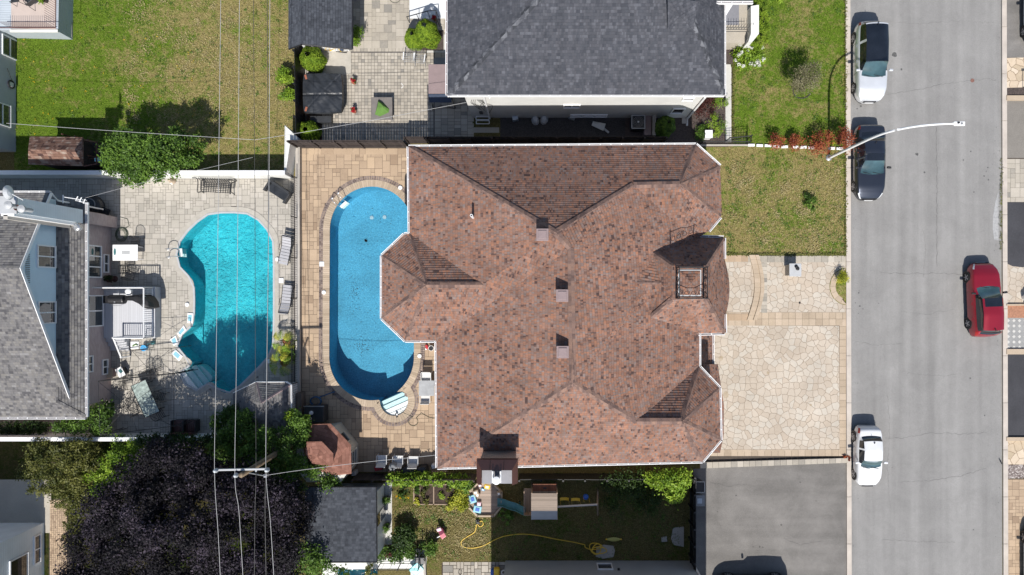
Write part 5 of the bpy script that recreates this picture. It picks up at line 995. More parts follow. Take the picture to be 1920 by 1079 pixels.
plant('shrub', 'green bush under the purple tree beside the charcoal shed', 'shrub', (590, 1035), 3, 36, GR, 3200, .08, iblobs([(578, 1052, 3.0, 34, 26, .8), (560, 1036, 2.6, 22, 18, .6), (600, 1068, 2.6, 24, 20, .6), (640, 1075, 1.6, 22, 10, .4)]), crownname='foliage')
plant('hedge', 'dark ivy trailing over the white wall under the grey patio', 'hedge', (330, 828), 1.8, 60, DK_, 6500, .07, iblobs([(x, 826+random.uniform(-3, 5), 1.5, 22, 9, .35) for x in range(270, 440, 14)]+[(420, 800, 1.8, 24, 20, .5), (445, 780, 1.8, 20, 20, .5)]), crownname='foliage')
plant('shrub', 'yellow-green sunlit bush at the left end of the purple tree', 'shrub', (205, 885), 2.4, 40, LG, 7000, .065, crownblobs([(165, 900), (195, 870), (230, 828), (262, 845), (262, 872), (235, 893), (200, 915), (172, 925)], 16, 13, 1.2, 2.0, rz=.4, seed=4), tone=-.02)
plant('shrub', 'tall dull green bush in the lower left garden beside the white wall', 'shrub', (140, 870), 2.4, 60, OL, 15000, .065, crownblobs([(66, 830), (190, 826), (200, 860), (170, 900), (165, 960), (130, 950), (100, 935), (60, 925), (50, 870)], 36, 15, 1.2, 2.4, (120, 870), .4, 8), spread=.3, shell=.7, tone=-.06)
plant('shrub', 'small weedy green strip along the lower left brick path', 'shrub', (140, 980), .8, 20, OL, 3200, .05, [(*G(139+random.uniform(-6, 8), 935+i*9), .3, .35, .3, .22) for i in range(12)], tone=-.05)
plant('shrub', 'leafy green bush in the corner below the pale blue house roof', 'shrub', (140, 800), 1.2, 40, GR, 5500, .07, iblobs([(120, 800, 1.1, 20, 12, .35), (150, 797, 1.2, 26, 18, .4), (185, 785, 1.1, 24, 26, .4), (203, 770, .8, 12, 16, .3), (190, 808, 1.0, 18, 12, .3)]), tone=.02)
plant('hedge', 'dark ground-hugging hedge in the shade under the grey shingle eave', 'hedge', (50, 800), .8, 60, DK_, 3500, .07, [(*G(x, 800), .45, .55, .35, .3) for x in range(-10, 110, 12)])
# thujas: tight teardrop bushes
def thuja(label, px, h, rad, n=5200, m=None, tp=None, cat='thuja', group=None, ry=None):
    g = G(*px); t = thing('thuja', label, cat, (*g, 0), 0, group); R = rad/S; MB().tube([(g[0], g[1], 0), (g[0], g[1], h*.7)], .05, 6).build('trunk', M['bark'], t)
    N = n; u = RNG.uniform(0, 1, N); th = RNG.uniform(0, 2*np.pi, N); z = h*(.04+.94*u**.8); prof = np.sqrt(np.clip(1-((z/h-.36)/.64)**2, .0, 1))*R*(1+.08*np.sin(th*5+z*3))*RNG.uniform(.86, 1.04, N)
    P = np.stack([g[0]+prof*np.cos(th), g[1]+prof*(ry or 1)*np.sin(th), z], 1); out = np.stack([np.cos(th), np.sin(th), .9*np.ones(N)*(z/h)], 1); out /= np.linalg.norm(out, axis=1)[:, None]
    Nn = out*.8+RNG.normal(size=(N, 3))*.35; Nn /= np.linalg.norm(Nn, axis=1)[:, None]; T = np.cross(Nn, RNG.normal(size=(N, 3))); T /= np.linalg.norm(T, axis=1)[:, None]; Bt = np.cross(Nn, T); s = .05*RNG.uniform(.6, 1.4, N)
    V = np.stack([P-T*s[:, None], P+Bt*(s*.6)[:, None], P+T*s[:, None], P-Bt*(s*.6)[:, None]], 1); cl = .5+.28*np.sin(th*4+z*6)+.2*np.sin(th*9-z*11)
    npmesh('foliage', V, 4, np.clip(cl*.5+RNG.uniform(0, .55, N), 0, 1), m or TH, t); MB().lathe((g[0], g[1], 0), [(R*.55, .1), (R*.8, h*.3), (R*.4, h*.52), (R*.05, h*.6)], 12).build('inner_branches', M['lw_dark'], t); return t
thuja('round yellow-green thuja beside the bicycle and the white garage', (594, 120), 1.7, 21); thuja('round yellow-green thuja in the corner at the board fence', (585, 252), 1.2, 20)
thuja('smaller left one of the two thujas by the white landing', (781, 82), 1.6, 17); thuja('taller right one of the two thujas by the white landing', (808, 78), 2.6, 20)
thuja('dark tall thuja at the end of the gravel strip beside the air conditioner', (1242, 246), 2.2, 17, m=GR)
plant('hedge', 'rounded clipped yellow-green hedge along the entrance porch', 'hedge', (1430, 40), 1.5, 30, TH, 9000, .045, [(*G(1412+2*math.sin(i), 90-i*13), .75, .62, .5, .7) for i in range(9)], shell=.9, spread=.12)
# hydrangea with white blossom heads
def heads(t, g, R, h):
    b = MB()
    for k, (dx, dy) in enumerate(((-22, -18), (-10, -22), (-3, -14), (-2, -22), (-25, 2), (-32, 14), (-20, -2), (-26, 24), (10, 24), (16, 20), (14, 18), (28, 12), (24, -12), (3, -12), (-5, -8), (18, 26), (-16, 27), (2, 20))):
        p = (g[0]+dx/S*.85, g[1]-dy/S*.85, h*.95+random.uniform(-.1, .1)); q = random.uniform(.07, .12); leaves('flower_head', [(*p, q, q, q*.7)], 60, .035, M['petal_white'], t, spread=.2, nclump=20)
plant('hydrangea', 'green hydrangea bush with white flower heads beside the side path', 'shrub', (1398, 112), 1.0, 30, LG, 2600, .07, extra=heads)
plant('hydrangea', 'white flowering bush at the top edge beside the front lawn', 'shrub', (1448, 2), .8, 22, LG, 500, .07, extra=lambda t, g, R, h: [leaves('flower_head', [(g[0]+dx, g[1]+dy, h, .1, .1, .07)], 60, .035, M['petal_white'], t, spread=.2, nclump=20) for dx, dy in ((-.1, -.2), (.1, -.05), (.4, -.1), (.9, -.1), (-.3, 0))])
plant('small_tree', 'thin grey-green airy ornamental tree in the middle of the green front lawn', 'tree', (1500, 168), 2.3, 30, M['lw_sparse'], 5200, .04, iblobs([(1507, 150, 1.9, 24, 24, .5), (1520, 140, 1.6, 16, 22, .5), (1495, 160, 1.5, 16, 18, .4)]), r=.035, trunkname='trunk', crownname='crown', spread=.3)
o = MB().tube([(*(np.array(G(1503, 172))+np.array([.55*math.cos(a), .45*math.sin(a)])), .04) for a in np.linspace(2.6, 6.0, 12)], .025, 5).build('tree_edging', M['wiredark']); tag(o, 'dark curved plastic edging on the lawn below the airy ornamental tree', 'edging')
for i, (x, y, h, r, n, lab) in enumerate(((1446, 271, 1.25, 15, 900, 'leftmost small red barberry bush on the front boundary'), (1485, 274, 1.2, 16, 1000, 'second small red barberry from the left on the front boundary'), (1526, 276, 1.5, 22, 2000, 'largest red barberry, between the two small ones and the lamp post'), (1571, 271, 1.6, 22, 1700, 'dark red barberry touching the kerb next to the lamp post'))): plant('barberry', lab, 'shrub', (x, y), h, r, M['lw_red'], n, .045, group='red barberries along the boundary', tone=(-.15 if i == 3 else 0))
plant('weed', 'tiny yellow-green weed next to the lamp post', 'plant', (1553, 271), .5, 6, M['lw_yellow'], 120, .05)
plant('barberry', 'dark wine-red bush in the mulch bed beside the white house corner', 'shrub', (1316, 206), 1.2, 26, M['lw_wine'], 2200, .05)
for (x, y, h, r, m, lab) in ((1345, 192, .7, 17, LG, 'upper yellow-green grassy clump in the mulch bed'), (1340, 238, .8, 22, LG, 'lower and bigger yellow-green grassy clump in the mulch bed'), (1312, 252, .6, 15, GR, 'dark green perennial beside the white lantern box'), (1575, 521, .7, 12, M['lw_yellow'], 'lime-yellow hosta in the half-round bed at the kerb')): plant('perennial', lab, 'plant', (x, y), h, r, m, 900, .08, asp=None or .22)
plant('shrub', 'green bush at the corner of the white garage by the pavers', 'shrub', (667, 72), 1.1, 13, LG, 1300, .06, iblobs([(668, 62, .9, 9, 9, .3), (666, 76, .7, 8, 9, .3)]))
plant('shrub', 'upper of two leafy green bushes by the tall black fence on the lawn side', 'shrub', (541, 148), 1.0, 15, LG, 1300, .075); plant('shrub', 'lower of two leafy green bushes by the tall black fence on the lawn side', 'shrub', (545, 183), 1.0, 13, LG, 1000, .075)
def palm(label, px, h, n, L):
    g = G(*px); t = thing('palm_plant', label, 'plant', (*g, 0)); MB().lathe((*g, 0), [(.2, 0), (.25, .35), (.22, .35), (.2, .3)], 14).build('pot', M['terracotta'], t)
    for k in range(n):
        a = k*2.4+random.uniform(-.2, .2); el = random.uniform(.2, 1.1); c = Vector((*g, h)); d = Vector((math.cos(a), math.sin(a), 0)); b = MB(); P = [Vector((*g, .3))+d*.03, c+d*L*.25+Vector((0, 0, .2*el)), c+d*L*.6+Vector((0, 0, .15*el)), c+d*L*.95+Vector((0, 0, -.35+.2*el))]
        P = [Vector(p) for p in curve_pts(P, 5)]; b.tube(P, .008, 3); s = Vector((-d.y, d.x, 0))
        for j in range(5, len(P)-1):
            for sg in (-1, 1):
                b.cur = random.uniform(.3, 1); l = .24*(1-abs(j/len(P)-.55)); tip = P[j]+s*sg*l+d*l*.55+Vector((0, 0, -.05)); b.face([P[j], P[j]+d*.035, tip])
        b.build('frond', M['lw_yellow'] if k % 2 else LG, t)
palm('yellow-green areca palm in a pot beside the left pool, upper one', (541, 640), .9, 13, .8); palm('yellow-green areca palm in a pot beside the left pool, lower one', (537, 680), .9, 13, .85)
plant('shrub', 'dark leafy plant under the potted palms by the iron fence', 'shrub', (545, 665), .7, 14, GR, 900, .07)
plant('tree', 'small bright lime-green tree in the shaded play yard by the trash bins', 'tree', (1262, 905), 2.3, 40, LG, 4200, .085, iblobs([(1250, 902, 2.2, 26, 16, .5), (1275, 900, 2.2, 18, 14, .4), (1222, 898, 2.0, 12, 10, .3), (1265, 925, 1.9, 14, 14, .4), (1280, 890, 1.8, 14, 8, .3)]), r=.05, trunkname='trunk', crownname='crown', tone=.1)
plant('shrub', 'loose dark bush in the shade right of the swings', 'shrub', (1165, 915), 1.4, 50, DK_, 5200, .06, iblobs([(1150, 905, 1.0, 22, 20, .4), (1175, 915, 1.1, 28, 26, .4), (1195, 900, 1.0, 22, 18, .4), (1140, 945, .7, 14, 14, .3), (1215, 940, .8, 26, 26, .3)]), spread=.5, tone=.15)
for lab, L_, m, n in (('bright vine hedge along the fence top of the vegetable garden, left half', [(740+i*12, 900+random.uniform(-3, 3), 1.1, 13, 9, .35) for i in range(8)], LG, 3600), ('vine hedge along the fence top of the vegetable garden, right half', [(830+i*9, 900+random.uniform(-3, 3), .9, 11, 8, .3) for i in range(5)], LG, 1800)): plant('hedge', lab, 'hedge', (L_[2][0], 903), 1.2, 20, m, n, .075, iblobs(L_))
plant('shrub', 'yellow-leaved bush between the vegetable beds and the octagonal sandbox', 'shrub', (862, 935), .9, 22, M['lw_yellow'], 2400, .06, [(*G(862, 930), .5, .45, .6, .3), (*G(850, 945), .4, .4, .3, .25), (*G(872, 945), .4, .4, .3, .25), (*G(868, 915), .5, .3, .3, .3)], tone=-.15)
plant('shrub', 'dark green bush right behind the yellow-leaved bush', 'shrub', (872, 906), .9, 18, GR, 1500, .07); plant('shrub', 'dry reddish plant at the edge of the sandbox', 'shrub', (880, 905), .6, 10, OL, 500, .05)
plant('shrub', 'dark rounded bush beside the slab path of the charcoal shed', 'shrub', (760, 1000), 1.1, 24, DK_, 2600, .07, tone=.1); plant('shrub', 'green and red leafy bed at the corner of the south pool', 'shrub', (745, 1036), .7, 30, GR, 3000, .07, [(*G(x, y), .35, .4, .3, .25) for x, y in ((716, 1038), (730, 1032), (745, 1040), (762, 1030), (775, 1034))], extra=lambda t, g, R, h: leaves('red_leaves', [(*G(731, 1033), .5, .2, .2, .12)], 220, .06, M['lw_wine'], t))
plant('shrub', 'small green bush with its own shadow right of the black lantern frame', 'shrub', (806, 1022), .9, 14, GR, 1400, .06); plant('shrub', 'small dark bush at the back lawn edge beyond the shed door', 'shrub', (700, 1068), .7, 14, OL, 500, .06)
o = plant('shrub', 'orange-yellow flowering clump left of the vegetable beds', 'plant', (756, 928), .35, 12, GR, 500, .05, extra=lambda t, g, R, h: leaves('flowers', [(g[0]+dx, g[1]-.12-abs(dx)*-.2, .3, .14, .08, .05) for dx in (-.3, -.1, .1, .3)], 260, .035, M['petal_yellow'], t))
plant('shrub', 'dark mound plant above the orange-yellow flowers', 'shrub', (760, 910), .5, 10, DK_, 600, .05)
plant('shrub', 'lone dark green weed tuft on the dry front lawn', 'plant', (1517, 386), .55, 12, GR, 700, .06, [(*G(1517, 384), .25, .35, .42, .2), (*G(1512, 372), .2, .2, .2, .15)])
plant('shrub', 'dark plant in the deep shade under the slide', 'shrub', (950, 965), .5, 16, GR, 700, .06, tone=.1)
# vegetable garden with wooden frames
VG = thing('garden_bed', 'two fenced vegetable beds with bare soil and wooden frame in the play yard', 'garden bed', (*G(815, 925), 0))
MB().prism(rect(778, 909, 852, 945), 0, .12).build('soil', M['soil'], VG); b = MB()
for q in ((776, 907, 852, 909), (776, 944, 852, 946), (776, 907, 778, 946), (813, 907, 815, 946), (788, 909, 789, 930)): b.prism(rect(*q), .0, .18)
b.build('frame', M['wood'], VG)
for i, (x, y, m, n) in enumerate(((783, 918, GR, 400), (783, 940, M['lw_yellow'], 200), (800, 938, OL, 200), (800, 915, OL, 260), (830, 928, LG, 160), (842, 915, OL, 200), (795, 925, OL, 160), (845, 938, OL, 160))): leaves('vegetable_plant', [(*G(x, y), .22, .16, .2, .12)], n, .05, m, VG)
for lab, px in (('round green potted plant on the slab path, upper one', (728, 934)), ('round green potted plant on the slab path, lower one', (728, 984))):
    t = plant('potted_plant', lab, 'potted plant', px, .75, 7, GR, 420, .045, [(*G(*px), .6, .2, .2, .18)]); MB().lathe((*G(*px), 0), [(.16, .03), (.22, .42), (.19, .42), (.17, .36)], 14).build('pot', M['darkplastic'], t)
for lab, px in (('red flowering pot at the upper right of the hot tub', (665, 157)), ('red flowering pot at the lower right of the hot tub', (666, 211)), ('red flowering pot on the white landing by the thujas', (816, 38))):
    t = plant('flower_pot', lab, 'flower pot', px, .5, 6, GR, 160, .04, [(*G(*px), .38, .13, .13, .1)], extra=lambda t, g, R, h: leaves('flowers', [(g[0], g[1], .48, .14, .14, .07)], 150, .04, M['petal_red'], t)); MB().lathe((*G(*px), 0), [(.1, .03), (.15, .3), (.12, .3)], 14).build('pot', M['terracotta'], t)
# leaf litter and weeds on the lawns
def weeds(label, poly, n, m, size=.05, spread=.10, per=14):
    xs = [p[0] for p in poly]; ys = [p[1] for p in poly]; cx, cy = RNG.uniform(min(xs), max(xs), n), RNG.uniform(min(ys), max(ys), n); R = RNG.uniform(.3, 1.5, n)*spread
    x = np.repeat(cx, per)+RNG.normal(size=n*per)*np.repeat(R, per); y = np.repeat(cy, per)+RNG.normal(size=n*per)*np.repeat(R, per); k = (x > min(xs)) & (x < max(xs)) & (y > min(ys)) & (y < max(ys)); x, y = x[k], y[k]; N = len(x)
    a = RNG.uniform(0, 6.3, N); s = size*RNG.uniform(.5, 1.3, N); T_ = np.stack([np.cos(a), np.sin(a), RNG.normal(0, .3, N)], 1)*s[:, None]; Bt = np.stack([-np.sin(a), np.cos(a), RNG.normal(0, .3, N)], 1)*(s*.6)[:, None]; P = np.stack([x, y, RNG.uniform(.04, .09, N)], 1)
    o = npmesh('weeds', np.stack([P-T_, P+Bt, P+T_, P-Bt], 1), 4, RNG.uniform(.2, 1, N), m); tag(o, label, 'weeds', kind='stuff')
weeds('dark clover clumps scattered through the large back lawn', rect(30, 0, 550, 322), 160, GR, .035, .16, 22); weeds('tiny yellow dandelions dotted over the large back lawn', rect(40, 60, 400, 300), 60, M['petal_yellow'], .03, .05, 4)
weeds('bright green clumps in the dry front lawn', rect(1345, 282, 1586, 474), 130, GR, .035, .16, 22); weeds('green clover clumps in the green front lawn', rect(1378, 0, 1584, 268), 90, GR, .035, .16, 22); weeds('green clumps in the dry play yard grass', rect(740, 945, 1285, 1050), 160, GR, .035, .16, 20); weeds('pale straw patches of the dry front lawn', rect(1345, 300, 1586, 474), 70, M['lw_straw'], .035, .34, 60); weeds('pale straw patches in the large back lawn', rect(230, 0, 550, 240), 110, M['lw_straw'], .035, .38, 60); weeds('straw patches in the play yard', rect(740, 950, 925, 1050), 50, M['lw_straw'], .035, .34, 50)
# ragged growth along hard edges
for lab, pts_, n in (('ragged grass fringe along the west kerb of the street', [(1585, 0), (1585, 478)], 1500), ('ragged grass fringe along the flagstone walkway', [(1345, 478), (1586, 478)], 900), ('weeds growing in the joint of the far kerb', [(1876, 300), (1876, 470)], 160), ('ragged grass fringe along the side path', [(1374, 120), (1374, 268)], 500), ('ragged grass along the foot of the white garden wall', [(30, 326), (548, 326)], 900)):
    f = RNG.uniform(0, 1, n); (xa, ya), (xb, yb) = pts_; X = (xa+(xb-xa)*f-NX)/S+RNG.normal(0, .05, n); Y = (NY-(ya+(yb-ya)*f))/S+RNG.normal(0, .05, n); a = RNG.uniform(0, 6.3, n); s = RNG.uniform(.03, .08, n); P = np.stack([X, Y, RNG.uniform(.02, .12, n)], 1)
    T_ = np.stack([np.cos(a), np.sin(a), a*0], 1)*s[:, None]; Bt = np.stack([-np.sin(a), np.cos(a), a*0+.3], 1)*(s*.35)[:, None]; tag(npmesh('grass_fringe', np.stack([P-T_, P+Bt, P+T_, P-Bt], 1), 4, RNG.uniform(.3, 1, n), M['lw_olive']), lab, 'grass', kind='stuff')
# ---------------------------------------------------------------- cars
def carpaint(name, c, metal=.5, rough=.32):
    t = MT(name); t.b.inputs['Coat Weight'].default_value = 1; t.b.inputs['Coat Roughness'].default_value = .03
    d = t.noise(1.6, det=5); return t.fin(t.ramp(d, [(.3, sc3(c, .93)), (.7, sc3(c, 1.05))]), rough, metal)
def car(label, px, rz, L, Wd, H, paint, t1, t2, t3, t4, hood=.95, deck=1.0, sunroof=None, belt=.0, roofw=.70, group='cars parked along the street', glassroof=False, kind='car', rimm=None):
    """t1..t4: windscreen base, roof front, roof rear, rear-glass base, metres ahead of the middle; local +y is the front"""
    t = thing('parked_car', label, 'car', (*G(*px), .009), rz, group); h2 = L/2
    st = sorted(set([round(v, 3) for v in list(np.linspace(-h2, -h2+.5, 9))+list(np.linspace(-h2+.5, h2-.6, 26))+list(np.linspace(h2-.6, h2, 10))+[t1, t2, t3, t4]]))
    wf = lambda y: Wd/2*np.interp(y, [-h2, -h2+.06, -h2+.22, -h2+.6, -.2*L, .2*L, h2-.75, h2-.35, h2-.12, h2-.03, h2], [.66, .80, .90, .97, 1, 1, .965, .88, .72, .56, .42])
    zf = lambda y: np.interp(y, [-h2, -h2+.05, -h2+.18, t4-.02 if t4 > -h2+.25 else -h2+.26, t1+.02, (t1+h2)/2, h2-.4, h2-.12, h2], [.52, .80, deck-.03, deck, hood, hood-.05, hood-.17, hood-.32, .42])
    zr = lambda y: np.interp(y, [t4, t3, (t2+t3)/2, t2, t1], [zf(t4), H-.05, H, H-.04, zf(t1)]) if t4 <= y <= t1 else None
    rows = []; ss = []
    for y in st:
        w_, zd = float(wf(y)), float(zf(y)); c = zr(y); s = 0 if c is None else max(0, (float(c)-zd)/(H-zd)); zc = zd if c is None else float(c); e = s; wr = Wd/2*roofw
        half = [(w_*.90, .20), (w_*.985, .34), (w_, .55), (w_*.985, zd*.80), (w_*.95, zd*.95), (w_*.90, zd)]
        flat = [(w_*.86, zd+.012), (w_*.80, zd+.02), (w_*.62, zd+.032), (w_*.32, zd+.042), (0, zd+.046)]
        cab = [(w_*.87*.5+wr*.5, zd+(zc-zd)*.55), (wr*1.0, zc-.075*s), (wr*.86, zc-.015), (wr*.45, zc+.006), (0, zc+.012)]
        half += [(f[0]*(1-e)+q[0]*e, f[1]*(1-s)+q[1]*s if s > 0 else f[1]) for f, q in zip(flat, cab)]
        ss.append(s); rows.append([Vector((a, y, b)) for a, b in half]+[Vector((-a, y, b)) for a, b in half[-2::-1]])
    def bow(v):
        q = (v.x/(Wd/2))**2; v.y += q*(-.17*math.exp(-((v.y-t1+.1)/.55)**2)+.12*math.exp(-((v.y-t4-.1)/.4)**2)); return v
    rows = [[bow(v) for v in r] for r in rows]
    K = len(rows[0]); parts = dict(body=MB(), wind=MB(), rear=MB(), sl=MB(), sr=MB(), sun=MB(), dark=MB(), head=MB(), tail=MB())
    keep = {k: {} for k in parts}
    def add(k, i, j, off=0):
        mb = parts[k]; d = keep[k]; ids = []
        for a, b in ((i, j), (i, j+1), (i+1, j+1), (i+1, j)):
            if (a, b) not in d: d[(a, b)] = mb.vv(rows[a][b])
            ids.append(d[(a, b)])
        mb.f.append(ids); mb.a.append(.5)
    for i in range(len(rows)-1):
        ym = (st[i]+st[i+1])/2; s = (ss[i]+ss[i+1])/2
        for j in range(K-1):
            m = min(j, K-2-j); k = 'body'
            if t2 <= ym <= t1-.04 and m >= 7: k = 'wind'
            elif t4+.05 <= ym <= t3 and m >= 7: k = 'rear'
            elif t4+.25 < ym < t1-.25 and s > .45 and m in (5, 6) and not (abs(ym-(t2+t3)/2+.1) < .05): k = 'sl' if j < K/2 else 'sr'
            elif glassroof and t3+.1 < ym < t2+.02 and m >= 7: k = 'sun'
            elif sunroof and sunroof[0] < ym < sunroof[1] and m >= 8: k = 'sun'
            elif m == 0: k = 'dark'
            elif ym > h2-.42 and ym < h2-.05 and m in (4, 5): k = 'head'
            elif ym < -h2+.3 and ym > -h2+.04 and m in (3, 4): k = 'tail'
            add(k, i, j)
    for i in (0, len(rows)-1): parts['body'].face(rows[i])
    def B(k, nm, m):
        if parts[k].f: return parts[k].build(nm, m, t, world=False, smooth=True, fix=True)
    body = B('body', 'body', paint); es = body.modifiers.new('edges', 'EDGE_SPLIT'); es.split_angle = math.radians(50)
    B('wind', 'windscreen', M['carglass']); B('rear', 'rear_window', M['darkglass']); B('sl', 'side_window', M['darkglass']); B('sr', 'side_window', M['darkglass']); B('sun', 'sunroof', M['darkglass']); B('dark', 'sill', M['darkplastic'])
    hl = plain(label[:8]+'lamp', (.62, .64, .66), .12, .05); tl = plain(label[:8]+'tail', (.35, .02, .02), .2, .05)
    B('head', 'headlight', hl); B('tail', 'taillight', tl)
    # trim lines, wipers, grille, mirrors, handles
    b = MB(); gz = float(zf(h2-.05)); b.cbox((0, h2-.03, .5), (Wd*.42, .08, .16)); b.build('grille', M['black'], t, world=False, bevel=.01)
    b = MB(); b.cbox((0, h2+.02, .42), (.52, .02, .12)); b.build('number_plate', M['white'], t, world=False)
    b = MB(); zz = float(zf(t1))
    for x0, x1 in ((-.55, .02), (.05, .6)): b.tube([(x0*Wd/1.8, t1-.03, zz+.04), (x1*Wd/1.8, t1-.13, zz+.11)], .012, 4)
    b.build('wipers', M['black'], t, world=False)
    for sg in (-1, 1):
        b = MB(); y = t1-.42; x = sg*(float(wf(y))*.97+.10); b.cbox((x, y, zz+.12), (.24, .13, .14), sg*.12); b.build('mirror', M['black'] if 'dark' in label else paint, t, world=False, bevel=.035)
        for yy in (t1-1.05, t1-2.0): b = MB(); b.cbox((sg*(float(wf(yy))*.985+.012), yy, zz*.80), (.03, .17, .03)); b.build('door_handle', paint if 'dark' in label else M['silver'], t, world=False)
        b = MB()
        for yy in (t1-.35, t1-1.28, t1-2.2): b.tube([(sg*float(wf(yy))*1.0, yy, .3), (sg*float(wf(yy))*1.003, yy, .55), (sg*float(wf(yy))*.99, yy, zz*.8)], .006, 4)
        b.build('door_seam', M['black'], t, world=False)
        for y in (h2-L*.19, -h2+L*.19):
            R = .33; x = sg*(float(wf(y))-.10); w_ = MB(); w_.M = Matrix.Translation((x, y, R)) @ Matrix.Rotation(math.pi/2, 4, 'Y'); w_.lathe((0, 0, 0), [(R*.6, -.11), (R*.95, -.11), (R, -.07), (R, .07), (R*.95, .11), (R*.6, .11)], 28); wh = w_.build('wheel', M['tyre'], t, world=False, smooth=False)
            r = MB(); r.M = Matrix.Translation((x+sg*.105, y, R)) @ Matrix.Rotation(math.pi/2, 4, 'Y')
            for k in range(5): a = k*2*math.pi/5; r.cbox((R*.36*math.cos(a), R*.36*math.sin(a), 0), (R*.55, .06, .03), a)
            r.lathe((0, 0, -.01), [(R*.66, 0), (R*.66, .02), (R*.6, .02), (R*.6, 0)], 24, cap=False); r.lathe((0, 0, -.01), [(R*.14, 0), (R*.14, .03)], 12); r.build('rim', M['rim'], wh, world=False)
            a_ = MB(); a_.M = Matrix.Translation((sg*(float(wf(y))*.995-.004), y, R+.01)) @ Matrix.Rotation(math.pi/2, 4, 'Y'); a_.lathe((0, 0, 0), [(R*1.14, -.012), (R*1.14, .012)], 28); a_.build('wheel_arch', M['black'], t, world=False)
    b = MB(); b.lathe((0, t3+.12, H-.03), [(.02, 0), (.035, .02), (.02, .04)], 8); b.cbox((0, t3+.05, H+.03), (.03, .1, .05)); b.build('aerial', M['black'], t, world=False)
    return t
P = math.pi
car('silver people carrier with a black glass roof, parked nearest the top of the photo', (1622, 123), P, 4.95, 1.86, 1.62, carpaint('silver_paint', (.66, .68, .71), .35), 1.12, .30, -2.05, -2.36, 1.02, 1.05, glassroof=True, roofw=.72)
car('dark blue-grey sedan parked under the street lamp arm', (1621, 309), P, 4.62, 1.80, 1.42, carpaint('midnight_paint', (.035, .042, .060), .6), .82, .05, -1.15, -1.80, .92, .98, sunroof=(-.45, 0.0), roofw=.66)
car('small white sedan parked beside the flagstone driveway', (1618, 852), P, 3.72, 1.58, 1.42, carpaint('white_paint_car', (.68, .69, .70), 0, .35), .70, .12, -1.10, -1.42, .92, .98, roofw=.70)
car('bright dark-red hatchback with a black sunroof on the far side of the road', (1832, 563), math.radians(2), 4.60, 1.76, 1.56, carpaint('red_paint', (.28, .008, .022), .35), .85, .12, -1.85, -2.18, 1.02, 1.08, sunroof=(-.42, .12), roofw=.70)
car('pale car partly outside the top right corner', (1938, 22), P, 4.5, 1.8, 1.45, carpaint('pale_blue_paint', (.45, .52, .56), .4), .8, .1, -1.2, -1.8)
car('pale blue car partly outside the bottom right corner', (1938, 1046), 0, 4.5, 1.8, 1.45, carpaint('steel_blue_paint', (.30, .38, .48), .4), .8, .1, -1.2, -1.8)
car('black car on the asphalt driveway cut off by the bottom edge', (1406, 1101), P/2, 4.7, 1.85, 1.65, carpaint('black_paint', (.012, .013, .016), .3), .9, .2, -2.0, -2.3, 1.0, 1.05)
# ---------------------------------------------------------------- garden furniture and small things
def T(kind, label, cat, px, rz=0, group=None, z=.03): return thing(kind, label, cat, (*G(*px), z), rz, group)
def B_(b, name, m, p, **k): return b.build(name, m, p, world=False, **k)
def box(p, name, m, c, sz, rz=0, rx=0, bevel=0): return B_(MB().cbox(c, sz, rz, rx), name, m, p, bevel=bevel)
def chair(kind, label, px, rz, frame, fabric, group=None, wd=.56, slats=False, tilt=.25, z=.03, h=.9):
    """local +y is the way the sitter faces"""
    t = T(kind, label, 'chair', px, rz, group, z); 
    if slats:
        s = MB(); bk = MB()
        for k in range(8): a = -wd/2+wd*(k+.5)/8; s.cbox((a, .02, .43), (.02, .46, .012)); bk.tube([(a, -.23, .45), (a*.95, -.30, .45+(h-.45)*math.sqrt(max(.1, 1-(2*a/wd)**2*.55)))], .010, 4)
        for k in range(5): s.cbox((0, -.2+k*.11, .436), (wd, .02, .012))
        bk.tube([(-wd/2, -.23, .45), (-wd/2, -.28, .72), (-wd*.25, -.31, h-.02), (0, -.32, h+.02), (wd*.25, -.31, h-.02), (wd/2, -.28, .72), (wd/2, -.23, .45)], .018, 5)
        B_(s, 'seat', frame, t); B_(bk, 'backrest', frame, t)
    else:
        box(t, 'seat', fabric, (0, .0, .43), (wd-.04, .48, .035), 0, .04, .01); box(t, 'backrest', fabric, (0, -.29, .43+(h-.43)/2+.02), (wd-.04, .03, h-.45), 0, tilt, .01)
    for sx in (-1, 1):
        B_(MB().tube([(sx*wd/2, .24, 0), (sx*wd/2, .2, .44)], .016, 5), 'leg', frame, t); B_(MB().tube([(sx*wd/2, -.3, 0), (sx*wd/2, -.24, .44)], .016, 5), 'leg', frame, t)
        B_(MB().tube([(sx*wd/2, .2, .44), (sx*wd/2, .2, .62), (sx*wd/2, .05, .65), (sx*wd/2, -.28, .66)], .018, 5), 'armrest', frame, t)
    return t
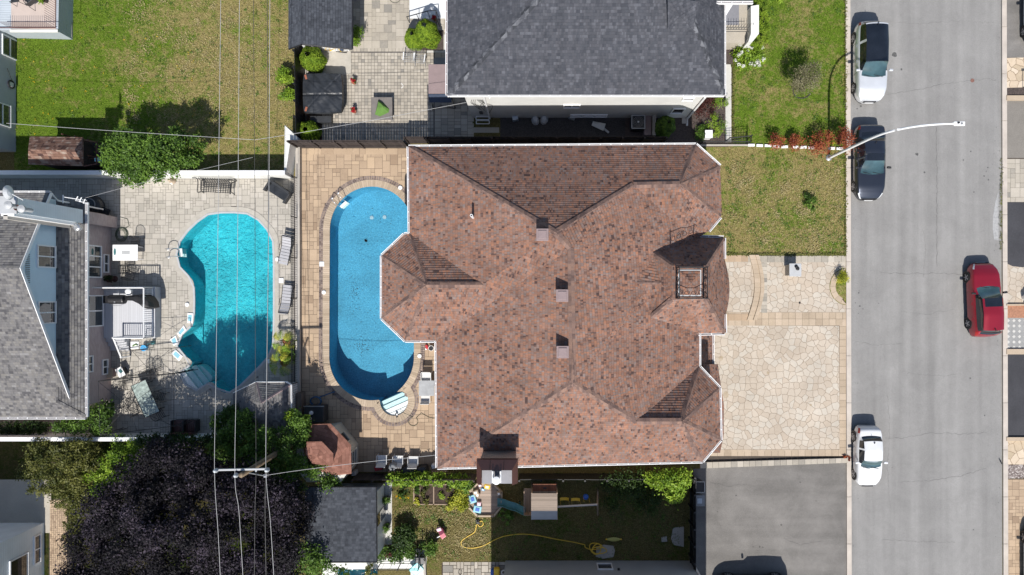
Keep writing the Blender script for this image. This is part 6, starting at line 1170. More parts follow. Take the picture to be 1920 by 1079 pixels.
def lounger(label, px, rz, frame, fabric, group=None, L=1.85, wd=.62):
    """head end towards local +y"""
    t = T('sun_lounger', label, 'sun lounger', px, rz, group); 
    for sx in (-1, 1): B_(MB().tube([(sx*wd/2, -L/2, .32), (sx*wd/2, L*.12, .32), (sx*wd/2, L/2-.12, .62)], .022, 5), 'side_rail', frame, t)
    b = MB(); n = 9
    for k in range(6): y = -L/2+k*L*.62/6; b.cbox((0, y+L*.05, .33), (wd-.05, L*.62/6-.025, .02))
    B_(b, 'seat', fabric, t); b = MB()
    for k in range(4): f = (k+.5)/4; b.cbox((0, L*.12+f*L*.36, .32+f*.30), (wd-.05, L*.36/4-.01, .02), 0, math.atan2(.3, L*.38))
    B_(b, 'backrest', fabric, t)
    for sx in (-1, 1):
        for y in (-L*.4, L*.2): B_(MB().tube([(sx*wd/2, y, 0), (sx*wd/2, y, .32)], .018, 5), 'leg', frame, t)
        B_(MB().tube([(sx*(wd/2+.02), -.1, .32), (sx*(wd/2+.04), -.05, .52), (sx*(wd/2+.04), .35, .54)], .018, 5), 'armrest', frame, t)
    B_(MB().cbox((0, L/2-.12, .64), (wd, .05, .03)), 'head_rail', frame, t); return t
lounger('black-framed sun lounger by the iron fence, the upper one beside the left pool', (540, 470), math.radians(-12), M['black'], M['sling'])
lounger('black-framed sun lounger by the iron fence, the lower one beside the left pool', (541, 563), math.radians(174), M['black'], M['sling'])
t = T('garden_sofa', 'dark wicker sofa turned at an angle in the upper right corner of the grey patio', 'sofa', (526, 363), math.radians(-33)); 
box(t, 'seat', M['cover'], (0, .02, .3), (1.3, .55, .28), bevel=.04); box(t, 'backrest', M['darkplastic'], (0, .36, .5), (1.5, .14, .6), bevel=.03); box(t, 'armrest', M['darkplastic'], (-.72, 0, .4), (.12, .75, .45), bevel=.02); box(t, 'armrest', M['darkplastic'], (.72, 0, .4), (.12, .75, .45), bevel=.02)
# black lattice bench at the white wall
t = T('garden_bench', 'black wrought-iron lattice bench standing against the white wall', 'bench', (412, 352), math.radians(-3)); b = MB(); bk = MB()
for k in range(13): b.cbox((-.9+k*.15, -.1, .44), (.04, .62, .015)); bk.tube([(-.9+k*.15, .22, .5), (-.86+k*.143, .40, .95)], .02, 4)
for k in range(6): b.cbox((0, -.38+k*.115, .446), (1.84, .035, .015))
for k in range(3): bk.tube([(-.9, .24+k*.05, .58+k*.17), (.9, .24+k*.05, .58+k*.17)], .014, 4)
B_(b, 'seat', M['iron'], t); B_(bk, 'backrest', M['iron'], t)
for sx in (-1, 1):
    B_(MB().tube([(sx*.96, -.42, 0), (sx*.93, -.3, .44), (sx*.95, .22, .44), (sx*1.05, .45, 0)], .03, 6), 'leg', M['iron'], t); B_(MB().tube(curve_pts([(sx*.93, -.4, .45), (sx*1.0, -.45, .7), (sx*.98, .1, .72), (sx*.95, .34, .95), (sx*1.25, .36, .9)], 4), .028, 6), 'armrest', M['iron'], t)
t = T('stone_lion', 'small tan and white stone garden ornament on the patio below the green tree', 'ornament', (325, 341)); b = MB().lathe((0, 0, 0), [(.18, 0), (.2, .05), (.1, .12), (.14, .25), (.07, .38), (.09, .45), (.02, .5)], 12); B_(b, 'body', M['coping'], t, smooth=True); B_(MB().lathe((-.05, -.12, .02), [(.1, 0), (.06, .12)], 10), 'base', M['whitecon'], t)
# pool ladders
def ladder(label, px, rz, n=3):
    t = T('pool_ladder', label, 'pool ladder', px, rz, z=.05); 
    for sx in (-1, 1): B_(MB().tube(curve_pts([(sx*.25, .55, 0), (sx*.25, .45, .5), (sx*.25, .1, .62), (sx*.25, -.12, .3), (sx*.25, -.14, -.9)], 4), .022, 6), 'rail', M['silver'], t); B_(MB().lathe((sx*.25, .55, 0), [(.07, 0), (.05, .04)], 10), 'flange', M['white'], t)
    for k in range(n): box(t, 'step', M['poolstep'], (0, -.2, -.08-k*.25), (.5, .13+.05*(k == 0), .03))
ladder('steel ladder with white steps at the left edge of the left pool', (333, 475), math.radians(95)); ladder('steel ladder at the upper left curve of the oval pool', (640, 380), math.radians(42))
def disc(label, px, r=.13): o = MB().lathe((*G(*px), .05), [(r, 0), (r, .05), (r*.8, .07)], 24).build('pool_light', M['trim']); return tag(o, label, 'deck lid', 'round white lids along the pools')
disc('round white lid on the coping above the oval pool, touching the roof edge', (751, 353)); disc('round white lid at the left side of the oval pool', (608, 549)); disc('round white lid right of the lower end of the oval pool', (787, 668)); disc('round white lid between the palms and the left pool', (505, 678)); disc('round white lid at the right edge of the left pool near the lounger', (521, 487)); disc('round white lid at the inner corner of the left pool', (352, 572))
for lab, px in (('square white skimmer lid right of the left pool', (528, 527)), ('square white skimmer lid left of the oval pool', (604, 496))): o = MB().cbox((*G(*px), .06), (.3, .3, .05)).build('skimmer_lid', M['trim'], bevel=.01); tag(o, label=lab, cat='skimmer lid')
# entry steps of the pools
t = thing('pool_steps', 'white moulded entry steps at the lower left corner of the left pool', 'pool steps', (*G(358, 706), 0)); o0, ou, ov = Vector((*G(334, 702), 0)), (Vector((*G(366, 734), 0))-Vector((*G(334, 702), 0))), (Vector((*G(368, 676), 0))-Vector((*G(334, 702), 0)))
NW_ = GP(chaikin([(397,713),(364,737),(331,703),(366,682)]))
for k in range(4):
    d = (ov.xy).normalized(); s0 = o0.xy.dot(d); L_ = ov.length; f = lambda p, k=k: Vector(p).dot(d)-(s0+L_*(k+1)/4+.03)
    Q = clip(NW_, f); MB().prism([tuple(p) for p in Q], -1.2, (-.03, -.16, -.30, -.46)[k]).build('step', M['poolstep'], t, bevel=.025)
t = thing('pool_steps', 'white curved entry steps at the bottom end of the oval pool', 'pool steps', (*G(740, 752), 0)); d = Vector((-math.sin(math.radians(24)), math.cos(math.radians(24)))); smin = min(Vector(p).dot(d) for p in BULGE)
for k in range(4):
    f = lambda p, k=k: Vector(p).dot(d)-(smin+.32+.30*k)
    Q = clip(BULGE, f); MB().prism([tuple(p) for p in Q], -1.2, (-.04, -.085, -.15, -.25)[k]).build('step', M['poolstep'], t, bevel=.025)
# floats and towels along the left pool
for i, (q, lab) in enumerate(((((353, 587), (364, 588), (363, 607), (352, 606)), 'pale blue and white swim float at the inner corner of the left pool'), (((333, 626), (346, 610), (351, 619), (338, 633)), 'upper tilted swim float of the pair at the step corner'), (((320, 637), (331, 629), (336, 643), (327, 649)), 'leftmost swim float by the left pool'), (((322, 664), (330, 655), (344, 668), (337, 678)), 'lowest swim float above the white entry steps'))):
    t = thing('swim_float', lab, 'swim float', (*G(*q[0]), .03)); MB().prism(GP(q), .03, .11).build('pad', M['trim'], t, bevel=.03); c = ((q[0][0]+q[2][0])/2, (q[0][1]+q[2][1])/2); MB().prism(GP([(c[0]+(a-c[0])*.6, c[1]+(b2-c[1])*.6) for a, b2 in q]), .111, .122).build('panel', M['paleblue'], t)
# white table with dark chairs
t = T('garden_table', 'white rectangular plastic table on the grey patio near the pale blue house', 'table', (249, 476)); box(t, 'tabletop', M['trim'], (0, 0, .72), (1.55, .98, .05), bevel=.02); box(t, 'centre_panel', M['lightgrey'], (.05, .0, .747), (.5, .22, .006)); B_(MB().lathe((-.62, .05, .745), [(.12, 0), (.12, .008)], 16, sy=1.8, sx=.6), 'umbrella_hole', M['teal'], t)
for sx in (-1, 1):
    for sy in (-1, 1): B_(MB().tube([(sx*.65, sy*.38, 0), (sx*.65, sy*.38, .7)], .03, 6), 'leg', M['trim'], t)
chair('garden_chair', 'black iron chair above the white table', (263, 455), math.radians(172), M['iron'], M['iron'], 'black iron chairs at the white table', slats=True); chair('garden_chair', 'black iron chair just below the white table, left of another', (244, 505), math.radians(6), M['iron'], M['iron'], 'black iron chairs at the white table', slats=True, wd=.6); chair('garden_chair', 'black iron chair below the white table, partly over the other one', (252, 517), math.radians(-14), M['iron'], M['iron'], 'black iron chairs at the white table', slats=True, wd=.66)
t = T('plant_stand', 'dark round plant stand against the brick wall', 'plant stand', (216, 524)); B_(MB().lathe((0, 0, 0), [(.2, 0), (.05, .05), (.05, .5), (.24, .52), (.24, .56)], 14), 'stand', M['bronze'], t); leaves('foliage', [(*G(216, 524), .7, .2, .2, .15)], 160, .05, DK_, t)
pts = [(*G(232, 446), .04)]
for k in range(64): a = k*.42; r = .42-.003*k; c = G(229+k*.02, 441); pts.append((c[0]+r*math.cos(a), c[1]+r*1.15*math.sin(a), .05+.002*k))
tag(MB().tube(pts+[(*G(243, 425), .05), (*G(240, 412), .05), (*G(226, 408), .05)], .014, 5).build('garden_hose', M['greencable']), 'dark hose coiled on the grey patio near the brick chimney base', 'hose')
t = T('wheelbarrow_stack', 'black covered barrel-shaped smoker lying by the brick corner', 'smoker', (186, 388), -.4); B_(MB().lathe((0, 0, 0), [(.40, 0), (.55, .3), (.62, .5), (.5, .75), (.2, .9)], 20), 'cover', M['cover'], t, smooth=True); B_(MB().tube([(.35*math.cos(a), .35*math.sin(a), .88) for a in np.linspace(0, 4.4, 14)], .03, 6), 'band', M['grey'], t); box(t, 'side_shelf', M['black'], (.85, -.1, .5), (.5, .5, .06))
# raised platform of the pale blue house with white railing
DKW = thing('porch_deck', 'grey plank deck with white railing and steps in front of the brick wall', 'deck', (*G(250, 590), 0)); dz = .72
q = [W(196, 539, dz), W(287, 541, dz), W(287, 634, dz), W(196, 634, dz)]; X0, X1, Y0, Y1 = q[0].x-.35, (302-NX)/S, q[2].y, q[0].y
MB().box(X0, X1, Y0, Y1, 0, dz-.05).build('deck_skirt', M['sid_grey'], DKW); MB().box(X0, X1+.04, Y0-.03, Y1+.03, dz-.045, dz).build('deck_floor', M['deckwood'], DKW)
rails = MB(); 
def rail(p, q_, par, nm='railing'):
    p, q_ = Vector(p), Vector(q_); b = MB(); d = q_-p; ang = math.atan2(d.y, d.x); L = Vector((d.x, d.y, 0)).length; 
    for z, s in ((1.0, .07), (.1, .05)): b.tube([p+Vector((0, 0, z)), q_+Vector((0, 0, z))], s/1.6, 4)
    n = int(L/.13)
    for k in range(n+1): c = p+d*k/n; b.tube([c+Vector((0, 0, .1)), c+Vector((0, 0, .98))], .018, 4)
    for c in (p, q_): b.tube([c, c+Vector((0, 0, 1.02))], .055, 4)
    b.build(nm, M['trim'], par)
rail((X0+.1, Y1-.05, dz), (X1-.06, Y1-.05, dz), DKW); rail((X1-.06, Y1-.05, dz), (X1-.06, Y0+.05, dz), DKW); rail((X1-.06, Y0+.05, dz), (X0+1.5, Y0+.05, dz), DKW); 
for k in range(4): z = dz-.2*(k+1); MB().box(X0+.25, X0+1.45, Y0-.28*(k+1), Y0-.28*k-.005, 0, z).build('step', M['deckwood'], DKW)
b = MB()
for x in (X0+1.5,):
    b.tube([(x, Y0, dz+.95), (x+.0, Y0-1.2, .95)], .05, 4); b.tube([(x, Y0-1.2, 0), (x, Y0-1.2, 1.0)], .05, 4)
    for k in range(8): y = Y0-1.15*k/8; b.tube([(x, y, max(0, dz-.8*k/8)), (x, y, dz+.9-.8*k/8)], .018, 4)
b.build('stair_rail', M['trim'], DKW)
t = thing('barbecue', 'black barrel smoker grill standing on the grey deck', 'barbecue', (*G(250, 562), dz)); b = MB(); b.M = Matrix.Translation((0, 0, .85)) @ Matrix.Rotation(math.pi/2, 4, 'Y'); b.lathe((0, 0, 0), [(.05, -.48), (.26, -.46), (.28, -.4), (.28, .4), (.26, .46), (.05, .48)], 20); B_(b, 'drum', M['black'], t, smooth=False); box(t, 'side_table', M['black'], (-.7, 0, .72), (.45, .45, .04)); B_(MB().tube([(-.35, -.3, .85), (-.2, -.36, .86), (.2, -.36, .86), (.35, -.3, .85)], .015, 5), 'handle', M['silver'], t); box(t, 'badge', M['silver'], (0, -.15, 1.10), (.09, .06, .01))
for sx in (-.4, .4): B_(MB().tube([(sx, 0, 0), (sx, 0, .6)], .03, 6), 'leg', M['black'], t)
t = thing('covered_grill', 'long grill under a draped black cover at the deck railing', 'grill cover', (*G(284, 558), dz)); b = MB(); Pp = [(-.75, .1), (-.3, .14), (.2, .2), (.6, .08), (.86, -.3), (.92, -.62), (.55, -.72), (.25, -.45), (-.2, -.22), (-.75, -.2)]
for z0, s0, z1, s1 in ((0, 1.0, .6, .97), (.6, .97, .95, .86), (.95, .86, 1.02, .55)):
    n = len(Pp); c = (.15, -.15)
    for k in range(n):
        j = (k+1) % n; f = lambda p, s, z: (c[0]+(p[0]-c[0])*s, c[1]+(p[1]-c[1])*s, z+.03*math.sin(p[0]*9+p[1]*7)); b.face([f(Pp[k], s0, z0), f(Pp[j], s0, z0), f(Pp[j], s1, z1), f(Pp[k], s1, z1)])
b.face([(c[0]+(p[0]-c[0])*.55, c[1]+(p[1]-c[1])*.55, 1.02) for p in Pp]); B_(b, 'cover', plain('black_grill_cover', (.010, .010, .012), .55, .4, 3, .04, 3), t, fix=True); B_(MB().lathe((-.55, .32, .55), [(.17, 0), (.19, .2), (.1, .25)], 16), 'gas_bottle', M['white'], t)
t = thing('bucket', 'sky-blue round bucket below the grey deck', 'bucket', (*G(275, 653), .03)); B_(MB().lathe((0, 0, 0), [(.13, 0), (.19, .32)], 20), 'body', M['sky_blue'], t); B_(MB().tube([(-.19, 0, .3), (0, .05, .4), (.19, 0, .3)], .01, 4), 'handle', M['silver'], t)
t = thing('toy_tray', 'white tray with a green hose nozzle next to the deck steps', 'tray', (*G(254, 648), .03)); box(t, 'tray', M['trim'], (0, 0, .03), (.5, .45, .06)); B_(MB().tube([(-.1, -.05, .1), (.1, .05, .12), (.22, .0, .1)], .035, 6), 'nozzle', M['green'], t)
t = thing('watering_can', 'small dark green watering can right of the blue bucket', 'watering can', (*G(288, 643), .03)); B_(MB().lathe((.05, 0, 0), [(.11, 0), (.12, .2), (.08, .24)], 14), 'body', M['teal'], t); B_(MB().tube([(-.02, 0, .05), (-.28, -.1, .22)], .03, 6), 'spout', M['teal'], t); box(t, 'handle', M['black'], (.1, 0, .3), (.2, .03, .03))
# gazebo frame without its canopy
GZ = thing('gazebo_frame', 'black metal gazebo frame without canopy over the glass dining table', 'gazebo', (*G(270, 750), 0)); gh = 2.2
cn = [W(184, 716, gh), W(326, 701, gh), W(326, 800, gh), W(188, 817, gh)]; b = MB()
for i in range(4): a, c = cn[i], cn[(i+1) % 4]; MB().tube([a, c], .035 if i in (0,) else .018, 4).build('beam', M['iron'], GZ); 
for c in cn:
    for dx, dy in ((0, 0), (.28, 0)): MB().tube([Vector((c.x+dx, c.y+dy, 0)), Vector((c.x+dx, c.y+dy, gh))], .022, 4).build('post', M['iron'], GZ)
ap = (cn[0]+cn[2])/2+Vector((0, 0, .75)); fr = [ap+(c-ap)*.28 for c in cn]
for c in cn: MB().tube([c, ap], .013, 4).build('rafter', M['iron'], GZ)
for a, c in ((0, 1), (1, 2), (2, 3), (3, 0)): MB().tube([(cn[a]+cn[c])/2, ap], .010, 4).build('rafter', M['iron'], GZ)
t = thing('umbrella_frame', 'thin bare canopy frame lying over the patio above the gazebo', 'frame', (*G(285, 680), 0)); c4 = [W(247, 658, 2.2), W(322, 654, 2.2), W(325, 702, 2.2), W(240, 706, 2.2)]; b = MB()
for i in range(4): b.tube([c4[i], c4[(i+1) % 4]], .016, 4); b.tube([c4[i], W(276, 690, 2.7)], .011, 4); b.tube([c4[i], Vector((c4[i].x, c4[i].y, 0))], .018, 4)
b.tube([(c4[0]+c4[1])/2, W(276, 690, 2.7)], .011, 4); b.build('frame', M['iron'], t)
t = T('dining_table', 'long glass-topped dining table with leafy reflections under the black gazebo frame', 'table', (286, 745), math.radians(24)); box(t, 'tabletop', plain('painted_reflection_top', (.30, .36, .33), .15, .5, 5), (0, 0, .72), (.95, 2.1, .02), bevel=.01); b = MB()  # leafy reflections are painted into the top as mottled colour
for a, c in (((-.5, -1.07), (.5, -1.07)), ((.5, -1.07), (.5, 1.07)), ((.5, 1.07), (-.5, 1.07)), ((-.5, 1.07), (-.5, -1.07))): b.tube([(*a, .72), (*c, .72)], .022, 5)
B_(b, 'table_frame', M['iron'], t)
for sx in (-1, 1):
    for sy in (-1, 1): B_(MB().tube([(sx*.42, sy*.9, 0), (sx*.35, sy*.85, .7)], .025, 5), 'leg', M['iron'], t)
for i, (x, y, r, lab) in enumerate(((240, 722, 100, 'iron dining chair at the upper left of the glass table'), (262, 768, 25, 'iron dining chair with woven seat at the lower left of the glass table'), (247, 758, 60, 'fallen-looking iron dining chair left of the glass table'), (297, 700, 200, 'dark iron dining chair at the upper right of the glass table'), (309, 742, 250, 'iron dining chair in the shade right of the glass table'), (308, 775, 300, 'iron dining chair with round back at the lower right of the glass table'), (283, 704, 180, 'iron dining chair at the top end of the glass table'))): chair('dining_chair', lab, (x, y), math.radians(r), M['iron'], M['iron'], 'iron dining chairs round the glass table', slats=True, wd=.58)
t = T('side_table', 'small sunlit tan box table against the brick wall by the gazebo', 'side table', (212, 699)); box(t, 'top', M['coping'], (0, 0, .4), (.5, .62, .04)); box(t, 'body', M['taupe'], (0, 0, .2), (.42, .52, .38))
t = T('magazine_pile', 'crumpled white and green magazine on a stool by the gazebo', 'magazine', (235, 697), .5); box(t, 'stool', M['iron'], (0, 0, .22), (.36, .42, .44)); box(t, 'pages', M['trim'], (0, 0, .46), (.42, .58, .03)); box(t, 'cover_print', M['teal'], (.05, .05, .478), (.2, .25, .004), .3)
for k, (x, lab) in enumerate(((343, 'stacked dark wicker seat by the white wall, left one'), (366, 'stacked dark wicker seat by the white wall, right one'))):
    t = T('wicker_chair', lab, 'chair', (x, 797), 0); b = MB()
    for j in range(6): b.cbox((-.3+j*.12, 0, .42), (.1, .75, .04))
    B_(b, 'seat', M['bronze'], t); box(t, 'backrest', M['bronze'], (0, -.4, .62), (.7, .06, .5)); box(t, 'armrest', M['black'], (-.36, 0, .55), (.05, .75, .3)); box(t, 'armrest', M['black'], (.36, 0, .55), (.05, .75, .3)); box(t, 'base', M['black'], (0, 0, .2), (.66, .7, .36))
# pool heater, hoses and toys on the tan patio
t = T('pool_heater', 'black square pool heater with blue hoses beside the pink-brown shed', 'pool heater', (598, 773)); box(t, 'casing', M['darkplastic'], (0, 0, .45), (1.2, 1.0, .9), bevel=.05); box(t, 'top_rail', M['silver'], (0, .5, .92), (1.25, .05, .04)); B_(MB().lathe((-.15, .1, .9), [(.13, 0), (.1, .12), (.02, .15)], 12), 'knob', M['white'], t); B_(MB().lathe((-.22, -.25, .9), [(.1, 0), (.08, .1)], 12), 'knob', M['palepink'], t)
pts = [(*G(628, 735), .06), (*G(600, 745), .06)]+[(*G(594+10*math.cos(a), 752+8*math.sin(a)), .08+.01*a) for a in np.linspace(0, 19, 44)]; tag(MB().tube(pts, .035, 6).build('pool_hose', plain('blue_hose', (.03, .10, .20), .4, .1)), 'dark blue ribbed hose coiled above the pool heater', 'hose')
GR_ = 'white sling chairs in a row below the oval pool'
for x, y, lab in ((720, 858, 'left white sling chair of the three in front of the dark fence'), (750, 859, 'middle white sling chair of the three in front of the dark fence'), (778, 860, 'right white sling chair of the three in front of the dark fence')): chair('patio_chair', lab, (x, y), 0, M['white'], M['slingwhite'], GR_, wd=.62, h=1.0, tilt=.35)
chair('patio_chair', 'white sling chair above the glass side table under the roof edge', (802, 706), 0 + P, M['white'], M['slingwhite'], wd=.6, h=.8); chair('patio_chair', 'white sling chair below the glass side table under the roof edge', (800, 745), 0, M['white'], M['slingwhite'], wd=.6, h=.8)
t = T('side_table', 'frosted glass table between two white chairs under the roof edge', 'table', (803, 726)); box(t, 'tabletop', plain('frosted_glass', (.36, .37, .38), .2, .15, 4), (0, 0, .62), (.95, .95, .02), bevel=.01)
for sx in (-1, 1):
    for sy in (-1, 1): B_(MB().tube([(sx*.42, sy*.42, 0), (sx*.42, sy*.42, .61)], .018, 5), 'leg', M['white'], t)
t = T('bucket', 'white bucket with a black inside and a red toy at the roof corner', 'bucket', (810, 653)); B_(MB().lathe((0, 0, 0), [(.13, 0), (.17, .35), (.15, .35), (.13, .1)], 18, cap=False), 'body', M['trim'], t); B_(MB().lathe((0, 0, .28), [(.14, 0), (.14, .01)], 18), 'inside', M['black'], t)
t = T('toy', 'red and white toy lying beside the white bucket', 'toy', (801, 651), .4); box(t, 'body', M['red'], (0, 0, .1), (.16, .28, .12), bevel=.03); box(t, 'trim', M['trim'], (-.1, -.1, .08), (.12, .1, .06), bevel=.02)
t = T('water_shoe', 'small black and white brush at the foot of the curved pool steps', 'brush', (744, 779), .3, z=.05); box(t, 'handle', M['black'], (0, 0, .05), (.08, .28, .05)); box(t, 'bristles', M['white'], (.05, .04, .06), (.08, .1, .06))
tag(MB().tube([(*G(750, 771), .06)]+[(*G(775+9*math.cos(a), 791-8*math.sin(a)), .05) for a in np.linspace(1.6, 7.2, 16)]+[(*G(790, 775), .05), (*G(806, 784), .05), (*G(825, 786), .05)], .012, 5).build('garden_hose', M['greencable']), 'thin dark hose looping from the pool steps to the house wall', 'hose')
t = T('storage_barrel', 'grey barrel standing in the shade by the dark fence', 'barrel', (742, 870)); B_(MB().lathe((0, 0, 0), [(.22, 0), (.26, .3), (.26, .7), (.22, .95), (.15, 1.0)], 20), 'body', M['grey'], t, smooth=True); B_(MB().lathe((.05, -.05, 1.0), [(.05, 0), (.05, .03)], 10), 'plug', M['black'], t)
for x, y, lab, m, sz in ((712, 876, 'red folded parasol bag in the shade by the fence', M['red'], (.5, .3, .4)), (770, 878, 'black covered bulk in the shade right of the barrel', M['cover'], (.9, .5, .7)), (795, 878, 'second black covered bulk at the house corner', M['cover'], (.6, .5, .8)), (815, 872, 'white downspout box at the south-west house corner', M['trim'], (.25, .3, .5)), (668, 884, 'white round-topped post lamp box beside the shed door', M['lightgrey'], (.3, .3, .6))):
    t = T('storage_item', lab, 'container', (x, y), .2); box(t, 'body', m, (0, 0, sz[2]/2), sz, bevel=.08); box(t, 'lid', m, (0, 0, sz[2]+.02), (sz[0]*.8, sz[1]*.8, .06), bevel=.02)
t = T('sign_plate', 'small bright blue framed plate hanging on the charcoal shed wall', 'plate', (682, 908)); t.location.z = 1.9; box(t, 'plate', M['sky_blue'], (0, 0, 0), (.42, .05, .22)); box(t, 'face', M['bluep'], (0, .03, 0), (.34, .02, .15))
# north patio
t = T('hot_tub', 'square hot tub under a quilted black vinyl cover', 'hot tub', (614, 184), .01); box(t, 'cabinet', M['darkplastic'], (0, 0, .4), (2.15, 2.15, .8), bevel=.25)
b = MB(); n = 10; R_ = 1.2
def hz(x, y): return .92+.10*(1-max(abs(x), abs(y))/R_)-.06*math.exp(-((y+.1)/.05)**2)-.03*math.exp(-((abs(x)-abs(y))/.07)**2)-.02*math.exp(-((x*.6+y-.3)/.05)**2)+.022*math.sin(x*6+1)*math.cos(y*5)+.012*math.sin(x*13+y*9)
gx = np.linspace(-R_, R_, 49); rc = lambda x, y: (x*(1-.055*(abs(x)*abs(y)/R_**2)**3), y*(1-.055*(abs(x)*abs(y)/R_**2)**3))
b.grid([[(*rc(x, y), hz(x, y)) for x in gx] for y in gx])
for s in range(4):
    r = Matrix.Rotation(s*P/2, 3, 'Z'); b.grid([[r @ Vector((*rc(x, -R_), hz(x, -R_))) for x in gx], [r @ Vector((rc(x, -R_)[0], rc(x, -R_)[1]-.03, .70+.02*math.sin(x*9))) for x in gx]])
B_(b, 'cover', M['cover'], t, smooth=True, fix=True)
for sy in (-1, 1): box(t, 'strap_label', M['terracotta'], (-1.0, sy*.98, .945), (.12, .28, .012), sy*.25)
box(t, 'side_step', M['darkplastic'], (-.3, -1.45, .2), (1.3, .4, .35))
t = T('bicycle', 'black bicycle with a yellow frame leaning at the white garage wall', 'bicycle', (628, 101), math.radians(-6))
for x in (-.52, .52): 
    b = MB(); b.M = Matrix.Translation((x, 0, .33)) @ Matrix.Rotation(math.pi/2+.35, 4, 'X'); b.tube([(.32*math.cos(a), .32*math.sin(a), 0) for a in np.linspace(0, 2*P, 25)], .022, 5, cap=False); w_ = B_(b, 'wheel', M['tyre'], t); b = MB(); b.M = Matrix.Translation((x, 0, .33)) @ Matrix.Rotation(math.pi/2+.35, 4, 'X')
    for k in range(9): a = k*P/9; b.tube([(.31*math.cos(a), .31*math.sin(a), 0), (-.31*math.cos(a), -.31*math.sin(a), 0)], .003, 3)
    B_(b, 'spokes', M['silver'], w_)
b = MB(); b.tube([(-.52, 0, .33), (-.15, .0, .36), (.38, .12, .75), (-.22, .15, .8), (-.15, 0, .36)], .024, 6); b.tube([(-.52, 0, .33), (-.22, .15, .8)], .014, 5); b.tube([(.52, 0, .33), (.36, .14, .85)], .02, 5); B_(b, 'frame', M['yellow'], t)
B_(MB().tube([(.34, -.18, .98), (.36, .14, .9), (.34, .45, .98)], .018, 5), 'handlebar', M['silver'], t); box(t, 'saddle', M['black'], (-.25, .18, .9), (.26, .14, .05), bevel=.03); box(t, 'basket', M['navy'], (.62, .12, .62), (.2, .26, .16), bevel=.02)
t = T('fire_table', 'low square grey fire table with a crumpled green cover', 'table', (720, 209)); box(t, 'base', M['greymetal'], (0, 0, .25), (1.15, 1.15, .5), bevel=.02); box(t, 'top', plain('slate_top', (.16, .145, .135), .7, .15, 4), (0, 0, .52), (1.28, 1.38, .05), bevel=.01)
b = MB(); c = (0, 0, 1.0); pp = [(-.42, -.38), (-.1, -.5), (.42, -.25), (.46, -.05), (.2, .25), (-.22, .52), (-.3, .1)]
for k in range(7): a, d = pp[k], pp[(k+1) % 7]; m_ = ((a[0]+d[0])/4, (a[1]+d[1])/4, .82); b.face([(*a, .56), (*d, .56), (d[0]*.4-.05, d[1]*.4+.1, .85), (a[0]*.4-.05, a[1]*.4+.1, .85)])
b.face([(a[0]*.4-.05, a[1]*.4+.1, .85) for a in pp]); B_(b, 'cover', M['green'], t, fix=True)
for i, (x, y, r, lab) in enumerate(((770, 114, -4, 'left one of the two folded metal mesh chairs on the square pavers'), (790, 116, -8, 'right one of the two folded metal mesh chairs on the square pavers'))):
    t = T('folding_chair', lab, 'chair', (x, y), math.radians(r), 'metal mesh chairs'); b = MB()
    for k in range(9): b.tube([(-.3+k*.075, -.28, .42), (-.3+k*.075, .25, .42)], .008, 4)
    for k in range(5): b.tube([(-.3, -.25+k*.12, .425), (.3, -.25+k*.12, .425)], .008, 4)
    B_(b, 'seat', M['silver'], t); b = MB()
    for k in range(7): b.tube([(-.3+k*.1, .25, .45), (-.3+k*.1, .42, .9)], .009, 4)
    B_(b, 'backrest', M['silver'], t); 
    for sx in (-1, 1): B_(MB().tube([(sx*.32, -.4, 0), (sx*.32, .2, .62)], .014, 4), 'leg', M['silver'], t); B_(MB().tube([(sx*.32, .35, 0), (sx*.32, -.25, .6)], .014, 4), 'leg', M['black'], t)
    B_(MB().cbox((-.32, 0, .64), (.05, .5, .03)).cbox((.32, 0, .64), (.05, .5, .03)), 'armrest', M['white'], t)
t = T('garden_swing', 'taupe canopy swing with navy front flap under the grey roof eave', 'garden swing', (836, 178)); 
box(t, 'canopy', M['taupe'], (-.1, .35, 1.85), (1.35, 1.75, .05), 0, .0, .02); box(t, 'front_flap', M['navy'], (-.1, -.75, 1.68), (1.35, .5, .04), 0, .55, .01); box(t, 'seat', M['navy'], (0, .1, .45), (.6, 1.5, .1), bevel=.03); box(t, 'backrest', M['navy'], (.3, .1, .75), (.08, 1.5, .55), bevel=.03)
for sx in (-1, 1): B_(MB().tube([(sx*.7-.1, -.85, 0), (sx*.6-.1, -.5, 1.82)], .03, 5), 'leg', M['black'], t); B_(MB().tube([(sx*.7-.1, 1.2, 0), (sx*.6-.1, 1.0, 1.82)], .03, 5), 'leg', M['black'], t)
B_(MB().tube([(-.85, -1.0, .05), (-.3, -.8, .3), (.6, -.9, .05)], .025, 5), 'foot_bar', M['black'], t)
tag(MB().cbox((*G(826, 121), .05), (.85, .75, .04)).build('rubber_mat', M['grey']), 'dark grey square mat on the pavers beside the house', 'mat')
t = thing('landing_rail', 'grey metal hand rail with slats beside the white landing and two thujas', 'railing', (*G(800, 40), 0)); b = MB(); b.tube([(*G(768, 44), .9), (*G(806, 34), .95), (*G(822, 33), 1.0), (*G(824, 66), 1.0)], .03, 5)
for x, y in ((768, 44), (786, 39), (806, 34), (822, 33), (824, 50), (824, 66)): b.tube([(*G(x, y), 0), (*G(x, y), .95)], .022, 5)
b.build('rail', M['iron'], t)
tag(MB().tube([(*G(741+11*math.cos(a), -5+12*math.sin(a)), .05) for a in np.linspace(0, 6.28, 30)], .012, 4).build('hoop', M['black']), 'thin black hoop on the beige pavers at the top edge', 'hoop')
tag(MB().tube([(*G(752+4*math.cos(a), 162+4*math.sin(a)), .04) for a in np.linspace(-1.5, 1.5, 10)], .018, 4).build('cable_end', M['trim']), 'small white curved cable end on the square pavers', 'cable')
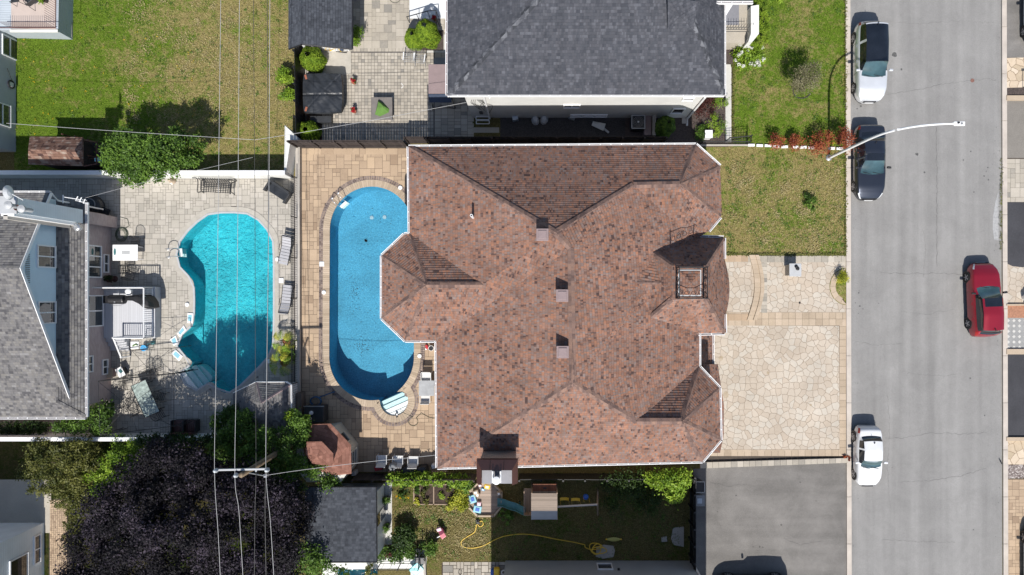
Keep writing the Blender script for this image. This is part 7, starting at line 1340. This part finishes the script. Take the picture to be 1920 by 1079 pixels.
# side strip items
t = T('air_conditioner', 'square grey air conditioning unit with round fan grille in the dark gravel strip', 'air conditioner', (1193, 236)); box(t, 'casing', M['darkplastic'], (0, 0, .4), (.82, .85, .8), bevel=.04); b = MB()
for r in (.1, .17, .24, .31): b.tube([(r*math.cos(a), r*math.sin(a), .83) for a in np.linspace(0, 2*P, 28)], .006, 4, cap=False)
B_(b, 'fan_grille', M['silver'], t); B_(MB().lathe((0, 0, .8), [(.33, 0), (.33, .01)], 28), 'fan_well', M['black'], t); B_(MB().lathe((0, 0, .82), [(.06, 0), (.04, .04)], 14), 'fan_hub', M['white'], t); b = MB()
for a, c in (((-.4, -.4), (.4, -.4)), ((.4, -.4), (.4, .4)), ((.4, .4), (-.4, .4)), ((-.4, .4), (-.4, -.4))): b.tube([(*a, .81), (*c, .81)], .03, 5)
B_(b, 'top_frame', M['lightgrey'], t)
t = T('step_stool', 'white two-rail plastic steps against the white house wall', 'steps', (906, 230)); 
for k in range(2):
    b = MB(); y = .12-.2*k; z = .5-.22*k
    for a, c in (((-.4, y-.1), (.4, y-.1)), ((.4, y-.1), (.4, y+.1)), ((.4, y+.1), (-.4, y+.1)), ((-.4, y+.1), (-.4, y-.1))): b.tube([(*a, z), (*c, z)], .025, 4)
    B_(b, 'step_frame', M['trim'], t)
for x, y, r, lab in ((1004, 228, .3, 'left white cloth-like bag in the gravel strip'), (1020, 227, -.4, 'right white cloth-like bag in the gravel strip')):
    t = T('bag', lab, 'bag', (x, y), r); b = MB().lathe((0, 0, 0), [(.18, 0), (.26, .12), (.2, .3), (.08, .42), (.14, .5)], 9, sy=1.2); B_(b, 'sack', M['lightgrey'], t, fix=True)
t = T('bin_box', 'small pale folded box standing in the gravel strip', 'box', (966, 223), .2); box(t, 'box', M['sid_grey'], (0, 0, .2), (.36, .4, .4)); box(t, 'flap', M['lightgrey'], (0, .22, .42), (.36, .1, .03))
t = T('bin_box', 'flattened grey plastic tub leaning in the middle of the gravel strip', 'tub', (1072, 222), -.3); box(t, 'box', M['sid_grey'], (0, 0, .15), (.4, .3, .3), bevel=.05); box(t, 'rim', M['grey'], (0, 0, .31), (.44, .34, .03))
t = T('planter', 'pale tapered planter lying on its side in the gravel strip', 'planter', (1122, 238), math.radians(-18)); b = MB(); b.M = Matrix.Translation((0, 0, .22)) @ Matrix.Rotation(P/2, 4, 'Y'); b.lathe((0, 0, 0), [(.14, -.42), (.24, .38)], 4); B_(b, 'body', M['whitecon'], t, fix=True); box(t, 'foot', M['lightgrey'], (.55, -.12, .05), (.4, .12, .08), -.4)
t = T('lantern_box', 'small bright white box between the plants of the mulch bed', 'box', (1324, 257)); box(t, 'box', M['trim'], (0, 0, .3), (.4, .42, .6), bevel=.02); box(t, 'lid', M['trim'], (0, 0, .62), (.46, .48, .04))
b = None
for k in range(2): o = MB().cbox((*G(1213+k*10, 240), .25), (.5-.2*k, 1.2, .5)).build('garden_block', M['taupe'] if k == 0 else M['concrete']); tag(o, ('brown concrete block beside the air conditioner' if k == 0 else 'narrow stone block between the air conditioner and the dark thuja'), 'block')
o = MB().cbox((*G(1283, 227), .06), (.32, .4, .1)).build('drain_splash', M['concrete']); tag(o, 'grey splash block under the white downspout', 'block')
# white edging stones along the boundary
for k in range(10):
    x = 1408+k*15.5+(k > 4)*4+(k > 7)*22; o = MB().cbox((*G(x, 273+k*.8+random.uniform(-.6, .6)), .06), (.42, .16, .12), random.uniform(-.05, .05)).build('edging_stone', M['trim'], bevel=.02); tag(o, 'white brick laid end to end along the lawn boundary with the red barberries', 'edging stone', 'white edging stones')
tag(MB().prism(rect(1310, 272, 1408, 275), 0, .1).build('boundary_curb', M['concrete']), 'narrow concrete curb under the low iron fence', 'curb')
# mailbox on the walkway
t = T('stone_pillar', 'grey square stone pillar with a small dark bird figure on the flagstone walkway', 'pillar', (1481, 508)); box(t, 'base', M['concrete'], (0, .0, .4), (.62, .66, .8)); box(t, 'cap', M['lightgrey'], (0, 0, .83), (.74, .8, .06), bevel=.02); B_(MB().lathe((.04, .2, .86), [(.09, 0), (.11, .05), (.05, .1)], 12).lathe((.12, .08, .86), [(.11, 0), (.12, .04), (.05, .09)], 12), 'ornament', M['black'], t)
o = MB().lathe((*G(1499, 569), .03), [(.06, 0), (.05, .05), (.01, .08)], 8).build('dark_pebble', M['black']); tag(o, 'single tiny black object lying on the flagstone walkway', 'pebble')
# trash bins
for y, lab, m1 in ((905, 'dark open-topped bin beside the asphalt driveway, the upper one', M['darkplastic']), (930, 'grey lidded bin beside the asphalt driveway, the lower one', M['grey'])):
    t = T('trash_bin', lab, 'bin', (1304, y)); b = MB(); 
    for z0, s0, z1, s1 in ((0, .22, 1.0, .28),):
        q0 = [(-s0, -s0*1.1), (s0, -s0*1.1), (s0, s0*1.1), (-s0, s0*1.1)]; q1 = [(p[0]*s1/s0, p[1]*s1/s0) for p in q0]
        for k in range(4): j = (k+1) % 4; b.face([(*q0[k], z0), (*q0[j], z0), (*q1[j], z1), (*q1[k], z1)])
    B_(b, 'body', m1, t); box(t, 'lid', m1 if y > 910 else M['black'], (0, 0, 1.0), (.50 if y < 910 else .62, .56 if y < 910 else .68, .04), bevel=.02)
    if y > 910: box(t, 'lid_panel', M['sid_grey'], (0, 0, 1.03), (.3, .34, .04), bevel=.02)
    else:
        b = MB()
        for a, c in (((-.29, -.32), (.29, -.32)), ((.29, -.32), (.29, .32)), ((.29, .32), (-.29, .32)), ((-.29, .32), (-.29, -.32))): b.tube([(*a, 1.03), (*c, 1.03)], .025, 4)
        B_(b, 'rim', M['lightgrey'], t)
    B_(MB().tube([(-.25, .3, .95), (.25, .3, .95)], .02, 5), 'handle', M['black'], t)
# play yard: octagonal deck, slide, tower, swing
OC = thing('sandbox', 'octagonal wooden sandbox deck with toys, half in the shade', 'sandbox', (*G(910, 936), 0)); oc = [(897, 905), (926, 907), (941, 922), (941, 948), (926, 966), (896, 966), (880, 950), (879, 922)]
MB().prism(GP(oc), 0, .12).build('floor', M['sandwood'], OC)
for k in range(8): a, c = Vector((*G(*oc[k]), 0)), Vector((*G(*oc[(k+1) % 8]), 0)); MB().cbox((a+c)/2+Vector((0, 0, .15)), ((c-a).length+.04, .10, .3), math.atan2(c.y-a.y, c.x-a.x)).build('edge_board', M['coping'], OC)
for x, y, lab, m, sz in ((887, 934, 'pale blue toy tub in the sandbox, the upper one', M['paleblue'], (.42, .5, .2)), (896, 953, 'larger pale blue toy tub with dark blue water in the sandbox', M['paleblue'], (.5, .42, .22)), (899, 943, 'round pink and white toy in the sandbox', M['palepink'], (.26, .24, .22)), (893, 921, 'cream toy cart in the upper left of the sandbox', M['coping'], (.34, .28, .3)), (914, 911, 'yellow toy truck in the upper part of the sandbox', M['yellow'], (.36, .28, .22)), (906, 917, 'small blue and white toy in the sandbox', M['sky_blue'], (.22, .16, .1)), (936, 923, 'white and brown toy at the shaded corner of the sandbox', M['coping'], (.24, .24, .3)), (901, 908, 'small pinkish toy at the top corner of the sandbox', M['palepink'], (.22, .16, .25)), (896, 926, 'small sand-coloured crate in the sandbox', M['wood'], (.3, .3, .25))):
    t = T('toy', lab, 'toy', (x, y), random.uniform(-.6, .6), z=.12); box(t, 'body', m, (0, 0, sz[2]/2), sz, bevel=.04); box(t, 'detail', M['bluep'] if 'tub' in lab else M['trim'], (0, 0, sz[2]+.01), (sz[0]*.5, sz[1]*.5, .03), bevel=.01)
PS = thing('play_tower', 'wooden play tower with a pale slatted gable roof', 'play tower', (*G(1022, 942), 0)); rz_ = 2.6
V = dict(a=W(996, 926, rz_-.35), b=W(1045, 926, rz_-.35), c=W(1045, 975, rz_-.35), d=W(996, 975, rz_-.35), e=W(996, 959, rz_+.15), f=W(1045, 959, rz_+.15)); r1 = roof_mesh(V, [('a','b','f','e')], M['slats'], PS, thick=.03, course=0); roof_mesh(V, [('e','f','c','d')], M['lightgrey'], PS, 'rear_roof', thick=.03, course=0)
q = [V[k] for k in 'abcd']
for p in q: MB().tube([(p.x*.97+.02, p.y, 0), (p.x*.97+.02, p.y, rz_-.35)], .05, 4).build('post', M['wood'], PS)
fx0, fx1, fy0, fy1 = min(p.x for p in q)-.1, max(p.x for p in q), min(p.y for p in q)+.1, max(p.y for p in q)
MB().box(fx0-.35, fx1, fy0, fy1, 1.2, 1.26).build('platform', M['wood'], PS); MB().box(fx0+.2, fx1-.05, fy1-.0, fy1+.42, 1.75, 1.8).build('counter', M['redwood'], PS); b = MB()
for z in (1.5, 1.8): b.box(fx0-.35, fx0-.31, fy0, fy1, z, z+.06)
b.box(fx0-.35, fx0+.1, fy0, fy0+.04, 1.3, 1.9); b.build('guard_rail', M['wood'], PS); MB().cbox(((fx0+fx1)/2+.1, fy1+.2, 1.84), (.18, .08, .06)).build('toy_wheel', M['black'], PS)
t = thing('slide', 'faded teal plastic slide running from the play tower to the sandbox', 'slide', (*G(950, 941), 0)); n = 14; Lp = [Vector((*G(986-i*(986-933)/n, 944-5*math.sin(i/n*1.5)), 1.25*(1-(i/n))**1.3*(1) + .22 + .05*math.sin(i))) for i in range(n+1)]; b = MB()
b.grid([[p+Vector((0, y, z)) for y, z in ((-.26, .16), (-.22, .16), (-.2, .02), (0, 0), (.2, .02), (.22, .16), (.26, .16))] for p in Lp]); b.build('chute', M['teal'], t, fix=True)
for i in (3, 9): MB().tube([Lp[i]-Vector((0, 0, .02)), Vector((Lp[i].x, Lp[i].y, 0))], .04, 6).build('leg', M['teal'], t)
SW = thing('swing_set', 'wooden swing beam with A-frame, right of the play tower', 'swing set', (*G(1085, 945), 0)); z = 2.2; p0, p1 = W(1045, 951, z), W(1120, 947, z); MB().tube([p0, p1], .06, 4).build('beam', M['lightgrey'], SW)
for y in (919, 968): c = W(1121, y, .1); MB().tube([(p1.x, p1.y, z), (c.x, c.y, 0)], .045, 4).build('leg', M['wood'], SW)
MB().tube([W(1121, 922, .9), W(1121, 958, .9)], .035, 4).build('crossbar', M['wood'], SW)
for x, y, lab, m in ((1058, 936, 'left yellow swing seat hanging from the swing beam', M['yellow']), (1079, 937, 'right yellow swing seat hanging from the swing beam', M['yellow'])):
    c = W(x, y, .55); t = thing('yellow_swing', lab, 'swing seat', tuple(c), 0, 'yellow swing seats'); B_(MB().grid([[(sx*.27*s_, yy, .12*abs(sx)**2) for sx in np.linspace(-1, 1, 9)] for yy, s_ in ((-.09, 1), (.09, 1))]), 'seat', m, t)
    for sx in (-.26, .26): B_(MB().tube([(sx, 0, .12), (sx, 0, 1.6)], .006, 3), 'rope', M['yellow'], t)
c = W(1098, 931, .9); t = thing('swing_toy', 'blue round swing toy hanging from the swing beam', 'swing toy', tuple(c)); B_(MB().lathe((0, 0, 0), [(.05, 0), (.17, .1), (.17, .2), (.05, .28)], 16), 'ball', M['bluep'], t, smooth=True); 
for sx in (-.17, .17): B_(MB().tube([(sx, 0, .15), (sx, 0, 1.2)], .008, 3), 'rope', M['yellow'], t)
hp = [(*G(x, y), z) for x, y, z in ((894, 982, .1), (903, 977, .06), (906, 984, .05), (900, 988, .05), (894, 983, .05), (890, 998, .04), (874, 1008, .04), (865, 1016, .04), (868, 1025, .04), (885, 1028, .04), (905, 1024, .04), (925, 1014, .04), (945, 1006, .04), (975, 1002, .04), (1005, 1004, .04), (1040, 1011, .04), (1075, 1017, .04), (1093, 1021, .05))]+[(*G(1110+(12+4*math.sin(a*.37))*math.cos(a)+a*.6, 1022-(9+3*math.cos(a*.53))*math.sin(a)+a*.3), .05+.01*k) for k, a in enumerate(np.linspace(3.0, 22, 60))]
tag(MB().tube(curve_pts(hp, 4), .030, 6).build('garden_hose', M['hose']), 'long yellow hose winding across the play yard and ending in a coil', 'hose')
t = T('hose_nozzle', 'black sprinkler head at the start of the yellow hose', 'sprinkler', (896, 978)); box(t, 'base', M['black'], (0, 0, .08), (.22, .3, .08), .3, 0, .03); B_(MB().lathe((0, .02, .1), [(.07, 0), (.03, .15)], 8), 'head', M['darkplastic'], t)
t = T('doll_pram', 'pink and maroon doll pram on the dry grass', 'doll pram', (829, 994), .35); box(t, 'basket', plain('maroon_cloth', (.16, .02, .05), .8, .1), (0, 0, .3), (.34, .42, .2), bevel=.05); box(t, 'hood', M['palepink'], (-.05, .22, .42), (.3, .24, .18), 0, .3, .05); box(t, 'blanket', M['pink'], (.03, -.25, .38), (.34, .3, .08), .3, -.2, .03); box(t, 'tray', M['trim'], (-.25, -.25, .3), (.3, .05, .03), .1)
for sx in (-1, 1):
    for y in (-.15, .2): b = MB(); b.M = Matrix.Translation((sx*.2, y, .1)) @ Matrix.Rotation(P/2, 4, 'Y'); b.lathe((0, 0, -.02), [(.1, 0), (.1, .04)], 14); B_(b, 'wheel', M['black'], t)
t = T('toy_boat', 'yellow spindle-shaped seesaw seat lying in the shaded grass', 'toy', (1150, 1010)); B_(MB().grid([[(x, y*(1-abs(x/.45)**2*.8), .16+.03*(1-abs(y)*6)) for y in (-.13, -.06, 0, .06, .13)] for x in np.linspace(-.42, .42, 11)]), 'seat', plain('pale_yellow', (.45, .42, .12), .6, .1), t); B_(MB().tube([(-.5, 0, .14), (-.4, 0, .16)], .05, 5), 'end_grip', M['yellow'], t); B_(MB().tube([(.4, 0, .16), (.5, 0, .14)], .05, 5), 'end_grip', M['yellow'], t); box(t, 'base', M['black'], (0, 0, .07), (.3, .1, .14))
for i, (q, lab) in enumerate(((((1118, 1026), (1132, 1022), (1150, 1024), (1153, 1033), (1150, 1045), (1130, 1048), (1117, 1044)), 'grey flat stone slab under the yellow hose coil'), (((1262, 990), (1282, 988), (1282, 1026), (1262, 1022), (1258, 1010)), 'grey flat stone slab at the dark fence'), (((1240, 1008), (1250, 1006), (1251, 1016), (1240, 1017)), 'smallest grey flat stone in the shaded grass'))): o = MB().prism(GP(q), 0, .05).build('stone_slab', M['concrete'], bevel=.01); tag(o, lab, 'stone slab')
t = T('water_toy', 'yellow and blue ride-on toy at the bottom edge by the grey-blue house wall', 'toy', (932, 1072)); box(t, 'body', M['yellow'], (0, 0, .25), (.36, .7, .35), bevel=.08); box(t, 'blue_side', M['bluep'], (-.28, -.05, .2), (.2, .6, .3), bevel=.04); B_(MB().lathe((.42, .05, .2), [(.16, 0), (.16, .08), (.1, .08), (.1, 0)], 18, cap=False), 'wheel', M['silver'], t)
tag(MB().tube([(*G(863+3*math.cos(a), 1073+5*math.sin(a)), .06) for a in np.linspace(-1, 4.4, 14)], .014, 4).build('loop_handle', M['black']), 'tiny black wire loop on the pale slabs at the bottom edge', 'wire loop')
t = T('pool_box', 'turquoise float leaning at the edge of the small south pool', 'float', (783, 1064), math.radians(42)); box(t, 'pad', M['turq'], (0, 0, .3), (.75, .62, .1), 0, .12, .03); box(t, 'strap', M['teal'], (.33, 0, .36), (.04, .6, .02), 0, .12)
t = T('metal_chair', 'dark slanted metal chair beside the turquoise float', 'chair', (790, 1046)); box(t, 'seat', M['darkplastic'], (0, 0, .4), (.55, .5, .05), 0, .2); box(t, 'backrest', M['darkplastic'], (0, .28, .7), (.6, .05, .5), 0, -.3)
for sx in (-1, 1): B_(MB().tube([(sx*.28, -.28, 0), (sx*.28, .28, .95)], .02, 4), 'leg', M['black'], t)
# deck furniture top left
for x, y, r, lab in ((38, 2, 100, 'left black patio chair on the raised corner deck'), (70, 8, 35, 'right black patio chair on the raised corner deck')): chair('patio_chair', lab, (NX+(x-NX)*(1-DZ/CH), NY+(y-NY)*(1-DZ/CH)), math.radians(r), M['iron'], M['darkplastic'], 'black chairs on the corner deck', z=DZ+.02, wd=.66)
c = W(88, 4, DZ+.02); t = thing('potted_plant', 'lime green potted plant on the raised corner deck', 'potted plant', tuple(c)); B_(MB().lathe((0, 0, 0), [(.1, 0), (.15, .3)], 12), 'pot', M['darkplastic'], t); leaves('foliage', [(c.x, c.y, DZ+.45, .2, .2, .15)], 260, .06, LG, t)
# garden pots across the street, lamp and solar posts
for x, y, lab, cc in ((1921, 559, 'white round planter with yellow flowers at the right edge', M['petal_yellow']), (1926, 577, 'dark round pot with red flowers at the right edge', M['petal_red'])): t = T('planter', lab, 'planter', (x, y)); B_(MB().lathe((0, 0, 0), [(.2, 0), (.27, .4), (.22, .4), (.2, .3)], 20), 'pot', M['trim'] if y < 570 else M['terracotta'], t); leaves('flowers', [(*G(x, y), .5, .18, .18, .1)], 260, .04, cc, t)
t = T('sign_post', 'small dark path light on the tan flagstones across the street', 'path light', (1917, 165)); B_(MB().tube([(0, 0, 0), (0, 0, 1.3)], .02, 5), 'post', M['black'], t); box(t, 'head', M['lightgrey'], (.06, 0, 1.32), (.3, .12, .05))
o = MB().tube([(*G(1873, 862), .1), (*G(1876, 870), .12)], .03, 5).build('street_drain', M['black']); tag(o, 'small dark drain opening at the far kerb', 'drain')
t = T('edging_plant', 'reddish dry weeds at the end of the beige block wall by the kerb', 'weed', (1590, 858)); leaves('foliage', [(*G(1585, 857), .1, .3, .1, .06), (*G(1592, 862), .08, .1, .2, .06)], 380, .04, M['lw_red'], t)

# drains and debris on the floor of the oval pool
for x, y in ((697, 409), (721, 408)): c = W(x, y, -1.74); o = MB().lathe((c.x, c.y, -1.745), [(.13, 0), (.12, .03), (.05, .035)], 18).build('pool_drain', M['sid_grey']); tag(o, ('left' if x < 700 else 'right')+' round drain on the floor at the upper end of the oval pool', 'drain')
N = 420; cc = [(666, 548, 10, 26), (680, 650, 16, 12), (686, 452, 2, 2), (720, 440, 40, 60), (690, 600, 45, 90)]; ii = RNG.integers(0, 3, N); ii[:120] = RNG.integers(3, 5, 120); X = np.array([cc[i][0]+RNG.normal()*cc[i][2]*.6 for i in ii]); Y = np.array([cc[i][1]+RNG.normal()*cc[i][3]*.6 for i in ii]); f = (1+1.72/CH)/S
P_ = np.stack([(X-NX)*f, (NY-Y)*f, np.full(N, -1.735)], 1); k = inpoly_np(P_[:, 0], P_[:, 1], offs(POOL_E, -.25)); P_ = P_[k]; N = len(P_); a = RNG.uniform(0, 6.3, N); sz = RNG.uniform(.012, .035, N)
u = np.stack([np.cos(a), np.sin(a), a*0], 1)*sz[:, None]; v = np.stack([-np.sin(a), np.cos(a), a*0], 1)*(sz*.7)[:, None]; tag(npmesh('pool_debris', np.stack([P_-u, P_+v, P_+u, P_-v], 1), 4, RNG.uniform(0, 1, N), M['soil']), 'dark leaf specks lying on the floor of the oval pool', 'debris', kind='stuff')
